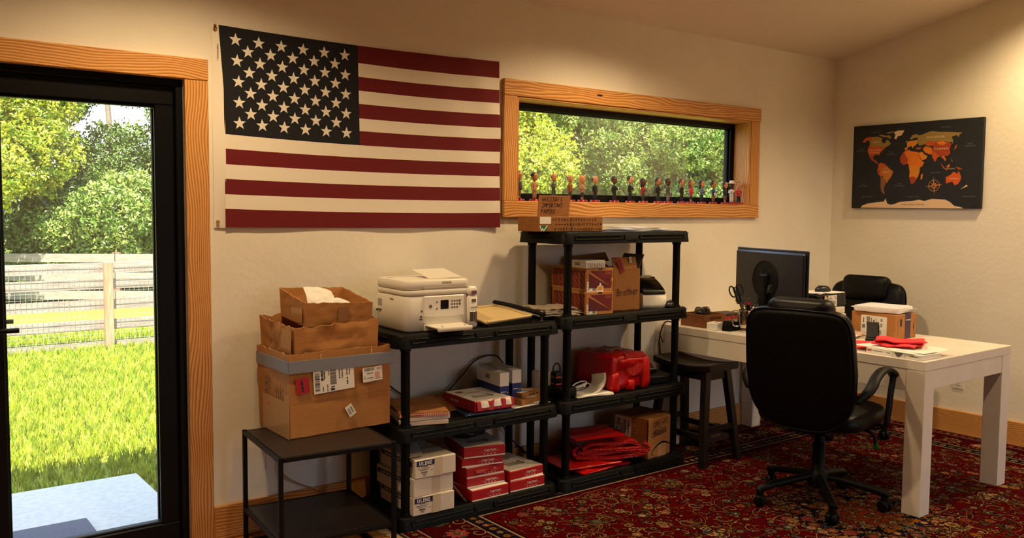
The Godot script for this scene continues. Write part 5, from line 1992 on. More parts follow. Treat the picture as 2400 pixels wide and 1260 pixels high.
		if q[3] == 1:
			sticker(t, "product_label", on_face(face_s, "front", 0.003, 0.004), 0.095, 0.078, [[0.028, 0.018, 0.032, 0.008, true]], [[0.030, 0.046, 0.03, 0.004], [0.012, 0.038, 0.06, 0.003], [0.02, 0.031, 0.044, 0.003], [0.034, 0.012, 0.022, 0.003], [0.04, 0.005, 0.012, 0.003], [0.078, 0.026, 0.01, 0.003]], wl)
			st = S()
			bx(st, on_face(face_s, "front", 0.054, 0.067) * Vector3(0, 0, 0.0005), Vector3(0.092, 0.024, 0.0012))
			ob("blue_band", st, M.navy, t)
			text(t, "ULINE", 0.0165, M.white_ink, on_face(face_s, "front", 0.054, 0.067, 0, 0.0008))
		st = S()
		bx(st, on_face(face_s, "left", 0.155, 0.060) * Vector3(0, 0, 0.0002), Vector3(0.0012, 0.020, 0.28))
		ob("blue_band", st, M.navy, t)
		text(t, "ULINE MOBILE PRINTER LABELS", 0.010, M.white_ink, on_face(face_s, "left", 0.155, 0.060, 0, 0.0007), true, 1.05)
		st = S()
		fx_rows(st, on_face(face_s, "left", 0, 0), [[0.13, 0.022, 0.05, 0.004], [0.14, 0.014, 0.03, 0.004]])
		ob("print", st, M.ink, t)
	t = thing("plastic_sheet", "grey white plastic sheet draped over the top white carton behind the shelf post", "bag", Vector3(-3.735, Y + 0.2545, 0.33), 0)
	st = S()
	sheet(st, func(u: float, v: float) -> Vector3: return Vector3(-0.06 + 0.15 * u * (1.0 - 0.55 * v), 0.006 + 0.055 * (1 - v) * (0.6 + 0.4 * sin(u * 3.0)), 0.07 - 0.22 * (1.0 - v)), 10, 10, 0.0012)
	ob("sheet", st, mat(rgb(170, 164, 156), 0.45), t)
	var rows := [[Vector3(-3.363, 0, 0.279), -0.4, 0.053, "fifth from the top"], [Vector3(-3.356, 0.0535, 0.243), -3.5, 0.045, "fourth from the top"], [Vector3(-3.359, 0.099, 0.238), -2.2, 0.049, "third from the top, its wrapper torn"], [Vector3(-3.350, 0.1485, 0.236), -12.0, 0.042, "second from the top, turned and pushed back"], [Vector3(-3.340, 0.191, 0.244), -13.0, 0.053, "topmost"]]
	for q in rows:
		t = ream("red paper ream in the stack of five, " + q[3], q[0] + Vector3(0, Y, 0), q[1], q[2], "reams in the stack of five")
		if q[3] == "topmost":
			ream_top(t, q[2])
		if q[3].begins_with("third"):
			st = S()
			sheet(st, func(u: float, v: float) -> Vector3: return Vector3(-0.06 + 0.10 * u, 0.034 - 0.014 * v * (1.0 - absf(u - 0.3)), 0.1405 + 0.012 * v), 6, 4, 0.0008)
			ob("torn_flap", st, M.red_pack, t)
	for q in [[Vector3(-3.135, Y, 0.273), -0.5, 0.053, "red paper ream under another, right of the stack of five"], [Vector3(-3.143, Y + 0.0535, 0.266), 3.1, 0.049, "red paper ream on top of the pair right of the stack of five"]]:
		t = ream(q[3], q[0], q[1], q[2], "")
		if q[0].y > 0.1:
			ream_top(t, q[2])
	t = thing("dark_bag", "dark crumpled bag lying on the topmost red ream", "bag", Vector3(-3.33, Y + 0.2455, 0.17), 20)
	st = S()
	lumpy(st, Vector3(0.20, 0.045, 0.14), 0.7, 0.02, 31, 12.0)
	ob("bag", st, mat(rgb(26, 24, 22), 0.4), t)
	t = thing("kraft_sheet", "brown cardboard sheet leaning between the white cartons and the red reams", "cardboard", Vector3(-3.505, Y, 0.20), 0)
	st = S()
	sheet(st, func(u: float, v: float) -> Vector3: return Vector3(0.012 - 0.03 * v, 0.24 * v, 0.10 - 0.22 * u), 4, 4, 0.004)
	ob("panel", st, M.card_dark, t)
	t = thing("white_card_strip", "pale bent card strip standing at the left foot of the ream stack", "cardboard", Vector3(-3.500, Y, 0.355), 0)
	st = S()
	sheet(st, func(u: float, v: float) -> Vector3: return Vector3(-0.03 + 0.045 * (1 - v) + 0.0 * u, 0.001 + 0.085 * v, 0.04 - 0.06 * v - 0.025 * u), 3, 6, 0.002)
	ob("strip", st, mat(rgb(150, 138, 124), 0.8), t)
	# cords against the wall
	cord("black cable that sags along the back wall behind the printer shelves, left end", [Vector3(-3.80, 0.86, 0.02), Vector3(-3.78, 0.74, 0.025), Vector3(-3.72, 0.62, 0.022), Vector3(-3.62, 0.53, 0.025), Vector3(-3.55, 0.49, 0.03), Vector3(-3.50, 0.478, 0.06)], 0.0038)
	cord("black cable rising from behind the opened ream over the ink boxes", [Vector3(-3.42, 0.476, 0.045), Vector3(-3.35, 0.52, 0.03), Vector3(-3.26, 0.59, 0.024), Vector3(-3.20, 0.645, 0.024), Vector3(-3.13, 0.672, 0.026), Vector3(-3.06, 0.67, 0.03), Vector3(-3.02, 0.64, 0.028), Vector3(-2.96, 0.56, 0.028), Vector3(-2.90, 0.50, 0.03)], 0.004)
	cord("black cable crossing the baseboard behind the low unit's bottom shelf", [Vector3(-3.06, 0.38, 0.028), Vector3(-2.98, 0.25, 0.03), Vector3(-2.90, 0.16, 0.034), Vector3(-2.80, 0.09, 0.036), Vector3(-2.72, 0.08, 0.06)], 0.0038)


func cord(label: String, p: Array, r: float) -> void:
	var st := S()
	tube(st, smooth_path(p), r, 8)
	tag(ob("cable", st, M.cord), label, "cable")


func fx_rows(st: SurfaceTool, f: Transform3D, rows: Array) -> void:
	for r in rows:
		var t := 0.0
		while t < r[2]:
			var q := minf(rng.randf_range(0.5, 1.6) * r[3], r[2] - t)
			flat(st, r[0] + t, r[1], q, r[3], f)
			t += q + rng.randf_range(0.2, 0.5) * r[3]


func printer() -> void:
	var t := thing("printer", "white all-in-one ink tank printer on top of the low black shelving unit", "printer", Vector3(-3.605, 0.8855, 0.222), -2.8)
	var wp: Material = M.white_plastic
	var st := S()
	rbox(st, 0.335, 0.160, 0.300, 0.034, 0.006, Transform3D(Basis(), Vector3(-0.018, 0.002, 0)))
	ob("body", st, wp, t)
	st = S()
	rbox(st, 0.344, 0.022, 0.304, 0.036, 0.002, Transform3D(Basis(), Vector3(-0.014, 0.1635, 0)))
	ob("scanner_bed", st, wp, t)
	st = S()
	rbox(st, 0.344, 0.042, 0.300, 0.036, 0.006, Transform3D(Basis(), Vector3(-0.014, 0.1875, -0.003)))
	var lid := ob("scanner_lid", st, wp, t)
	st = S()
	bx(st, Vector3(0.02, 0.1905, 0.1475), Vector3(0.22, 0.016, 0.004), 0.0015)
	ob("grip_recess_shade", st, mat(rgb(168, 158, 142), 0.6), lid)  # darker strip paints the shade of a recess along the lid front
	text(lid, "EPSON", 0.0105, mat(rgb(96, 88, 76), 0.5), Transform3D(Basis(), Vector3(0.028, 0.2165, 0.1468)))
	st = S()
	sheet(st, func(u: float, v: float) -> Vector3: return Vector3(-0.02 + 0.155 * u, 0.232 + 0.030 * v + 0.004 * u, 0.07 - 0.17 * v + 0.03 * u), 4, 4, 0.004)
	ob("feeder_flap", st, wp, lid)
	st = S()
	bx(st, Vector3(-0.10, 0.2298, -0.09), Vector3(0.11, 0.0012, 0.003))
	bx(st, Vector3(0.10, 0.231, 0.06), Vector3(0.03, 0.004, 0.012), 0.001)
	ob("feeder_slot", st, mat(rgb(120, 110, 96), 0.6), lid)
	# front: control panel, slot, tray
	var fz := 0.150
	st = S()
	bx(st, Vector3(0.012, 0.111, fz - 0.001), Vector3(0.212, 0.096, 0.012), 0.004)
	var pan := ob("control_panel", st, mat(rgb(232, 226, 214), 0.35), t)
	st = S()
	bx(st, Vector3(0.013, 0.1175, fz + 0.0055), Vector3(0.042, 0.041, 0.0012), 0.0004)
	ob("screen", st, mat(rgb(8, 9, 12), 0.12), pan)
	for q in [[-0.060, 0.112, 0.0085], [-0.027, 0.130, 0.0045], [-0.027, 0.100, 0.0045]]:
		st = S()
		lathe(st, [Vector2(q[2] * 0.8, 0), Vector2(q[2] * 0.85, 0.0008), Vector2(q[2], 0.0008), Vector2(q[2], 0)], 18, Transform3D(Basis(Vector3.RIGHT, Vector3.BACK, Vector3.DOWN), Vector3(q[0], q[1], fz + 0.005)))
		ob("button", st, mat(rgb(150, 142, 130), 0.5), pan)
	for r in 3:
		for c in 4:
			st = S()
			var rr := 0.0052 if c < 3 else 0.0064
			lathe(st, [Vector2(rr * 0.78, 0), Vector2(rr * 0.8, 0.0007), Vector2(rr, 0.0007), Vector2(rr, 0)], 14, Transform3D(Basis(Vector3.RIGHT, Vector3.BACK, Vector3.DOWN), Vector3(0.052 + c * 0.0135, 0.1315 - r * 0.0145, fz + 0.005)))
			if c < 3 or r < 2:
				ob("button", st, mat(rgb(160, 152, 140), 0.5), pan)
	st = S()
	bx(st, Vector3(0.012, 0.047, fz - 0.012), Vector3(0.205, 0.036, 0.022))
	ob("paper_slot", st, M.black, t)
	st = S()
	bx(st, Vector3(0.012, 0.0155, fz - 0.004), Vector3(0.208, 0.028, 0.012), 0.003)
	ob("front_drawer", st, wp, t)
	st = S()
	hexa(st, [Vector3(-0.085, 0.026, fz - 0.01), Vector3(0.112, 0.026, fz - 0.01), Vector3(0.112, 0.030, fz - 0.01), Vector3(-0.085, 0.030, fz - 0.01), Vector3(-0.072, 0.020, fz + 0.095), Vector3(0.10, 0.020, fz + 0.095), Vector3(0.10, 0.024, fz + 0.095), Vector3(-0.072, 0.024, fz + 0.095)])
	var tray := ob("output_tray", st, wp, t)
	st = S()
	rbox(st, 0.178, 0.020, 0.016, 0.007, 0.003, Transform3D(Basis(), Vector3(0.014, 0.008, fz + 0.098)))
	for x in [-0.045, 0.072]:
		bx(st, Vector3(x, 0.030, fz + 0.088), Vector3(0.010, 0.012, 0.010), 0.002)
	ob("paper_stop", st, wp, tray)
	# ink tank
	st = S()
	rbox(st, 0.052, 0.150, 0.075, 0.012, 0.008, Transform3D(Basis(), Vector3(0.162, 0.002, 0.125)))
	var tank := ob("ink_tank", st, mat(rgb(232, 226, 216), 0.35), t)
	st = S()
	rbox(st, 0.053, 0.040, 0.076, 0.012, 0.010, Transform3D(Basis(), Vector3(0.162, 0.153, 0.125)))
	ob("tank_cap", st, mat(rgb(232, 226, 216), 0.3), tank)
	var tz := 0.1632
	st = S()
	bx(st, Vector3(0.166, 0.166, tz + 0.0005), Vector3(0.026, 0.018, 0.001))
	ob("sticker", st, mat(rgb(96, 84, 90), 0.5), tank)
	st = S()
	bx(st, Vector3(0.160, 0.166, tz + 0.0011), Vector3(0.010, 0.013, 0.001))
	ob("sticker", st, mat(rgb(160, 40, 90), 0.5), tank)
	st = S()
	bx(st, Vector3(0.164, 0.129, tz + 0.0005), Vector3(0.023, 0.014, 0.001))
	ob("sticker", st, mat(rgb(110, 102, 94), 0.5), tank)
	st = S()
	fx_rows(st, Transform3D(Basis(), Vector3(0.154, 0.125, tz + 0.0006)), [[0, 0.005, 0.018, 0.003], [0, 0, 0.016, 0.0026]])
	for i in 4:
		flat(st, 0.149 + i * 0.009, 0.094, 0.0055, 0.0055, Transform3D(), tz + 0.0008)
	ob("print", st, mat(rgb(84, 76, 66), 0.6), tank)
	for i in 4:
		st = S()
		bx(st, Vector3(0.149 + i * 0.0095, 0.055 if i != 3 else 0.052, tz + 0.0003), Vector3(0.0065 if i > 0 else 0.010, 0.046 if i != 3 else 0.056, 0.0014), 0.0005)
		ob("level_window", st, mat(rgb(70, 56, 48), 0.2), tank)
	# marks on the front left and handles on the left side
	st = S()
	flat(st, -0.106, 0.088, 0.0075, 0.008, Transform3D(), fz + 0.0010)
	flat(st, -0.115, 0.052, 0.018, 0.006, Transform3D(), fz + 0.0010)
	face(st, [Vector3(-0.113, 0.066, fz + 0.001), Vector3(-0.106, 0.060, fz + 0.001), Vector3(-0.099, 0.066, fz + 0.001), Vector3(-0.106, 0.074, fz + 0.001)], Vector3.BACK)
	ob("print", st, mat(rgb(60, 58, 62), 0.6), t)
	st = S()
	bx(st, Vector3(-0.186, 0.118, -0.10), Vector3(0.003, 0.032, 0.04), 0.001)
	bx(st, Vector3(-0.186, 0.142, 0.02), Vector3(0.003, 0.008, 0.035), 0.001)
	ob("side_recess", st, mat(rgb(170, 162, 150), 0.6), t)
	st = S()
	tube(st, smooth_path([Vector3(-0.184, 0.075, -0.13), Vector3(-0.192, 0.080, -0.125), Vector3(-0.192, 0.084, -0.105), Vector3(-0.186, 0.082, -0.085)]), 0.003, 8)
	ob("power_lead", st, M.cord, t)


func trimmer() -> void:
	var o := Vector3(-3.24, 0.8855, 0.27)
	var t := thing("paper_trimmer", "beige paper trimmer with a long black cutting arm beside the white printer", "trimmer", o)
	var st := S()
	# tilted up at the back
	var p := [Vector3(-3.385, 0.900, 0.412), Vector3(-3.085, 0.908, 0.362), Vector3(-3.125, 0.940, 0.13), Vector3(-3.40, 0.936, 0.16)]
	var q := []
	for v in p:
		q.append(v - o)
	for v in p:
		q.append(v - o + Vector3(0, 0.006, 0.001))
	hexa(st, q)
	var beige := mat(rgb(206, 180, 128), 0.4)
	ob("bed", st, beige, t)
	st = S()
	for e in [[0, 1], [1, 2], [2, 3]]:
		var a: Vector3 = q[e[0] + 4]
		var b: Vector3 = q[e[1] + 4]
		tube(st, [a + Vector3(0, 0.003, 0), b + Vector3(0, 0.003, 0)], 0.006, 8)
	ob("raised_rim", st, beige, t)
	st = S()
	for e in [[0, 1], [3, 0], [1, 2]]:
		var a: Vector3 = q[e[0]]
		var b: Vector3 = q[e[1]]
		var y := Vector3(0, 1, 0)
		var n := (b - a).cross(y).normalized() * 0.006
		hexa(st, [Vector3(a.x, 0, a.z) - n, Vector3(b.x, 0, b.z) - n, Vector3(b.x, 0, b.z) + n, Vector3(a.x, 0, a.z) + n, a - n, b - n, b + n, a + n])
	ob("base", st, M.black, t)
	st = S()
	oval_tube(st, [Vector3(-3.130, 0.965, 0.12) - o, Vector3(-3.10, 0.955, 0.22) - o, Vector3(-3.07, 0.938, 0.33) - o, Vector3(-3.055, 0.928, 0.39) - o], 0.013, 0.010, Vector3(0.9, 0.1, 0.3).normalized())
	oval_tube(st, [Vector3(-3.055, 0.928, 0.385) - o, Vector3(-3.05, 0.924, 0.42) - o], 0.011, 0.011, Vector3.RIGHT)
	ob("cutting_arm", st, M.black, t)
	st = S()
	lathe(st, [Vector2(0.007, 0), Vector2(0.007, 0.035), Vector2(0.011, 0.037), Vector2(0.012, 0.045), Vector2(0.008, 0.052), Vector2(0, 0.053)], 16, Transform3D(Basis(), Vector3(-3.03, 0.8855, 0.375) - o))
	ob("clamp_knob", st, M.grey_plastic, t)


# ---------------------------------------------------------------- the tall unit's shelves
func shoe_box(label: String, at: Vector3, yaw: float, h: float, tagged: bool) -> void:
	var s := Vector3(0.168, h, 0.335)
	var t := thing("shoe_box", label, "box", at, yaw, "")
	var st := S()
	bx(st, Vector3(0, h / 2, 0), s, 0.002)
	ob("carton", st, M.card, t)
	var red := mat(rgb(112, 12, 20), 0.6)
	var red2 := mat(rgb(92, 8, 16), 0.6)
	var print := mat(rgb(168, 96, 62), 0.7)
	var lf := on_face(s, "left", 0, 0)
	st = S()
	flat(st, 0.012, 0.014, s.z - 0.026, h - 0.026, lf, 0.0002)
	ob("printed_panel", st, red, t)
	for r in 5:
		for c in 8:
			text(t, "VANS", 0.011, print, lf * Transform3D(Basis(Vector3.BACK, -0.72), Vector3(0.030 + c * 0.0395 + (r % 2) * 0.008 - 0.004, 0.027 + r * (h - 0.054) / 4.0, -0.0004)), true, 0.9)
	var ff := on_face(s, "front", 0, 0)
	st = S()
	face(st, [ff * Vector3(0.014, 0.018, 0.0004), ff * Vector3(0.156, 0.018, 0.0004), ff * Vector3(0.014, h - 0.026, 0.0004)], Vector3.BACK)
	ob("printed_panel", st, red2, t)
	st = S()
	face(st, [ff * Vector3(0.156, 0.020, 0.0006), ff * Vector3(0.158, h - 0.014, 0.0006), ff * Vector3(0.022, h - 0.014, 0.0006)], Vector3.BACK)
	ob("printed_panel", st, red, t)
	st = S()
	bx(st, Vector3(0.0, h - 0.004, s.z / 2 + 0.0006), Vector3(0.022, 0.008, 0.0012))
	ob("finger_notch", st, M.marker, t)
	text(t, "VANS", 0.011, print, on_face(s, "front", 0.135, h - 0.027), true, 1.0)
	st = S()
	flat(st, 0.119, h - 0.019, 0.033, 0.0012, ff, 0.0012)
	ob("overline", st, print, t)
	sticker(t, "size_label", on_face(s, "front", 0.002, 0.002), 0.062, 0.050, [[0.036, 0.004, 0.022, 0.013, true]], [[0.004, 0.042, 0.024, 0.003], [0.004, 0.036, 0.016, 0.003], [0.004, 0.026, 0.014, 0.003], [0.004, 0.02, 0.02, 0.003], [0.004, 0.012, 0.018, 0.003], [0.004, 0.006, 0.01, 0.003], [0.04, 0.024, 0.016, 0.005]])
	if tagged:
		sticker(t, "price_tag", on_face(s, "front", 0.106, 0.050), 0.042, 0.020, [[0.010, 0.006, 0.026, 0.010, true]], [])
		st = S()
		bx(st, on_face(s, "front", 0.157, 0.060) * Vector3(0, 0, 0.0002), Vector3(0.017, 0.020, 0.0008))
		ob("price_tag", st, mat(rgb(226, 160, 30), 0.6), t)
		st = S()
		lathe(st, [Vector2(0.0205, 0), Vector2(0.0205, 0.0010)], 24, Transform3D(Basis(Vector3.RIGHT, Vector3.BACK, Vector3.DOWN), on_face(s, "front", 0.085, 0.018).origin), 1.0, 0.72)
		bx(st, on_face(s, "front", 0.085, 0.036) * Vector3(0, 0, 0.0005), Vector3(0.010, 0.016, 0.001), 0.0004)
		bx(st, on_face(s, "front", 0.085, 0.003) * Vector3(0, 0, 0.0005), Vector3(0.040, 0.008, 0.001), 0.0004)
		var pie := ob("round_sticker", st, M.paper, t)
		st = S()
		lathe(st, [Vector2(0.0165, 0), Vector2(0.0165, 0.0016)], 24, Transform3D(Basis(Vector3.RIGHT, Vector3.BACK, Vector3.DOWN), on_face(s, "front", 0.085, 0.018).origin), 1.0, 0.62)
		ob("print", st, mat(rgb(216, 150, 40), 0.6), pie)


func tall_things() -> void:
	var Y := 1.3252
	var t: Node3D
	var st: SurfaceTool
	# --- top shelf
	var s := Vector3(0.41, 0.077, 0.19)
	t = thing("papers_box", "brown patterned mailer box with a raised hand-lettered flap on top of the tall shelves", "box", Vector3(-2.778, Y, 0.215), -4.9)
	st = S()
	bx(st, Vector3(0, s.y / 2, 0), s, 0.003)
	ob("carton", st, M.card_dark, t)
	var f := on_face(s, "front", 0, 0)
	st = S()
	for r in 3:
		for c in 17:
			var x := 0.105 + c * 0.0178 + (r % 2) * 0.006 - (0.03 if r == 2 else 0.0)
			var y := 0.012 + r * 0.024
			match rng.randi() % 5:
				0:
					for i in 10:
						var a := TAU * i / 10
						var b := TAU * (i + 1) / 10
						face(st, [f * Vector3(x + cos(a) * 0.007, y + sin(a) * 0.007, 0.0004), f * Vector3(x + cos(b) * 0.007, y + sin(b) * 0.007, 0.0004), f * Vector3(x + cos(b) * 0.004, y + sin(b) * 0.004, 0.0004), f * Vector3(x + cos(a) * 0.004, y + sin(a) * 0.004, 0.0004)], Vector3.BACK)
				1:
					face(st, [f * Vector3(x, y - 0.008, 0.0004), f * Vector3(x + 0.005, y + 0.002, 0.0004), f * Vector3(x, y + 0.008, 0.0004), f * Vector3(x - 0.005, y + 0.002, 0.0004)], Vector3.BACK)
				2:
					flat(st, x - 0.007, y, 0.014, 0.002, f, 0.0004)
					flat(st, x + 0.003, y - 0.003, 0.003, 0.008, f, 0.0004)
				3:
					flat(st, x - 0.002, y - 0.007, 0.003, 0.014, f, 0.0004)
					flat(st, x - 0.005, y + 0.003, 0.009, 0.004, f, 0.0004)
				_:
					flat(st, x - 0.005, y - 0.002, 0.010, 0.005, f, 0.0004)
	ob("print", st, mat(rgb(58, 34, 22), 0.8), t)
	st = S()
	bx(st, f * Vector3(0.205, 0.038, 0.0002), Vector3(0.0016, s.y, 0.0012))
	ob("seam", st, M.marker, t)
	sticker(t, "blank_label", f * Transform3D(Basis(), Vector3(0.010, 0.039, 0.0003)), 0.068, 0.036, [], [])
	st = S()
	flat(st, 0.012, 0.004, 0.044, 0.025, f, 0.0006)
	var gr := ob("green_mark", st, mat(rgb(16, 110, 50), 0.6), t)
	st = S()
	stroke(st, PackedVector2Array([Vector2(0.012, 0.028), Vector2(0.020, 0.005), Vector2(0.027, 0.016), Vector2(0.034, 0.005), Vector2(0.054, 0.030)]), 0.005, f, 0.0010)
	ob("print", st, M.white_ink, gr)
	var fl := Transform3D(Basis(Vector3(1, 0, 0), Vector3(0.12, 1, -0.05).normalized(), Vector3.BACK), Vector3(-s.x / 2 - 0.003, s.y, s.z / 2 - 0.004))
	st = S()
	bx(st, Vector3(0.097, 0.054, 0), Vector3(0.194, 0.108, 0.003), 0, fl)
	var lid := ob("flap", st, M.card_dark, t)
	for q in [["HAYLEIGH'S", 0.078, 0.125], ["IMPORTANT", 0.048, 0.13], ["PAPERS", 0.016, 0.085]]:
		handwriting(lid, q[0], 0.019, q[2], M.marker, fl * Transform3D(Basis(), Vector3(0.022, q[1], 0.0016)), 0.0026, 0.05)
	for q in [["loose white papers lying flat on top of the tall shelves, right half", Vector3(-2.27, Y, 0.22), 3.0, 0.30], ["top sheet of plastic-wrapped paper on the tall shelves' white papers", Vector3(-2.23, Y + 0.010, 0.20), -5.0, 0.24]]:
		t = thing("loose_papers", q[0], "paper", q[1], q[2])
		for i in 4:
			st = S()
			var sw: float = q[3]
			var ph := rng.randf() * 6.0
			sheet(st, func(u: float, v: float) -> Vector3: return Vector3((u - 0.5) * sw, 0.0022 + 0.0024 * i + 0.0016 * sin(u * 7.0 + ph) + 0.0012 * sin(v * 5.0 + ph), (0.5 - v) * 0.25), 12, 8, 0.0012)
			ob("sheet", st, mat(rgb(226, 226, 228), 0.30), t, Transform3D(Basis(Vector3.UP, rng.randf_range(-0.12, 0.12)), Vector3(rng.randf_range(-0.03, 0.03), 0, rng.randf_range(-0.02, 0.02))))
	# --- second shelf
	Y = 0.9002
	shoe_box("kraft and dark red shoe box, lower of two on the tall unit's second shelf", Vector3(-2.645, Y, 0.243), -8.5, 0.116, false)
	shoe_box("kraft and dark red shoe box with a price tag, on top of another one", Vector3(-2.638, Y + 0.1165, 0.231), -7.5, 0.121, true)
	s = Vector3(0.124, 0.041, 0.13)
	t = closed_box("small_white_box", "small white box with grey capital letters lying on the upper shoe box", "box", Vector3(-2.684, Y + 0.238, 0.332), -7.4, s, M.paper)
	text(t, "TRMNL", 0.024, mat(rgb(150, 140, 128), 0.7), on_face(s, "front", 0.066, 0.014), false, 1.1)
	st = S()
	flat(st, 0.03, 0.02, 0.08, 0.08, on_face(s, "top", 0, 0), 0.0006)
	ob("print", st, mat(rgb(120, 130, 156), 0.6), t)
	st = S()
	flat(st, 0.03, 0.012, 0.05, 0.016, on_face(s, "left", 0, 0), 0.0006)
	ob("print", st, mat(rgb(150, 144, 136), 0.7), t)
	var b := Vector3(0.184, 0.222, 0.23)
	t = thing("cardboard_box", "tall open cardboard box hand-lettered in black, between shoe boxes and label printer", "box", Vector3(-2.398, Y, 0.222), -4.8)
	open_box(t, corners(b.x, b.z, b.y), M.card, 0.003, 17, M.card_dark)
	handwriting(t, "Brother", 0.036, 0.15, M.marker, on_face(b, "front", 0.025, 0.078, 3.0, 0.004), 0.0032)
	st = S()
	sheet(st, func(u: float, v: float) -> Vector3: return Vector3(lerpf(-0.092, 0.072, u) + 0.008 * v, b.y + 0.062 * v, b.z / 2 - 0.028 * v), 4, 4, 0.004)
	ob("flap", st, M.card, t)
	st = S()
	sheet(st, func(u: float, v: float) -> Vector3: return Vector3(b.x / 2 + 0.042 * v, b.y - 0.012 + 0.085 * v, b.z / 2 - 0.015 - u * 0.17), 4, 4, 0.004)
	ob("flap", st, mat(rgb(108, 104, 104), 0.7), t)
	st = S()
	sheet(st, func(u: float, v: float) -> Vector3: return Vector3(lerpf(-0.20, 0.06, u), b.y + 0.045 * v + 0.02 * u + 0.012, -b.z / 2 - 0.035 * v), 6, 3, 0.004)
	ob("flap", st, M.card_dark, t)
	st = S()
	sheet(st, func(u: float, v: float) -> Vector3: return Vector3(-b.x / 2 - 0.05 * v, b.y + 0.03 * v, b.z / 2 - u * b.z), 3, 3, 0.004)
	ob("flap", st, M.card_dark, t)
	sticker(t, "red_label", on_face(b, "front", 0.012, 0.275, -66.0, 0.0052), 0.085, 0.030, [], [[0.01, 0.010, 0.06, 0.007]], mat(rgb(160, 16, 24), 0.5))
	sticker(t, "white_tag", on_face(b, "front", 0.118, 0.252, 12.0, -0.010), 0.016, 0.032, [[0.004, 0.006, 0.008, 0.020, false]], [])
	# label printer
	t = thing("label_printer", "small white label printer with a sloping black lid on the tall unit's second shelf", "printer", Vector3(-2.192, Y, 0.262), -11.0)
	var body := PackedVector2Array([Vector2(-0.095, 0.0), Vector2(0.095, 0.0), Vector2(0.097, 0.02), Vector2(0.093, 0.078), Vector2(0.05, 0.088), Vector2(0.0, 0.118), Vector2(-0.05, 0.146), Vector2(-0.095, 0.148)])
	var side := Basis(Vector3.BACK, Vector3.UP, Vector3.LEFT)
	st = S()
	prism(st, body, -0.078, 0.078, Transform3D(side, Vector3.ZERO), true)
	ob("body", st, M.white_plastic, t)
	st = S()
	prism(st, PackedVector2Array([Vector2(0.095, 0.074), Vector2(0.097, 0.084), Vector2(0.090, 0.098), Vector2(0.04, 0.134), Vector2(-0.01, 0.160), Vector2(-0.05, 0.170), Vector2(-0.096, 0.168), Vector2(-0.096, 0.146), Vector2(-0.05, 0.146), Vector2(0.0, 0.118), Vector2(0.05, 0.088)]), -0.070, 0.074, Transform3D(side, Vector3.ZERO), true)
	var pl := ob("lid", st, mat(rgb(14, 14, 15), 0.18), t)
	st = S()
	bx(st, Vector3(-0.002, 0.164, -0.015), Vector3(0.146, 0.004, 0.006), 0.001, Transform3D(Basis(Vector3.RIGHT, 0.5), Vector3(0, 0.01, -0.075)))
	ob("chrome_strip", st, M.chrome, pl)
	st = S()
	flat(st, 0.02, 0.056, 0.018, 0.018, Transform3D(side, Vector3(-0.0785, 0, 0)), 0.001)
	ob("print", st, M.grey_plastic, t)
	mouse("black computer mouse beside the label printer on the tall unit's second shelf", Vector3(-2.095, Y, 0.362), -60)
	# newspapers
	t = thing("newspaper_stack", "crumpled stack of folded newspapers on the left of the tall unit's second shelf", "newspaper", Vector3(-2.855, Y, 0.235), -6)
	for i in 5:
		st = S()
		var ph := i * 1.7
		sheet(st, func(u: float, v: float) -> Vector3: return Vector3((u - 0.5) * (0.235 - i * 0.006), 0.006 + i * 0.0075 + 0.003 * sin(u * 8.0 + ph) * v + 0.0025 * sin(v * 11.0 + ph) + 0.002 * sin(u * 23.0 + v * 9.0 + ph), (0.5 - v) * (0.25 - i * 0.01)), 20, 12, 0.005)
		ob("newspaper", st, mat([rgb(196, 184, 166), rgb(176, 162, 142), rgb(206, 194, 176), rgb(186, 170, 148), rgb(204, 190, 164)][i], 0.85), t, Transform3D(Basis(Vector3.UP, rng.randf_range(-0.15, 0.15)), Vector3(rng.randf_range(-0.012, 0.012), 0, 0)))
	# --- third shelf
	Y = 0.4703
	var redp := mat(rgb(190, 8, 10), 0.34)
	redp.backlight_enabled = true
	redp.backlight = rgb(60, 2, 2)
	t = thing("red_bundle", "bright red plastic-wrapped bundle with a crumpled note on the tall unit's third shelf", "package", Vector3(-2.405, Y, 0.222), -3)
	st = S()
	lumpy(st, Vector3(0.262, 0.192, 0.315), 0.22, 0.022, 12, 9.0, 72, 40)
	ob("bundle", st, redp, t)
	for q in [[-0.115, 0.0, 0.03, 0.105, 0.0], [0.112, 0.0, 0.028, 0.175, 0.0], [0.0, 0.0, 0.022, 0.06, 0.0]]:
		st = S()
		lumpy(st, Vector3(q[2] * 2.2, q[3], 0.05), 0.5, 0.012, int(q[3] * 1000), 16.0, 26, 20, Transform3D(Basis(), Vector3(q[0] * 0.98, 0.0, 0.148)))
		ob("wrap_fold", st, redp, t)
	st = S()
	lumpy(st, Vector3(0.22, 0.07, 0.05), 0.5, 0.014, 51, 14.0, 36, 20, Transform3D(Basis(Vector3.RIGHT, 0.3), Vector3(0.01, 0.112, 0.135)))
	ob("wrap_fold", st, redp, t)
	var shiny := mat(rgb(196, 10, 10), 0.13)
	shiny.normal_enabled = true
	shiny.normal_texture = bump_tex(0.14, 77, 9.0, 256)
	shiny.normal_scale = 1.2
	shiny.uv1_triplanar = true
	shiny.uv1_scale = Vector3.ONE * 6
	st = S()
	lumpy(st, Vector3(0.17, 0.135, 0.16), 0.3, 0.016, 91, 16.0, 40, 28, Transform3D(Basis(), Vector3(0.04, 0.062, 0.088)))
	ob("clear_tape", st, shiny, t)
	st = S()
	sheet(st, func(u: float, v: float) -> Vector3: return Vector3(-0.03 + 0.085 * u, 0.197 + 0.012 * sin(u * 3.1) * (1 - v) + 0.003 * sin(v * 9.0 + u * 5.0), 0.035 - 0.07 * v), 10, 8, 0.001)
	var note := ob("paper_note", st, M.paper, t)
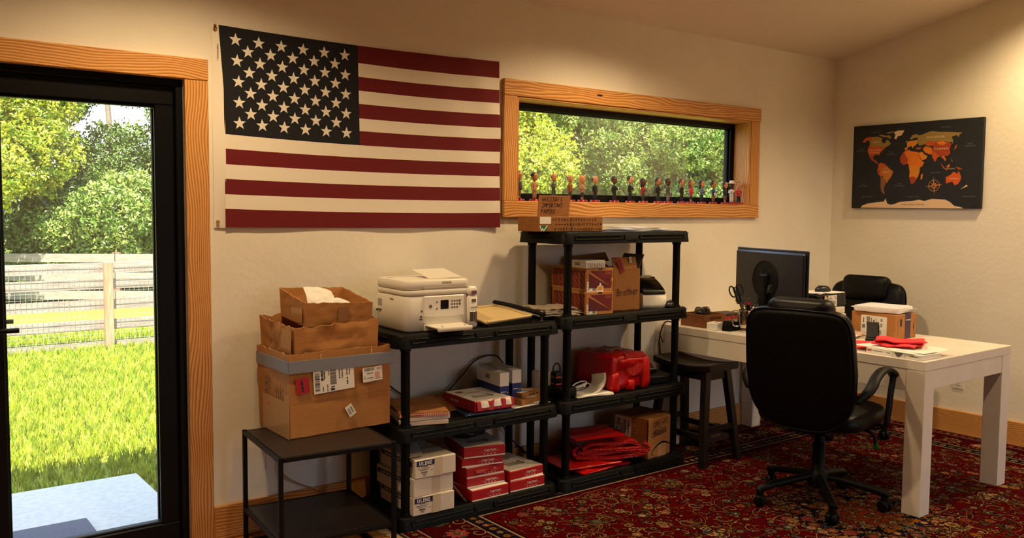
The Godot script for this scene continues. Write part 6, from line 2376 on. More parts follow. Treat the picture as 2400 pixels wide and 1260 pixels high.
	handwriting(note, "FRAGILE", 0.02, 0.07, M.marker, Transform3D(Basis(Vector3.RIGHT, Vector3.FORWARD, Vector3.UP), Vector3(-0.025, 0.2105, 0.012)), 0.0028)
	for q in [["left white paper roll standing on the tall unit's third shelf", Vector3(-2.897, Y, 0.175)], ["right white paper roll standing on the tall unit's third shelf, in front of another", Vector3(-2.852, Y, 0.205)]]:
		t = thing("paper_roll", q[0], "roll", q[1], 0, "")
		st = S()
		lathe(st, [Vector2(0.0245, 0), Vector2(0.025, 0.002), Vector2(0.025, 0.122), Vector2(0.0235, 0.124), Vector2(0.0095, 0.1235), Vector2(0.009, 0.10)], 28)
		ob("roll", st, M.paper, t)
		st = S()
		lathe(st, [Vector2(0.0095, 0.06), Vector2(0.0095, 0.1225), Vector2(0.0082, 0.1225), Vector2(0.0082, 0.06)], 20)
		ob("core", st, M.card_light, t)
	t = thing("charger", "black power tool battery charger with orange trim on the tall unit's third shelf", "charger", Vector3(-2.815, Y, 0.285), -10)
	st = S()
	rbox(st, 0.11, 0.052, 0.13, 0.012, 0.005)
	ob("body", st, M.black, t)
	st = S()
	rbox(st, 0.045, 0.075, 0.05, 0.008, 0.004, Transform3D(Basis(), Vector3(-0.015, 0.05, -0.03)))
	ob("battery", st, M.black, t)
	var org := mat(rgb(196, 66, 24), 0.5)
	st = S()
	for y in [0.062, 0.098]:
		bx(st, Vector3(-0.015, y, -0.0048), Vector3(0.034, 0.007, 0.0012))
		bx(st, Vector3(-0.038, y, -0.03), Vector3(0.0012, 0.007, 0.034))
	ob("orange_trim", st, org, t)
	st = S()
	tube(st, smooth_path([Vector3(-0.035, 0.12, -0.03), Vector3(-0.034, 0.150, -0.03), Vector3(-0.015, 0.168, -0.03), Vector3(0.004, 0.150, -0.03), Vector3(0.005, 0.12, -0.03)]), 0.004, 8)
	ob("carry_loop", st, M.cord, t)
	t = thing("white_cable_coil", "coiled white cable lying on loose papers at the tall unit's left post", "cable", Vector3(-2.70, Y + 0.012, 0.285), 0)
	st = S()
	for k in 3:
		var pts := []
		for i in 21:
			var a := TAU * i / 20.0
			pts.append(Vector3(0.045 * cos(a), 0.022 + 0.010 * k - 0.006 + 0.012 * sin(a * 1.0 + k), 0.020 * sin(a) + 0.004 * k))
		tube(st, pts, 0.004, 7)
	ob("loops", st, mat(rgb(206, 204, 202), 0.4), t)
	st = S()
	rbox(st, 0.028, 0.014, 0.016, 0.004, 0.003, Transform3D(Basis(Vector3.BACK, 0.25), Vector3(0.032, 0.026, 0.01)))
	tube(st, smooth_path([Vector3(0.046, 0.036, 0.01), Vector3(0.060, 0.036, 0.012), Vector3(0.072, 0.026, 0.018)]), 0.003, 7)
	ob("plug", st, mat(rgb(206, 204, 202), 0.4), t)
	t = thing("loose_papers", "white papers with one sheet curling up beside the red bundle", "paper", Vector3(-2.655, Y, 0.325), -5)
	for i in 4:
		st = S()
		bx(st, Vector3(0.004 * i - 0.01, 0.0015 + i * 0.0026, 0.003 * (i % 2)), Vector3(0.225 - 0.012 * i, 0.0018, 0.155), 0.0006, Transform3D(Basis(Vector3.UP, 0.05 * i - 0.07)))
		ob("sheet", st, M.paper, t)
	for q in [[0.0, 0.0], [0.014, -0.006]]:
		st = S()
		var ox: float = q[0]
		sheet(st, func(u: float, v: float) -> Vector3: return Vector3(-0.02 + ox + 0.075 * sin(u * 1.9) , 0.011 + 0.105 * (1.0 - cos(u * 1.55)) * (1.0 - 0.25 * v), 0.055 - 0.11 * v + q[1]), 14, 6, 0.0009)
		ob("curled_sheet", st, M.paper, t)
	t = thing("postal_scale", "black desktop postal scale with a slanted display right of the red bundle", "scale", Vector3(-2.150, Y, 0.235), -10)
	st = S()
	bx(st, Vector3(0.02, 0.022, 0.02), Vector3(0.21, 0.044, 0.20), 0.006)
	ob("base", st, M.black, t)
	st = S()
	prism(st, PackedVector2Array([Vector2(-0.07, 0.044), Vector2(0.07, 0.044), Vector2(0.055, 0.065), Vector2(0.0, 0.130), Vector2(-0.07, 0.132)]), -0.05, 0.05, Transform3D(Basis(), Vector3(0.0, 0, -0.03)))
	var disp := ob("display_head", st, M.black, t)
	st = S()
	bx(st, Vector3(0.036, 0.068, 0.0215), Vector3(0.06, 0.010, 0.002))
	bx(st, Vector3(0.030, 0.082, 0.0215), Vector3(0.05, 0.003, 0.002))
	ob("silver_trim", st, mat(rgb(132, 136, 120), 0.4, 0.3), disp)
	# --- bottom shelf
	Y = 0.0712
	var bub := mat(rgb(176, 6, 8), 0.22)
	bub.backlight_enabled = true
	bub.backlight = rgb(70, 2, 2)
	var cell := FastNoiseLite.new()
	cell.noise_type = FastNoiseLite.TYPE_CELLULAR
	cell.cellular_jitter = 0.25
	cell.frequency = 0.06
	cell.seed = 5
	var ct := NoiseTexture2D.new()
	ct.width = 256
	ct.height = 256
	ct.seamless = true
	ct.noise = cell
	ct.as_normal_map = true
	ct.bump_strength = 10.0
	bub.normal_enabled = true
	bub.normal_texture = ct
	bub.normal_scale = 1.0
	bub.uv1_triplanar = true
	bub.uv1_scale = Vector3.ONE * 5
	for q in [["flattened red bubble mailer at the bottom of the red pile", Vector3(-2.60, Y, 0.27), 4.0, 0.0], ["second red bubble mailer, turned, under the folded red bubble wrap", Vector3(-2.655, Y + 0.022, 0.255), -9.0, 0.4]]:
		t = thing("bubble_mailer", q[0], "mailer", q[1], q[2], "")
		st = S()
		var ph: float = q[3]
		sheet(st, func(u: float, v: float) -> Vector3: return Vector3((u - 0.5) * 0.36, 0.010 + 0.016 * sin(PI * u) * sin(PI * v) + 0.004 * sin(u * 12.0 + ph), (0.5 - v) * 0.27), 18, 12, 0.008)
		ob("mailer", st, redp, t)
		st = S()
		bx(st, Vector3(0.01, 0.006, 0.130), Vector3(0.33, 0.008, 0.012), 0.003)
		ob("folded_edge", st, redp, t)
	t = thing("bubble_wrap", "thick folded block of red bubble wrap on the tall unit's bottom shelf", "bubble wrap", Vector3(-2.495, Y + 0.042, 0.265), -22)
	for i in 4:
		st = S()
		var ph := i * 2.1
		sheet(st, func(u: float, v: float) -> Vector3:
			var x := (u - 0.5) * (0.40 - 0.02 * i)
			var edge := pow(absf(2.0 * u - 1.0), 6.0)
			return Vector3(x, 0.020 + i * 0.024 - 0.014 * edge * (i - 1) + 0.004 * sin(u * 9.0 + ph) + 0.004 * sin(v * 7.0 + ph), (0.5 - v) * (0.27 - 0.012 * (i % 2))), 28, 18, 0.019)
		ob("layer", st, bub, t)
	st = S()
	for s1 in [-1.0, 1.0]:
		tube(st, smooth_path([Vector3(s1 * 0.19, 0.020, 0.12), Vector3(s1 * 0.215, 0.045, 0.12), Vector3(s1 * 0.19, 0.078, 0.12)]), 0.010, 8)
	ob("fold", st, bub, t)
	t = thing("red_envelope", "flat red mailer lying askew on top of the folded bubble wrap", "mailer", Vector3(-2.605, Y + 0.165, 0.285), -12)
	st = S()
	sheet(st, func(u: float, v: float) -> Vector3: return Vector3((u - 0.5) * 0.30, 0.004 + 0.010 * v + 0.003 * sin(v * 9.0) + 0.002 * sin(v * 21.0), (0.5 - v) * 0.20), 8, 14, 0.004)
	ob("mailer", st, redp, t)
	b = Vector3(0.247, 0.222, 0.25)
	t = thing("shipping_box", "brown shipping box with black handwriting and a curved arrow, on the tall unit's bottom shelf", "box", Vector3(-2.180, Y, 0.262), 7.6)
	st = S()
	bx(st, Vector3(0, b.y / 2, 0), b, 0.003)
	ob("carton", st, M.card, t)
	st = S()
	bx(st, Vector3(0, b.y + 0.0005, 0), Vector3(b.x * 0.98, 0.0012, 0.003))
	bx(st, Vector3(-b.x / 2 - 0.0004, b.y * 0.62, b.z / 2 - 0.006), Vector3(0.0012, b.y * 0.66, 0.006))
	ob("seam", st, M.marker, t)
	st = S()
	bx(st, on_face(b, "front", 0.125, 0.04) * Vector3(0, 0, 0.0002), Vector3(0.075, 0.082, 0.0008))
	ob("paper_tape", st, M.card_light, t)
	handwriting(t, "OMEHAY", 0.036, 0.145, M.marker, on_face(b, "front", 0.045, 0.165, 5.0), 0.003)
	handwriting(t, "BEERS", 0.032, 0.12, M.marker, on_face(b, "front", 0.055, 0.120, 6.0), 0.003)
	st = S()
	f = on_face(b, "front", 0, 0, 6.0)
	for k in 5:
		var zz := PackedVector2Array()
		for i in 12:
			zz.append(Vector2(0.045 + i * 0.0115, 0.112 + k * 0.006 + rng.randf_range(-0.006, 0.006)))
		stroke(st, zz, 0.002, f)
	ob("scribble", st, M.marker, t)
	st = S()
	var arc := PackedVector2Array()
	for i in 15:
		var u := i / 14.0
		arc.append(Vector2(0.035 + 0.165 * u, 0.034 + 0.042 * sin(PI * (0.04 + 0.80 * u))))
	for i in 14:
		stroke(st, PackedVector2Array([arc[i], arc[i + 1]]), 0.004 + 0.007 * sin(PI * i / 14.0), on_face(b, "front", 0, 0))
	stroke(st, PackedVector2Array([Vector2(0.036, 0.036), Vector2(0.032, 0.022), Vector2(0.040, 0.016)]), 0.006, on_face(b, "front", 0, 0))
	ob("arrow_mark", st, M.marker, t)
	sticker(t, "shipping_label", on_face(b, "left", 0.012, 0.10, -3), 0.115, 0.115, [[0.06, 0.02, 0.02, 0.08, false], [0.012, 0.06, 0.026, 0.04, false]], [[0.092, 0.02, 0.008, 0.08], [0.046, 0.015, 0.006, 0.06], [0.014, 0.02, 0.006, 0.03]])
	sticker(t, "orange_sticker", on_face(b, "left", 0.155, 0.125, 14), 0.022, 0.052, [], [[0.008, 0.01, 0.006, 0.03]], mat(rgb(222, 140, 40), 0.6))


func mouse(label: String, at: Vector3, yaw: float) -> void:
	var t := thing("computer_mouse", label, "mouse", at, yaw)
	var st := S()
	st.set_smooth_group(0)
	lathe(st, [Vector2(0.028, 0.0), Vector2(0.031, 0.004), Vector2(0.031, 0.012), Vector2(0.028, 0.022), Vector2(0.021, 0.031), Vector2(0.011, 0.0355), Vector2(0.0, 0.0365)], 28, Transform3D(Basis(), Vector3.ZERO), 1.0, 1.7)
	ob("shell", st, mat(rgb(18, 19, 23), 0.35), t)
	st = S()
	cyl(st, Vector3(-0.0035, 0.0335, -0.022), Vector3(0.0035, 0.0335, -0.022), 0.005, 14)
	ob("scroll_wheel", st, M.grey_plastic, t)
	st = S()
	for s in [-1.0, 1.0]:
		bx(st, Vector3(s * 0.027, 0.024, -0.005), Vector3(0.003, 0.005, 0.016), 0.001)
	ob("side_button", st, M.grey_plastic, t)


# ---------------------------------------------------------------- on and around the desk
func desk_things() -> void:
	var T := 0.7475
	var st: SurfaceTool
	var t: Node3D
	# monitor, seen from behind
	t = thing("monitor", "large black flat monitor seen from behind on the far end of the desk", "monitor", Vector3(-1.575, T, 0.640), 74.8)
	var mk := mat(rgb(24, 25, 30), 0.36)
	st = S()
	bx(st, Vector3(0, 0.305, 0.010), Vector3(0.622, 0.345, 0.010), 0.003)
	bx(st, Vector3(0, 0.303, -0.004), Vector3(0.600, 0.322, 0.024), 0.010)
	ob("housing", st, mk, t)
	st = S()
	bx(st, Vector3(0, 0.308, 0.0152), Vector3(0.606, 0.326, 0.0008))
	ob("screen", st, mat(rgb(8, 8, 10), 0.1), t)
	var bk := Basis(Vector3.RIGHT, Vector3.BACK, Vector3.DOWN) * Basis(Vector3.RIGHT, PI)
	var c := Vector3(0.02, 0.300, -0.0165)
	st = S()
	lathe(st, [Vector2(0.112, 0.0), Vector2(0.112, 0.0025), Vector2(0.109, 0.003), Vector2(0.106, 0.0)], 48, Transform3D(bk, c))
	lathe(st, [Vector2(0.107, 0.0), Vector2(0.107, 0.0006)], 48, Transform3D(bk, c))
	var rec := ob("mount_recess", st, M.black, t)
	st = S()
	bx(st, c + Vector3(-0.015, -0.045, -0.0015), Vector3(0.115, 0.055, 0.002), 0.0008)
	ob("port_cover", st, mat(rgb(10, 10, 11), 0.5), rec)
	st = S()
	bx(st, c + Vector3(-0.020, -0.047, -0.003), Vector3(0.07, 0.040, 0.001))
	ob("port_plate", st, mat(rgb(74, 72, 70), 0.5), rec)
	st = S()
	for p in [[0.04, 0.055], [-0.04, 0.055], [0.04, 0.0], [-0.04, 0.0]]:
		cyl(st, c + Vector3(p[0], p[1], -0.0004), c + Vector3(p[0], p[1], -0.002), 0.005, 12)
	ob("screw", st, mat(rgb(30, 30, 32), 0.4), rec).set_meta("kind", "stuff")
	st = S()
	bx(st, Vector3(0.02, 0.17, -0.03), Vector3(0.055, 0.32, 0.020), 0.006)
	bx(st, Vector3(0.02, 0.30, -0.024), Vector3(0.07, 0.07, 0.02), 0.006)
	ob("neck", st, M.black, t)
	st = S()
	rbox(st, 0.24, 0.012, 0.20, 0.02, 0.003, Transform3D(Basis(), Vector3(0.02, 0.0, -0.02)))
	ob("foot", st, M.black, t)
	st = S()
	tube(st, smooth_path([c + Vector3(0.035, -0.03, -0.006), Vector3(0.055, 0.20, -0.028), Vector3(0.07, 0.14, -0.04), Vector3(0.06, 0.06, -0.055), Vector3(0.075, 0.016, -0.06)]), 0.0035, 8)
	tube(st, smooth_path([c + Vector3(-0.005, -0.05, -0.004), c + Vector3(-0.03, -0.075, -0.014), c + Vector3(-0.055, -0.05, -0.010), c + Vector3(-0.05, -0.03, -0.004)]), 0.003, 8)
	ob("cable", st, M.cord, t)
	# wooden tray and what lies on it
	t = thing("wooden_tray", "small open brown wooden box at the desk's far left corner", "box", Vector3(-1.648, T, 0.225), 0)
	var ws := Vector3(0.195, 0.076, 0.185)
	var wm := tex_mat(noise_tex(rgb(116, 66, 30), rgb(140, 84, 40), 0.04, 91, 128), Vector3(4, 16, 4), 0.5)
	for q in [[0, ws.z / 2 - 0.004, ws.x, 0.008], [0, -ws.z / 2 + 0.004, ws.x, 0.008], [-ws.x / 2 + 0.004, 0, 0.008, ws.z - 0.016], [ws.x / 2 - 0.004, 0, 0.008, ws.z - 0.016]]:
		st = S()
		if q[1] > 0.01 and q[0] == 0:  # the front panel has a slot for the fingers
			bx(st, Vector3(0, 0.022, q[1]), Vector3(ws.x, 0.044, 0.008), 0.001)
			bx(st, Vector3(0, 0.068, q[1]), Vector3(ws.x, 0.016, 0.008), 0.001)
			for s in [-1.0, 1.0]:
				bx(st, Vector3(s * 0.073, 0.052, q[1]), Vector3(0.048, 0.018, 0.008), 0.001)
		else:
			bx(st, Vector3(q[0], ws.y / 2, q[1]), Vector3(q[2], ws.y, q[3]), 0.001)
		ob("side_panel", st, wm, t)
	st = S()
	bx(st, Vector3(0, 0.004, 0), Vector3(ws.x - 0.016, 0.008, ws.z - 0.016))
	ob("bottom", st, wm, t)
	t = thing("black_pouch", "dark soft pouch lying in the open brown wooden box", "pouch", Vector3(-1.655, T + 0.012, 0.215), 25)
	st = S()
	lumpy(st, Vector3(0.165, 0.098, 0.085), 0.7, 0.018, 23, 10.0, 32, 20)
	ob("pouch", st, mat(rgb(26, 16, 12), 0.4), t)
	st = S()
	flat(st, -0.02, -0.006, 0.045, 0.012, Transform3D(Basis(Vector3.RIGHT, -0.9), Vector3(0.01, 0.088, 0.034)), 0.006)
	ob("print", st, mat(rgb(150, 110, 90), 0.6), t)
	t = closed_box("small_white_box", "small white carton on the desk in front of the brown wooden box", "box", Vector3(-1.735, T, 0.385), 14, Vector3(0.088, 0.043, 0.06), M.paper)
	st = S()
	bx(st, Vector3(-0.005, 0.022, 0.0303), Vector3(0.035, 0.0015, 0.0008), 0, Transform3D(Basis(Vector3.BACK, -0.05), Vector3.ZERO))
	flat(st, -0.03, -0.018, 0.03, 0.006, Transform3D(Basis(Vector3.RIGHT, -PI / 2), Vector3(0, 0.0435, 0)), 0.0006)
	flat(st, 0.005, -0.012, 0.03, 0.005, Transform3D(Basis(Vector3.RIGHT, -PI / 2), Vector3(0, 0.0435, 0)), 0.0006)
	ob("print", st, mat(rgb(130, 70, 50), 0.7), t)
	t = thing("tape_dispenser", "black tape dispenser between the small white carton and the steel mug", "tape dispenser", Vector3(-1.692, T, 0.465), 5)
	st = S()
	prism(st, PackedVector2Array([Vector2(-0.045, 0), Vector2(0.05, 0), Vector2(0.05, 0.018), Vector2(0.035, 0.052), Vector2(-0.028, 0.056), Vector2(-0.04, 0.03)]), -0.028, 0.028, Transform3D(Basis(), Vector3.ZERO))
	ob("body", st, M.black, t)
	st = S()
	cyl(st, Vector3(0.0, 0.040, -0.012), Vector3(0.0, 0.040, 0.012), 0.024, 24)
	ob("tape_roll", st, mat(rgb(60, 58, 54), 0.3), t)
	for i in 5:
		t = thing("slim_book", ["bottom", "second", "third", "fourth", "topmost"][i] + " slim book of the pile behind the steel mug", "book", Vector3(-1.44 + 0.004 * i, T + i * 0.0125, 0.20), [2, -3, 4, 0, -5][i], "")
		st = S()
		bx(st, Vector3(0, 0.006, 0), Vector3(0.17, 0.009, 0.12), 0.0005)
		ob("pages", st, M.paper, t)
		st = S()
		for y in [0.0010, 0.0112]:
			bx(st, Vector3(0, y, 0), Vector3(0.176, 0.0016, 0.126))
		bx(st, Vector3(-0.0875, 0.006, 0), Vector3(0.0016, 0.0118, 0.126))
		bx(st, Vector3(0.0, 0.006, 0.0625), Vector3(0.174, 0.0085, 0.0008))
		ob("cover", st, mat([rgb(200, 160, 150), rgb(112, 124, 92), rgb(168, 30, 44), rgb(150, 26, 40), rgb(40, 26, 26)][i], 0.5), t)
	# steel mug with scissors
	var mp := Vector3(-1.655, T, 0.545)
	t = thing("steel_mug", "polished steel mug with a square handle holding scissors on the desk", "mug", mp, 0)
	st = S()
	lathe(st, [Vector2(0.040, 0), Vector2(0.0435, 0.002), Vector2(0.044, 0.014), Vector2(0.0405, 0.018), Vector2(0.043, 0.028), Vector2(0.047, 0.05), Vector2(0.047, 0.085), Vector2(0.045, 0.104), Vector2(0.0415, 0.122), Vector2(0.043, 0.126), Vector2(0.0405, 0.126), Vector2(0.043, 0.10), Vector2(0.0445, 0.06), Vector2(0.038, 0.02), Vector2(0, 0.018)], 40)
	ob("cup", st, M.chrome, t)
	var hd := Vector3(-0.80, 0, -0.60)
	st = S()
	tube(st, smooth_path([hd * 0.042 + Vector3(0, 0.117, 0), hd * 0.066 + Vector3(0, 0.121, 0), hd * 0.078 + Vector3(0, 0.108, 0), hd * 0.076 + Vector3(0, 0.05, 0), hd * 0.066 + Vector3(0, 0.034, 0), hd * 0.043 + Vector3(0, 0.032, 0)]), 0.0048, 10)
	ob("handle", st, M.chrome, t)
	var sc_basis := Basis(Vector3(0.80, 0.0, 0.60).normalized(), Vector3.UP, Vector3(-0.6, 0, 0.8))
	scissors("long black scissors standing tallest in the steel mug", mp + Vector3(-0.012, 0.10, -0.002), sc_basis * Basis(Vector3.BACK, 0.36), 1.25, mat(rgb(18, 16, 22), 0.4), 0.115)
	scissors("grey and red handled scissors in the steel mug", mp + Vector3(0.000, 0.09, 0.008), sc_basis * Basis(Vector3.BACK, 0.04), 0.9, mat(rgb(74, 70, 68), 0.45), 0.05)
	scissors("small dark grey scissors leaning right in the steel mug", mp + Vector3(0.012, 0.085, -0.01), sc_basis * Basis(Vector3.BACK, -0.42), 0.85, mat(rgb(60, 58, 56), 0.45), 0.05)
	t = thing("marker_pen", "short thick black and red marker among the scissors in the steel mug", "pen", mp + Vector3(0.004, 0.075, 0.016), 0)
	st = S()
	cyl(st, Vector3(0, -0.06, 0), Vector3(-0.004, 0.082, 0.0), 0.009, 14)
	ob("barrel", st, M.black, t)
	st = S()
	cyl(st, Vector3(-0.004, 0.082, 0), Vector3(-0.0045, 0.098, 0), 0.0092, 14)
	ob("cap", st, mat(rgb(170, 16, 34), 0.4), t)
	# parcels
	for i in 3:
		t = thing("white_parcel", ["lowest", "middle", "upper"][i] + " white padded parcel under the black mailer on the desk", "package", Vector3(-1.115 + 0.006 * (i % 2), T + 0.042 * i, 0.655), [3.0, -4.0, 2.0][i], "")
		st = S()
		lumpy(st, Vector3(0.29 - 0.01 * i, 0.044, 0.21), 0.22, 0.010, 60 + i, 12.0, 48, 18)
		ob("parcel", st, mat(rgb(226, 218, 206), 0.6), t)
	t = thing("black_mailer", "black poly mailer with a white barcode label on top of the white parcels", "package", Vector3(-1.105, T + 0.128, 0.66), 0)
	var bsz := Vector3(0.27, 0.082, 0.19)
	st = S()
	lumpy(st, bsz, 0.24, 0.016, 83, 12.0, 56, 26)
	ob("mailer", st, mat(rgb(16, 16, 16), 0.22), t)
	st = S()
	bx(st, Vector3(0, bsz.y - 0.001, 0), Vector3(bsz.x * 0.93, 0.006, bsz.z * 0.90), 0.003)
	ob("white_top", st, M.paper, t)
	var lf := on_face(Vector3(0.272, 0.08, 0.198), "front", 0.028, 0.006, 0, 0.0015)
	sticker(t, "shipping_label", lf, 0.125, 0.066, [[0.026, 0.010, 0.085, 0.025, true]], [[0.03, 0.056, 0.04, 0.003], [0.09, 0.054, 0.03, 0.003], [0.1, 0.044, 0.02, 0.004]])
	text(t, "TM LGCA", 0.010, M.ink, lf * Transform3D(Basis(), Vector3(0.048, 0.046, 0)))
	st = S()
	flat(st, 0.0, 0.0, 0.018, 0.066, lf, 0.0008)
	ob("yellow_strip", st, mat(rgb(226, 180, 100), 0.5), t)
	mouse("black computer mouse on top of the black poly mailer", Vector3(-1.09, T + 0.2125, 0.665), 70)
	var hs := Vector3(0.20, 0.135, 0.27)
	t = closed_box("shipping_box", "brown shipping box with a large white label and purple tape on the desk", "box", Vector3(-1.135, T, 1.085), -3.0, hs, M.card)
	sticker(t, "shipping_label", on_face(hs, "left", 0.062, 0.006), 0.158, 0.112, [[0.034, 0.05, 0.022, 0.055, false], [0.008, 0.040, 0.018, 0.020, false]], [[0.062, 0.03, 0.005, 0.07], [0.075, 0.07, 0.006, 0.02], [0.082, 0.02, 0.004, 0.07], [0.094, 0.04, 0.003, 0.06], [0.105, 0.03, 0.003, 0.05], [0.013, 0.07, 0.006, 0.03]])
	text(t, "H", 0.014, M.ink, on_face(hs, "left", 0.188, 0.098, -90.0, 0.0008))
	text(t, "23", 0.012, M.ink, on_face(hs, "left", 0.188, 0.070, -90.0, 0.0008))
	st = S()
	flat(st, 0.165, 0.018, 0.022, 0.024, on_face(hs, "left", 0, 0, 0, 0.0008), 0.0012)
	ob("print", st, mat(rgb(160, 140, 136), 0.7), t)
	st = S()
	bx(st, on_face(hs, "front", 0.118, hs.y / 2) * Vector3(0, 0, 0.0003), Vector3(0.052, hs.y, 0.0008))
	bx(st, Vector3(0.018, hs.y + 0.0006, 0), Vector3(0.052, 0.0008, hs.z))
	var pt := ob("purple_tape", st, mat(rgb(66, 48, 78), 0.35), t)
	text(pt, "amazon", 0.009, M.white_ink, on_face(hs, "front", 0.118, 0.102, 180.0, 0.0008))
	st = S()
	var fr := on_face(hs, "front", 0, 0)
	for q in [[0.045, 0.07, 0.016, 0.04], [0.17, 0.05, 0.005, 0.03], [0.178, 0.02, 0.0014, 0.09], [0.024, 0.02, 0.0014, 0.09]]:
		flat(st, q[0], q[1], q[2], q[3], fr, 0.0005)
	ob("print", st, M.ink, t)
	t = thing("poly_mailer", "white poly mailer with a grey patch lying on the brown box with purple tape", "package", Vector3(-1.135, T + 0.1365, 1.085), 6)
	st = S()
	lumpy(st, Vector3(0.215, 0.036, 0.255), 0.22, 0.012, 101, 12.0, 56, 20)
	ob("mailer", st, mat(rgb(232, 232, 234), 0.35), t)
	st = S()
	for s in [-1.0, 1.0]:
		sheet(st, func(u: float, v: float) -> Vector3: return Vector3(s * 0.06 + 0.06 * (u - 0.5), 0.016 + 0.008 * v, s * (0.118 + 0.030 * v) ), 4, 3, 0.0015)
	ob("flap", st, mat(rgb(232, 232, 234), 0.35), t)
	st = S()
	bx(st, Vector3(-0.02, 0.0365, -0.02), Vector3(0.035, 0.001, 0.06), 0, Transform3D(Basis(Vector3.UP, 0.3), Vector3.ZERO))
	ob("grey_patch", st, mat(rgb(110, 108, 110), 0.5), t)
	t = thing("phone_stand", "small black folding phone stand in front of the brown box on the desk", "phone stand", Vector3(-1.345, T, 1.145), -60)
	st = S()
	bx(st, Vector3(0, 0.052, 0.0), Vector3(0.062, 0.088, 0.006), 0.002, Transform3D(Basis(Vector3.RIGHT, -0.42), Vector3(0, 0.006, 0.012)))
	ob("back_plate", st, mat(rgb(20, 21, 23), 0.4), t)
	st = S()
	bx(st, Vector3(0, 0.004, 0.0), Vector3(0.07, 0.008, 0.085), 0.002)
	bx(st, Vector3(0.03, 0.04, -0.022), Vector3(0.006, 0.08, 0.012), 0.002, Transform3D(Basis(Vector3.RIGHT, 0.35), Vector3.ZERO))
	ob("base", st, M.black, t)
	# flat white box, sheets, red foam
	var fs := Vector3(0.165, 0.024, 0.288)
	t = thing("flat_white_box", "flat white printed carton under a white sheet at the near corner of the desk", "box", Vector3(-1.690, T, 1.508), -4.5)
	st = S()
	bx(st, Vector3(0, fs.y / 2, 0), fs, 0.001)
	ob("carton", st, M.paper, t)
	st = S()
	var sl := on_face(fs, "left", 0, 0)
	fx_rows(st, sl, [[0.036, 0.013, 0.055, 0.003], [0.11, 0.012, 0.02, 0.003], [0.235, 0.013, 0.04, 0.003]])
	for x in [0.145, 0.208]:
		flat(st, x, 0.001, 0.0012, 0.021, sl, 0.0006)
	ob("print", st, M.ink, t)
	st = S()
	face(st, [sl * Vector3(0.150, 0.022, 0.0007), sl * Vector3(0.200, 0.022, 0.0007), sl * Vector3(0.178, 0.003, 0.0007), sl * Vector3(0.168, 0.003, 0.0007)], sl.basis.z)
	ob("print", st, mat(rgb(96, 88, 84), 0.6), t)
	st = S()
	flat(st, 0.006, 0.010, 0.024, 0.010, sl, 0.0007)
	ob("print", st, mat(rgb(190, 100, 96), 0.6), t)
	t = thing("white_sheet", "bright white paper sheets spread over the flat white carton on the desk", "paper", Vector3(-1.645, T + 0.0255, 1.455), -8)
	for i in 2:
		st = S()
		sheet(st, func(u: float, v: float) -> Vector3: return Vector3((u - 0.5) * 0.24 + 0.02 * i, 0.001 + 0.002 * i + 0.004 * sin(u * 6.0 + v * 2.0 + i) * u, (0.5 - v) * 0.34 + 0.02 * i), 10, 10, 0.0008)
		ob("sheet", st, M.paper, t, Transform3D(Basis(Vector3.UP, 0.12 * i), Vector3.ZERO))
	var foam := mat(rgb(236, 52, 64), 0.6)
	t = thing("foam_sheets", "two wavy bright red foam sheets lying on the white paper on the desk", "foam", Vector3(-1.590, T + 0.034, 1.435), 12)
	for i in 2:
		st = S()
		sheet(st, func(u: float, v: float) -> Vector3: return Vector3((u - 0.5) * (0.22 - 0.03 * i) + 0.012 * i + 0.010 * sin(v * 17.0 + i), 0.008 + 0.014 * i + 0.005 * sin(u * 9.0 + i * 2.0) + 0.004 * sin(v * 8.0 + i), (0.5 - v) * (0.20 + 0.02 * i)), 22, 22, 0.006)
		ob("sheet", st, foam, t, Transform3D(Basis(Vector3.UP, 0.25 * i), Vector3.ZERO))
	t = thing("red_envelope", "flat red envelope lying on the desk beside the white sheets, behind the chair", "envelope", Vector3(-1.60, T, 1.175), 24)
	st = S()
	sheet(st, func(u: float, v: float) -> Vector3: return Vector3((u - 0.5) * 0.27, 0.008 + 0.008 * sin(PI * u) * sin(PI * v), (0.5 - v) * 0.20), 10, 10, 0.006)
	ob("mailer", st, foam, t)
	t = thing("loose_papers", "loose papers lying at the foot of the black phone stand", "paper", Vector3(-1.345, T, 1.005), -20)
	for i in 3:
		st = S()
		sheet(st, func(u: float, v: float) -> Vector3: return Vector3((u - 0.5) * 0.14, 0.003 + 0.006 * i + 0.02 * u * u * (i % 2), (0.5 - v) * 0.12), 6, 6, 0.002)
		ob("sheet", st, mat([rgb(222, 206, 196), rgb(206, 170, 152), rgb(228, 220, 212)][i], 0.8), t, Transform3D(Basis(Vector3.UP, 0.3 * i), Vector3.ZERO))
	# cables at the desk's far end and on the floor
	cord("thick black cable that hangs in a bow left of the desk's far leg", [Vector3(-1.79, 0.765, 0.10), Vector3(-1.81, 0.755, 0.06), Vector3(-1.835, 0.66, 0.045), Vector3(-1.825, 0.56, 0.05), Vector3(-1.79, 0.45, 0.05), Vector3(-1.77, 0.30, 0.04), Vector3(-1.76, 0.16, 0.04), Vector3(-1.74, 0.03, 0.05), Vector3(-1.66, 0.016, 0.08)], 0.0038)
	cord("thin black cable crossing the bow of the thick one left of the desk", [Vector3(-1.83, 0.70, 0.04), Vector3(-1.80, 0.63, 0.045), Vector3(-1.745, 0.565, 0.05), Vector3(-1.72, 0.60, 0.05), Vector3(-1.70, 0.68, 0.03), Vector3(-1.675, 0.69, 0.012)], 0.003)
	cord("black cable tangled on the floor behind the stool", [Vector3(-1.55, 0.015, 0.06), Vector3(-1.47, 0.05, 0.05), Vector3(-1.42, 0.10, 0.045), Vector3(-1.36, 0.07, 0.05), Vector3(-1.33, 0.02, 0.07), Vector3(-1.42, 0.016, 0.12), Vector3(-1.60, 0.016, 0.10)], 0.0045)
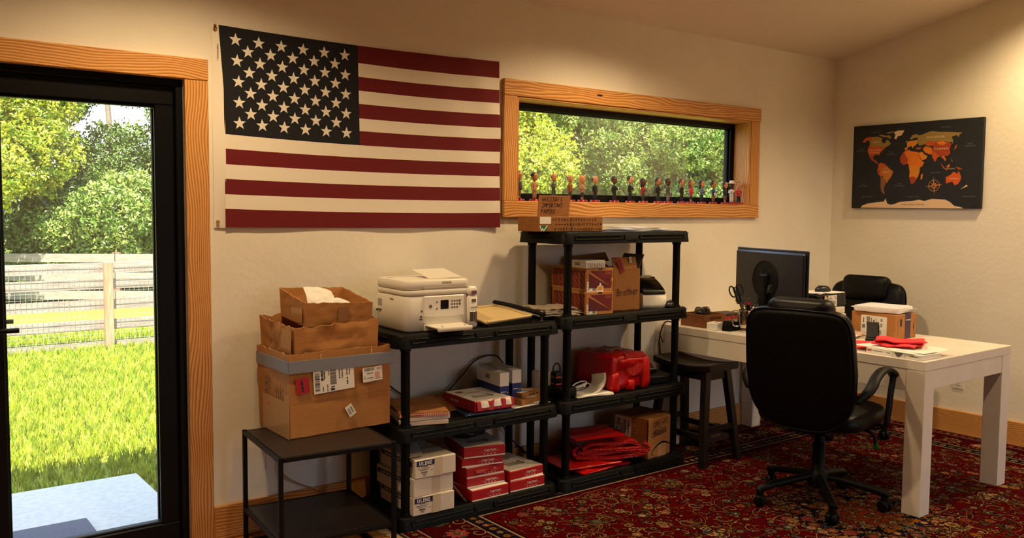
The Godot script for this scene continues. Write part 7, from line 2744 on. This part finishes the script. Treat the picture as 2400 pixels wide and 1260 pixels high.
	t = thing("power_adapter", "white power adapter on the floor by the back wall behind the stool", "adapter", Vector3(-1.27, 0.0105, 0.065), 20)
	st = S()
	rbox(st, 0.045, 0.03, 0.06, 0.006, 0.003)
	ob("body", st, M.white_plastic, t)
	st = S()
	tube(st, smooth_path([Vector3(0, 0.015, 0.03), Vector3(-0.02, 0.016, 0.06), Vector3(-0.07, 0.004, 0.07), Vector3(-0.12, 0.004, 0.04)]), 0.0025, 7)
	ob("lead", st, M.white_plastic, t)
	t = thing("shoe_rack_box", "dark red carton lying on the rug behind the stool's legs", "box", Vector3(-1.50, 0.0105, 0.17), 4)
	st = S()
	bx(st, Vector3(0, 0.04, 0), Vector3(0.26, 0.08, 0.11), 0.003)
	ob("carton", st, mat(rgb(58, 26, 20), 0.7), t)
	st = S()
	fx_rows(st, on_face(Vector3(0.26, 0.08, 0.11), "front", 0, 0), [[0.07, 0.035, 0.10, 0.012]])
	ob("print", st, mat(rgb(120, 92, 70), 0.7), t)


func scissors(label: String, at: Vector3, b: Basis, k: float, m: Material, up: float) -> void:
	var t := thing("scissors", label, "scissors", at)
	t.basis = b
	var st := S()
	for s in [-1.0, 1.0]:
		bx(st, Vector3(s * 0.003, -0.03 + up * 0.4, s * 0.0015), Vector3(0.014, 0.10 + up * 0.8, 0.002), 0.0006, Transform3D(Basis(Vector3.BACK, s * 0.03), Vector3.ZERO))
	ob("blades", st, M.chrome, t)
	for s in [-1.0, 1.0]:
		st = S()
		var y0 := up * 0.75
		var p := []
		for i in 19:
			var a := TAU * i / 18.0
			p.append(Vector3(s * (0.017 + 0.0125 * cos(a) * s) * k, y0 + (0.048 + 0.026 * sin(a)) * k, s * 0.002))
		tube(st, p, 0.0034 * k, 8)
		oval_tube(st, [Vector3(s * 0.002, y0 - 0.012 * k, s * 0.002), Vector3(s * 0.006 * k, y0 + 0.012 * k, s * 0.002), Vector3(s * 0.007 * k, y0 + 0.04 * k, s * 0.002), Vector3(s * 0.006 * k, y0 + 0.066 * k, s * 0.002)], 0.0055 * k, 0.0045, Vector3.RIGHT, 8)
		ob("grip", st, m, t)


# ---------------------------------------------------------------- big-headed figurines on the window sill
func figurine(i: int, x: float, q: Dictionary) -> void:
	var k: float = q.get("k", 1.0)
	var t := thing("figurine", q.label, "figurine", Vector3(x, 1.4822, -0.040), q.get("yaw", 12.0), "big-headed figurines along the window sill")
	var st := S()
	lathe(st, [Vector2(0.030, 0), Vector2(0.0315, 0.002), Vector2(0.0305, 0.005), Vector2(0.0285, 0.0065), Vector2(0.0285, 0.0095), Vector2(0.027, 0.0115), Vector2(0.0, 0.0118)], 28)
	ob("base", st, mat(rgb(150, 16, 24), 0.22), t)
	var skin := mat(q.skin, 0.5)
	var hair := mat(q.hair, 0.6)
	var top := mat(q.top, 0.6)
	var low := mat(q.low, 0.6)
	var g := 0.0116
	var hip := g + 0.046 * k
	var sh := g + 0.086 * k
	# legs or skirt
	st = S()
	if q.get("skirt", false):
		for s in [-1.0, 1.0]:
			tube(st, smooth_path([Vector3(s * 0.0055, g + 0.002, 0.002), Vector3(s * 0.006, g + 0.016, -0.001), Vector3(s * 0.006, g + 0.034 * k, 0.0)], 4), 0.0028, 8, 0.0046)
		ob("legs", st, skin, t)
		st = S()
		lathe(st, [Vector2(0.0125, g + 0.018 * k), Vector2(0.0138, g + 0.020 * k), Vector2(0.0130, g + 0.034 * k), Vector2(0.0112, hip + 0.006), Vector2(0.0, hip + 0.008)], 20, Transform3D(), 1.0, 0.72)
		ob("skirt", st, low, t)
	else:
		for s in [-1.0, 1.0]:
			tube(st, smooth_path([Vector3(s * 0.0075, g + 0.002, 0.0), Vector3(s * 0.0075, g + 0.022 * k, 0.0015), Vector3(s * 0.0058, hip, 0.0)], 5), 0.0052, 10, 0.0078)
		lathe(st, [Vector2(0.004, hip - 0.006), Vector2(0.0118, hip - 0.002), Vector2(0.0120, hip + 0.005), Vector2(0.0, hip + 0.009)], 18, Transform3D(), 1.0, 0.72)
		ob("trousers", st, low, t)
	st = S()
	for s in [-1.0, 1.0]:
		lathe(st, [Vector2(0.0052, 0), Vector2(0.0056, 0.002), Vector2(0.0036, 0.0048), Vector2(0, 0.0055)], 14, Transform3D(Basis(), Vector3(s * 0.0075, g - 0.0004, 0.004)), 0.85, 1.7)
	ob("shoes", st, mat(q.get("shoe", rgb(16, 14, 14)), 0.3), t)
	# torso
	st = S()
	var wd: float = q.get("w", 1.0)
	lathe(st, [Vector2(0.0, hip - 0.006), Vector2(0.0128 * wd, hip - 0.005), Vector2(0.0122 * wd, hip + 0.008 * k), Vector2(0.0138 * wd, hip + 0.024 * k), Vector2(0.0142 * wd, sh - 0.008), Vector2(0.0105, sh - 0.001), Vector2(0.0045, sh + 0.003), Vector2(0.0, sh + 0.0032)], 22, Transform3D(), 1.0, 0.70)
	ob("top", st, top, t)
	if q.has("shirt"):
		st = S()
		face(st, [Vector3(-0.0040, sh - 0.001, 0.0082), Vector3(0.0, sh - 0.024, 0.0106), Vector3(0.0040, sh - 0.001, 0.0082)], Vector3.BACK)
		ob("shirt", st, mat(q.shirt, 0.6), t)
		if q.has("tie"):
			st = S()
			bx(st, Vector3(0, sh - 0.012, 0.0104), Vector3(0.0024, 0.020, 0.0012), 0.0004, Transform3D(Basis(Vector3.RIGHT, -0.06), Vector3(0, 0.0, 0.001)))
			ob("tie", st, mat(q.tie, 0.5), t)
	# arms: 0 hanging, 1 folded before the chest, 2 one hand forward, 3 both forward
	var pose: int = q.get("pose", 1)
	for s in [-1.0, 1.0]:
		var a := Vector3(s * 0.0145 * wd, sh - 0.005, 0.0)
		var e := Vector3(s * 0.0185 * wd, sh - 0.024 * k, -0.001)
		var h := Vector3(s * 0.017 * wd, sh - 0.042 * k, 0.003)
		if pose == 1:
			e = Vector3(s * 0.0185 * wd, sh - 0.021 * k, 0.002)
			h = Vector3(-s * 0.004, sh - 0.020 * k + s * 0.002, 0.0135)
		elif pose == 3 or (pose == 2 and s > 0):
			e = Vector3(s * 0.0180 * wd, sh - 0.022 * k, 0.003)
			h = Vector3(s * 0.010, sh - 0.017 * k, 0.019)
		st = S()
		tube(st, smooth_path([a, e, h], 5), 0.0046, 10, 0.0034)
		ob("sleeve", st, top, t)
		st = S()
		lathe(st, [Vector2(0, -0.0034), Vector2(0.0028, -0.002), Vector2(0.0034, 0.0005), Vector2(0.0022, 0.0030), Vector2(0, 0.0036)], 12, Transform3D(Basis(), h))
		ob("hand", st, skin, t)
	# neck and head
	st = S()
	cyl(st, Vector3(0, sh, 0), Vector3(0, sh + 0.010, 0.001), 0.0044, 12, 0.0038)
	ob("neck", st, skin, t)
	var hy := sh + 0.028
	var hx := Transform3D(Basis(), Vector3(0, hy, 0.0012))
	st = S()
	lathe(st, [Vector2(0, -0.0225), Vector2(0.0065, -0.0215), Vector2(0.0108, -0.0170), Vector2(0.0138, -0.0085), Vector2(0.0150, 0.001), Vector2(0.0148, 0.010), Vector2(0.0120, 0.0178), Vector2(0.0065, 0.0215), Vector2(0, 0.0225)], 24, hx, 1.0, 1.06)
	lathe(st, [Vector2(0.0028, 0), Vector2(0.0024, 0.003), Vector2(0.0016, 0.0065), Vector2(0.0, 0.0075)], 10, Transform3D(Basis(), Vector3(0, hy - 0.0055, 0.0162)), 1.0, 1.2)
	for s in [-1.0, 1.0]:
		lathe(st, [Vector2(0, -0.0042), Vector2(0.0018, -0.003), Vector2(0.0022, 0.0012), Vector2(0.0014, 0.004), Vector2(0, 0.0045)], 10, Transform3D(Basis(), Vector3(s * 0.0152, hy - 0.001, 0.0)), 0.8, 1.4)
	var head := ob("head", st, skin, t)
	st = S()
	for s in [-1.0, 1.0]:
		bx(st, Vector3(s * 0.0056, hy + 0.0022, 0.0152), Vector3(0.0030, 0.0020, 0.0016), 0.0006)
		bx(st, Vector3(s * 0.0058, hy + 0.0058, 0.0148), Vector3(0.0050, 0.0011, 0.0020), 0.0004)
	bx(st, Vector3(0, hy - 0.0115, 0.0148), Vector3(0.0062, 0.0010, 0.0014), 0.0004)
	ob("features", st, mat(rgb(50, 26, 18), 0.6), head)
	if q.get("glasses", false):
		st = S()
		for s in [-1.0, 1.0]:
			var p := []
			for j in 13:
				var a := TAU * j / 12.0
				p.append(Vector3(s * 0.0058 + cos(a) * 0.0044, hy + 0.0020 + sin(a) * 0.0030, 0.0168))
			tube(st, p, 0.0005, 5)
		ob("glasses", st, M.ink, head)
	# hair
	st = S()
	var style: String = q.get("style", "short")
	var back := Transform3D(Basis(Vector3.RIGHT, -0.42), Vector3(0, hy + 0.0015, -0.0008))
	if style != "bald":
		lathe(st, [Vector2(0.0158, -0.001), Vector2(0.0168, 0.004), Vector2(0.0162, 0.0125), Vector2(0.0128, 0.0200), Vector2(0.0066, 0.0238), Vector2(0, 0.0246)], 24, back, 1.0, 1.08)
		lathe(st, [Vector2(0, -0.014), Vector2(0.0100, -0.0115), Vector2(0.0148, -0.003), Vector2(0.0160, 0.006), Vector2(0.013, 0.015), Vector2(0, 0.018)], 20, Transform3D(Basis(), Vector3(0, hy + 0.001, -0.0048)), 1.0, 0.85)
	else:
		lathe(st, [Vector2(0, -0.013), Vector2(0.0110, -0.0105), Vector2(0.0156, -0.003), Vector2(0.0162, 0.004), Vector2(0.0140, 0.0095), Vector2(0, 0.0105)], 20, Transform3D(Basis(), Vector3(0, hy + 0.001, -0.0046)), 1.0, 0.86)
	if style == "big":
		lumpy(st, Vector3(0.042, 0.038, 0.032), 0.9, 0.004, 5 + i, 160.0, 22, 14, Transform3D(Basis(), Vector3(0, hy - 0.011, -0.009)))
	elif style == "long":
		lathe(st, [Vector2(0.0105, -0.034), Vector2(0.0135, -0.028), Vector2(0.0165, -0.012), Vector2(0.0168, 0.004), Vector2(0.010, 0.014), Vector2(0, 0.016)], 20, Transform3D(Basis(), Vector3(0, hy, -0.0052)), 1.0, 0.72)
	elif style == "curls":
		for j in 14:
			var a := PI * (0.95 + 1.1 * j / 13.0)
			lathe(st, [Vector2(0, -0.006), Vector2(0.0045, -0.003), Vector2(0.005, 0.002), Vector2(0, 0.006)], 8, Transform3D(Basis(), Vector3(cos(a) * 0.0165, hy - 0.006 - 0.010 * (j % 3), sin(a) * 0.013)))
	elif style == "bun":
		lathe(st, [Vector2(0, -0.006), Vector2(0.006, -0.003), Vector2(0.0065, 0.002), Vector2(0, 0.007)], 12, Transform3D(Basis(), Vector3(0, hy + 0.004, -0.019)))
	ob("hair", st, hair, t)
	if q.get("hat", false):
		st = S()
		lathe(st, [Vector2(0.0, 0.0135), Vector2(0.0255, 0.0125), Vector2(0.0262, 0.0140), Vector2(0.0170, 0.0160), Vector2(0.0158, 0.026), Vector2(0.0125, 0.0310), Vector2(0, 0.0320)], 28, Transform3D(Basis(Vector3.RIGHT, 0.08), Vector3(0, hy, 0)))
		ob("hat", st, mat(rgb(224, 206, 202), 0.6), t)
	var hand := Vector3(0.010, sh - 0.017 * k, 0.019)
	match q.get("item", ""):
		"card":
			st = S()
			bx(st, hand + Vector3(0.0, 0.001, 0.005), Vector3(0.011, 0.010, 0.0012), 0.0003)
			ob("white_card", st, M.paper, t)
		"mug":
			st = S()
			cyl(st, hand + Vector3(0, -0.003, 0.005), hand + Vector3(0, 0.006, 0.005), 0.0040, 14)
			ob("cup", st, M.paper, t)
		"yellow":
			st = S()
			lumpy(st, Vector3(0.012, 0.009, 0.009), 0.8, 0.001, 8, 100.0, 14, 10, Transform3D(Basis(), hand + Vector3(0, -0.003, 0.004)))
			ob("yellow_item", st, mat(rgb(222, 180, 50), 0.5), t)
		"bottle":
			st = S()
			lathe(st, [Vector2(0.003, 0), Vector2(0.0033, 0.010), Vector2(0.0013, 0.015), Vector2(0.0013, 0.020), Vector2(0, 0.0202)], 12, Transform3D(Basis(), hand + Vector3(0, -0.002, 0.003)))
			ob("bottle", st, mat(rgb(44, 30, 18), 0.2), t)
		"guitar":
			st = S()
			lathe(st, [Vector2(0.0115, 0), Vector2(0.012, 0.002), Vector2(0.0115, 0.004), Vector2(0, 0.0042)], 20, Transform3D(Basis(Vector3.RIGHT, Vector3.BACK, Vector3.DOWN) , Vector3(0, hip + 0.008, 0.012)))
			ob("banjo_body", st, M.paper, t)
			st = S()
			tube(st, [Vector3(0.008, hip + 0.012, 0.016), Vector3(0.036, hip + 0.028, 0.020)], 0.0013, 8)
			bx(st, Vector3(0.038, hip + 0.029, 0.0202), Vector3(0.007, 0.004, 0.002), 0.0006, Transform3D())
			ob("banjo_neck", st, M.ink, t)
		"stand":
			st = S()
			tube(st, smooth_path([Vector3(0.020, g, 0.008), Vector3(0.0195, g + 0.030, 0.008), Vector3(0.022, g + 0.048, 0.008), Vector3(0.026, g + 0.053, 0.008), Vector3(0.030, g + 0.048, 0.008), Vector3(0.030, g + 0.012, 0.008), Vector3(0.034, g, 0.008)], 4), 0.0016, 8)
			ob("brass_instrument", st, mat(rgb(26, 24, 26), 0.3, 0.5), t)


func figurines() -> void:
	var pale := rgb(206, 140, 92)
	var tan := rgb(186, 118, 70)
	var brown := rgb(96, 52, 32)
	var dk := rgb(24, 18, 16)
	var br := rgb(74, 40, 24)
	var gr := rgb(110, 92, 78)
	var sill := [
		{"x": -2.858, "k": 1.12, "skin": pale, "hair": dk, "top": rgb(64, 40, 38), "low": rgb(96, 42, 30), "skirt": true, "style": "big", "pose": 0, "glasses": true, "label": "figurine with big black curls, glasses and a brown dress, leftmost on the sill"},
		{"x": -2.752, "k": 1.08, "skin": tan, "hair": dk, "top": rgb(180, 130, 84), "low": rgb(160, 112, 76), "shirt": rgb(226, 210, 180), "tie": dk, "pose": 2, "w": 1.1, "label": "figurine with short black hair in a tan suit"},
		{"x": -2.615, "k": 1.08, "skin": pale, "hair": gr, "top": rgb(70, 72, 76), "low": rgb(66, 66, 70), "shirt": rgb(220, 214, 204), "pose": 1, "style": "bald", "label": "balding figurine in a grey suit, behind the raised cardboard flap"},
		{"x": -2.495, "k": 1.04, "skin": pale, "hair": gr, "top": rgb(132, 74, 36), "low": rgb(70, 40, 28), "pose": 0, "style": "bald", "label": "balding figurine in a rust brown suit"},
		{"x": -2.402, "k": 1.02, "skin": pale, "hair": rgb(206, 130, 58), "top": rgb(176, 126, 92), "low": rgb(24, 34, 34), "skirt": true, "style": "long", "pose": 1, "label": "blonde figurine in a tan top and a long dark skirt"},
		{"x": -2.305, "k": 1.02, "skin": pale, "hair": dk, "top": rgb(16, 16, 18), "low": rgb(18, 18, 20), "shirt": rgb(214, 208, 196), "pose": 0, "style": "bald", "w": 1.1, "label": "figurine with a receding black hairline in a black suit"},
		{"x": -2.152, "k": 1.04, "skin": brown, "hair": dk, "top": rgb(20, 16, 16), "low": rgb(28, 18, 16), "shirt": rgb(220, 214, 204), "tie": dk, "pose": 2, "item": "card", "w": 1.15, "label": "dark-skinned figurine in a black suit holding a white card"},
		{"x": -2.022, "k": 1.10, "skin": pale, "hair": dk, "top": rgb(20, 18, 18), "low": rgb(18, 16, 18), "shirt": rgb(220, 214, 204), "tie": dk, "pose": 2, "item": "mug", "label": "figurine in a black suit holding out a white cup"},
		{"x": -1.912, "k": 0.98, "skin": brown, "hair": rgb(34, 26, 24), "top": rgb(150, 34, 40), "low": rgb(50, 46, 40), "skirt": true, "style": "long", "pose": 1, "label": "figurine with a black bob, red top and long grey skirt"},
		{"x": -1.782, "k": 1.06, "skin": tan, "hair": dk, "top": rgb(20, 20, 24), "low": rgb(24, 22, 28), "pose": 2, "item": "bottle", "w": 1.15, "label": "figurine in black holding up a dark bottle"},
		{"x": -1.694, "k": 1.04, "skin": brown, "hair": dk, "top": rgb(76, 72, 74), "low": rgb(110, 104, 104), "pose": 0, "item": "stand", "style": "short", "label": "dark-skinned figurine in grey with a black instrument at its feet"},
		{"x": -1.570, "k": 1.06, "skin": pale, "hair": br, "top": rgb(40, 20, 16), "low": rgb(26, 18, 18), "shirt": rgb(206, 196, 180), "tie": dk, "pose": 0, "glasses": true, "w": 1.1, "label": "figurine with parted brown hair, glasses and a dark brown suit"},
		{"x": -1.482, "k": 1.0, "skin": pale, "hair": rgb(112, 58, 30), "top": rgb(206, 44, 66), "low": rgb(30, 30, 32), "skirt": true, "style": "curls", "pose": 1, "label": "figurine with brown curls, a pink cardigan and a short black skirt"},
		{"x": -1.382, "k": 1.0, "skin": pale, "hair": dk, "top": rgb(92, 116, 142), "low": rgb(22, 24, 26), "style": "curls", "pose": 3, "item": "yellow", "label": "figurine in a light blue shirt holding something yellow"},
		{"x": -1.268, "k": 0.98, "skin": tan, "hair": dk, "top": rgb(30, 72, 120), "low": rgb(122, 72, 34), "pose": 3, "item": "guitar", "label": "figurine in a blue shirt and brown trousers playing a banjo"},
		{"x": -1.150, "k": 0.98, "skin": pale, "hair": rgb(46, 32, 30), "top": rgb(22, 26, 34), "low": rgb(112, 66, 34), "shirt": rgb(190, 200, 206), "skirt": true, "style": "long", "pose": 0, "label": "figurine with long dark hair, a black jacket and a brown skirt"},
		{"x": -1.085, "k": 1.0, "skin": rgb(70, 36, 24), "hair": dk, "top": rgb(222, 214, 210), "low": rgb(222, 206, 202), "shirt": rgb(200, 50, 80), "hat": true, "pose": 3, "w": 1.15, "shoe": rgb(20, 16, 16), "yaw": -20.0, "label": "figurine in a white suit and white wide-brimmed hat"},
		{"x": -1.012, "k": 0.98, "skin": pale, "hair": rgb(124, 76, 44), "top": rgb(190, 22, 34), "low": rgb(22, 20, 24), "style": "bun", "pose": 1, "yaw": -30.0, "label": "figurine in a red blouse and black trousers, rightmost on the sill"},
	]
	for i in sill.size():
		figurine(i, sill[i].x, sill[i])
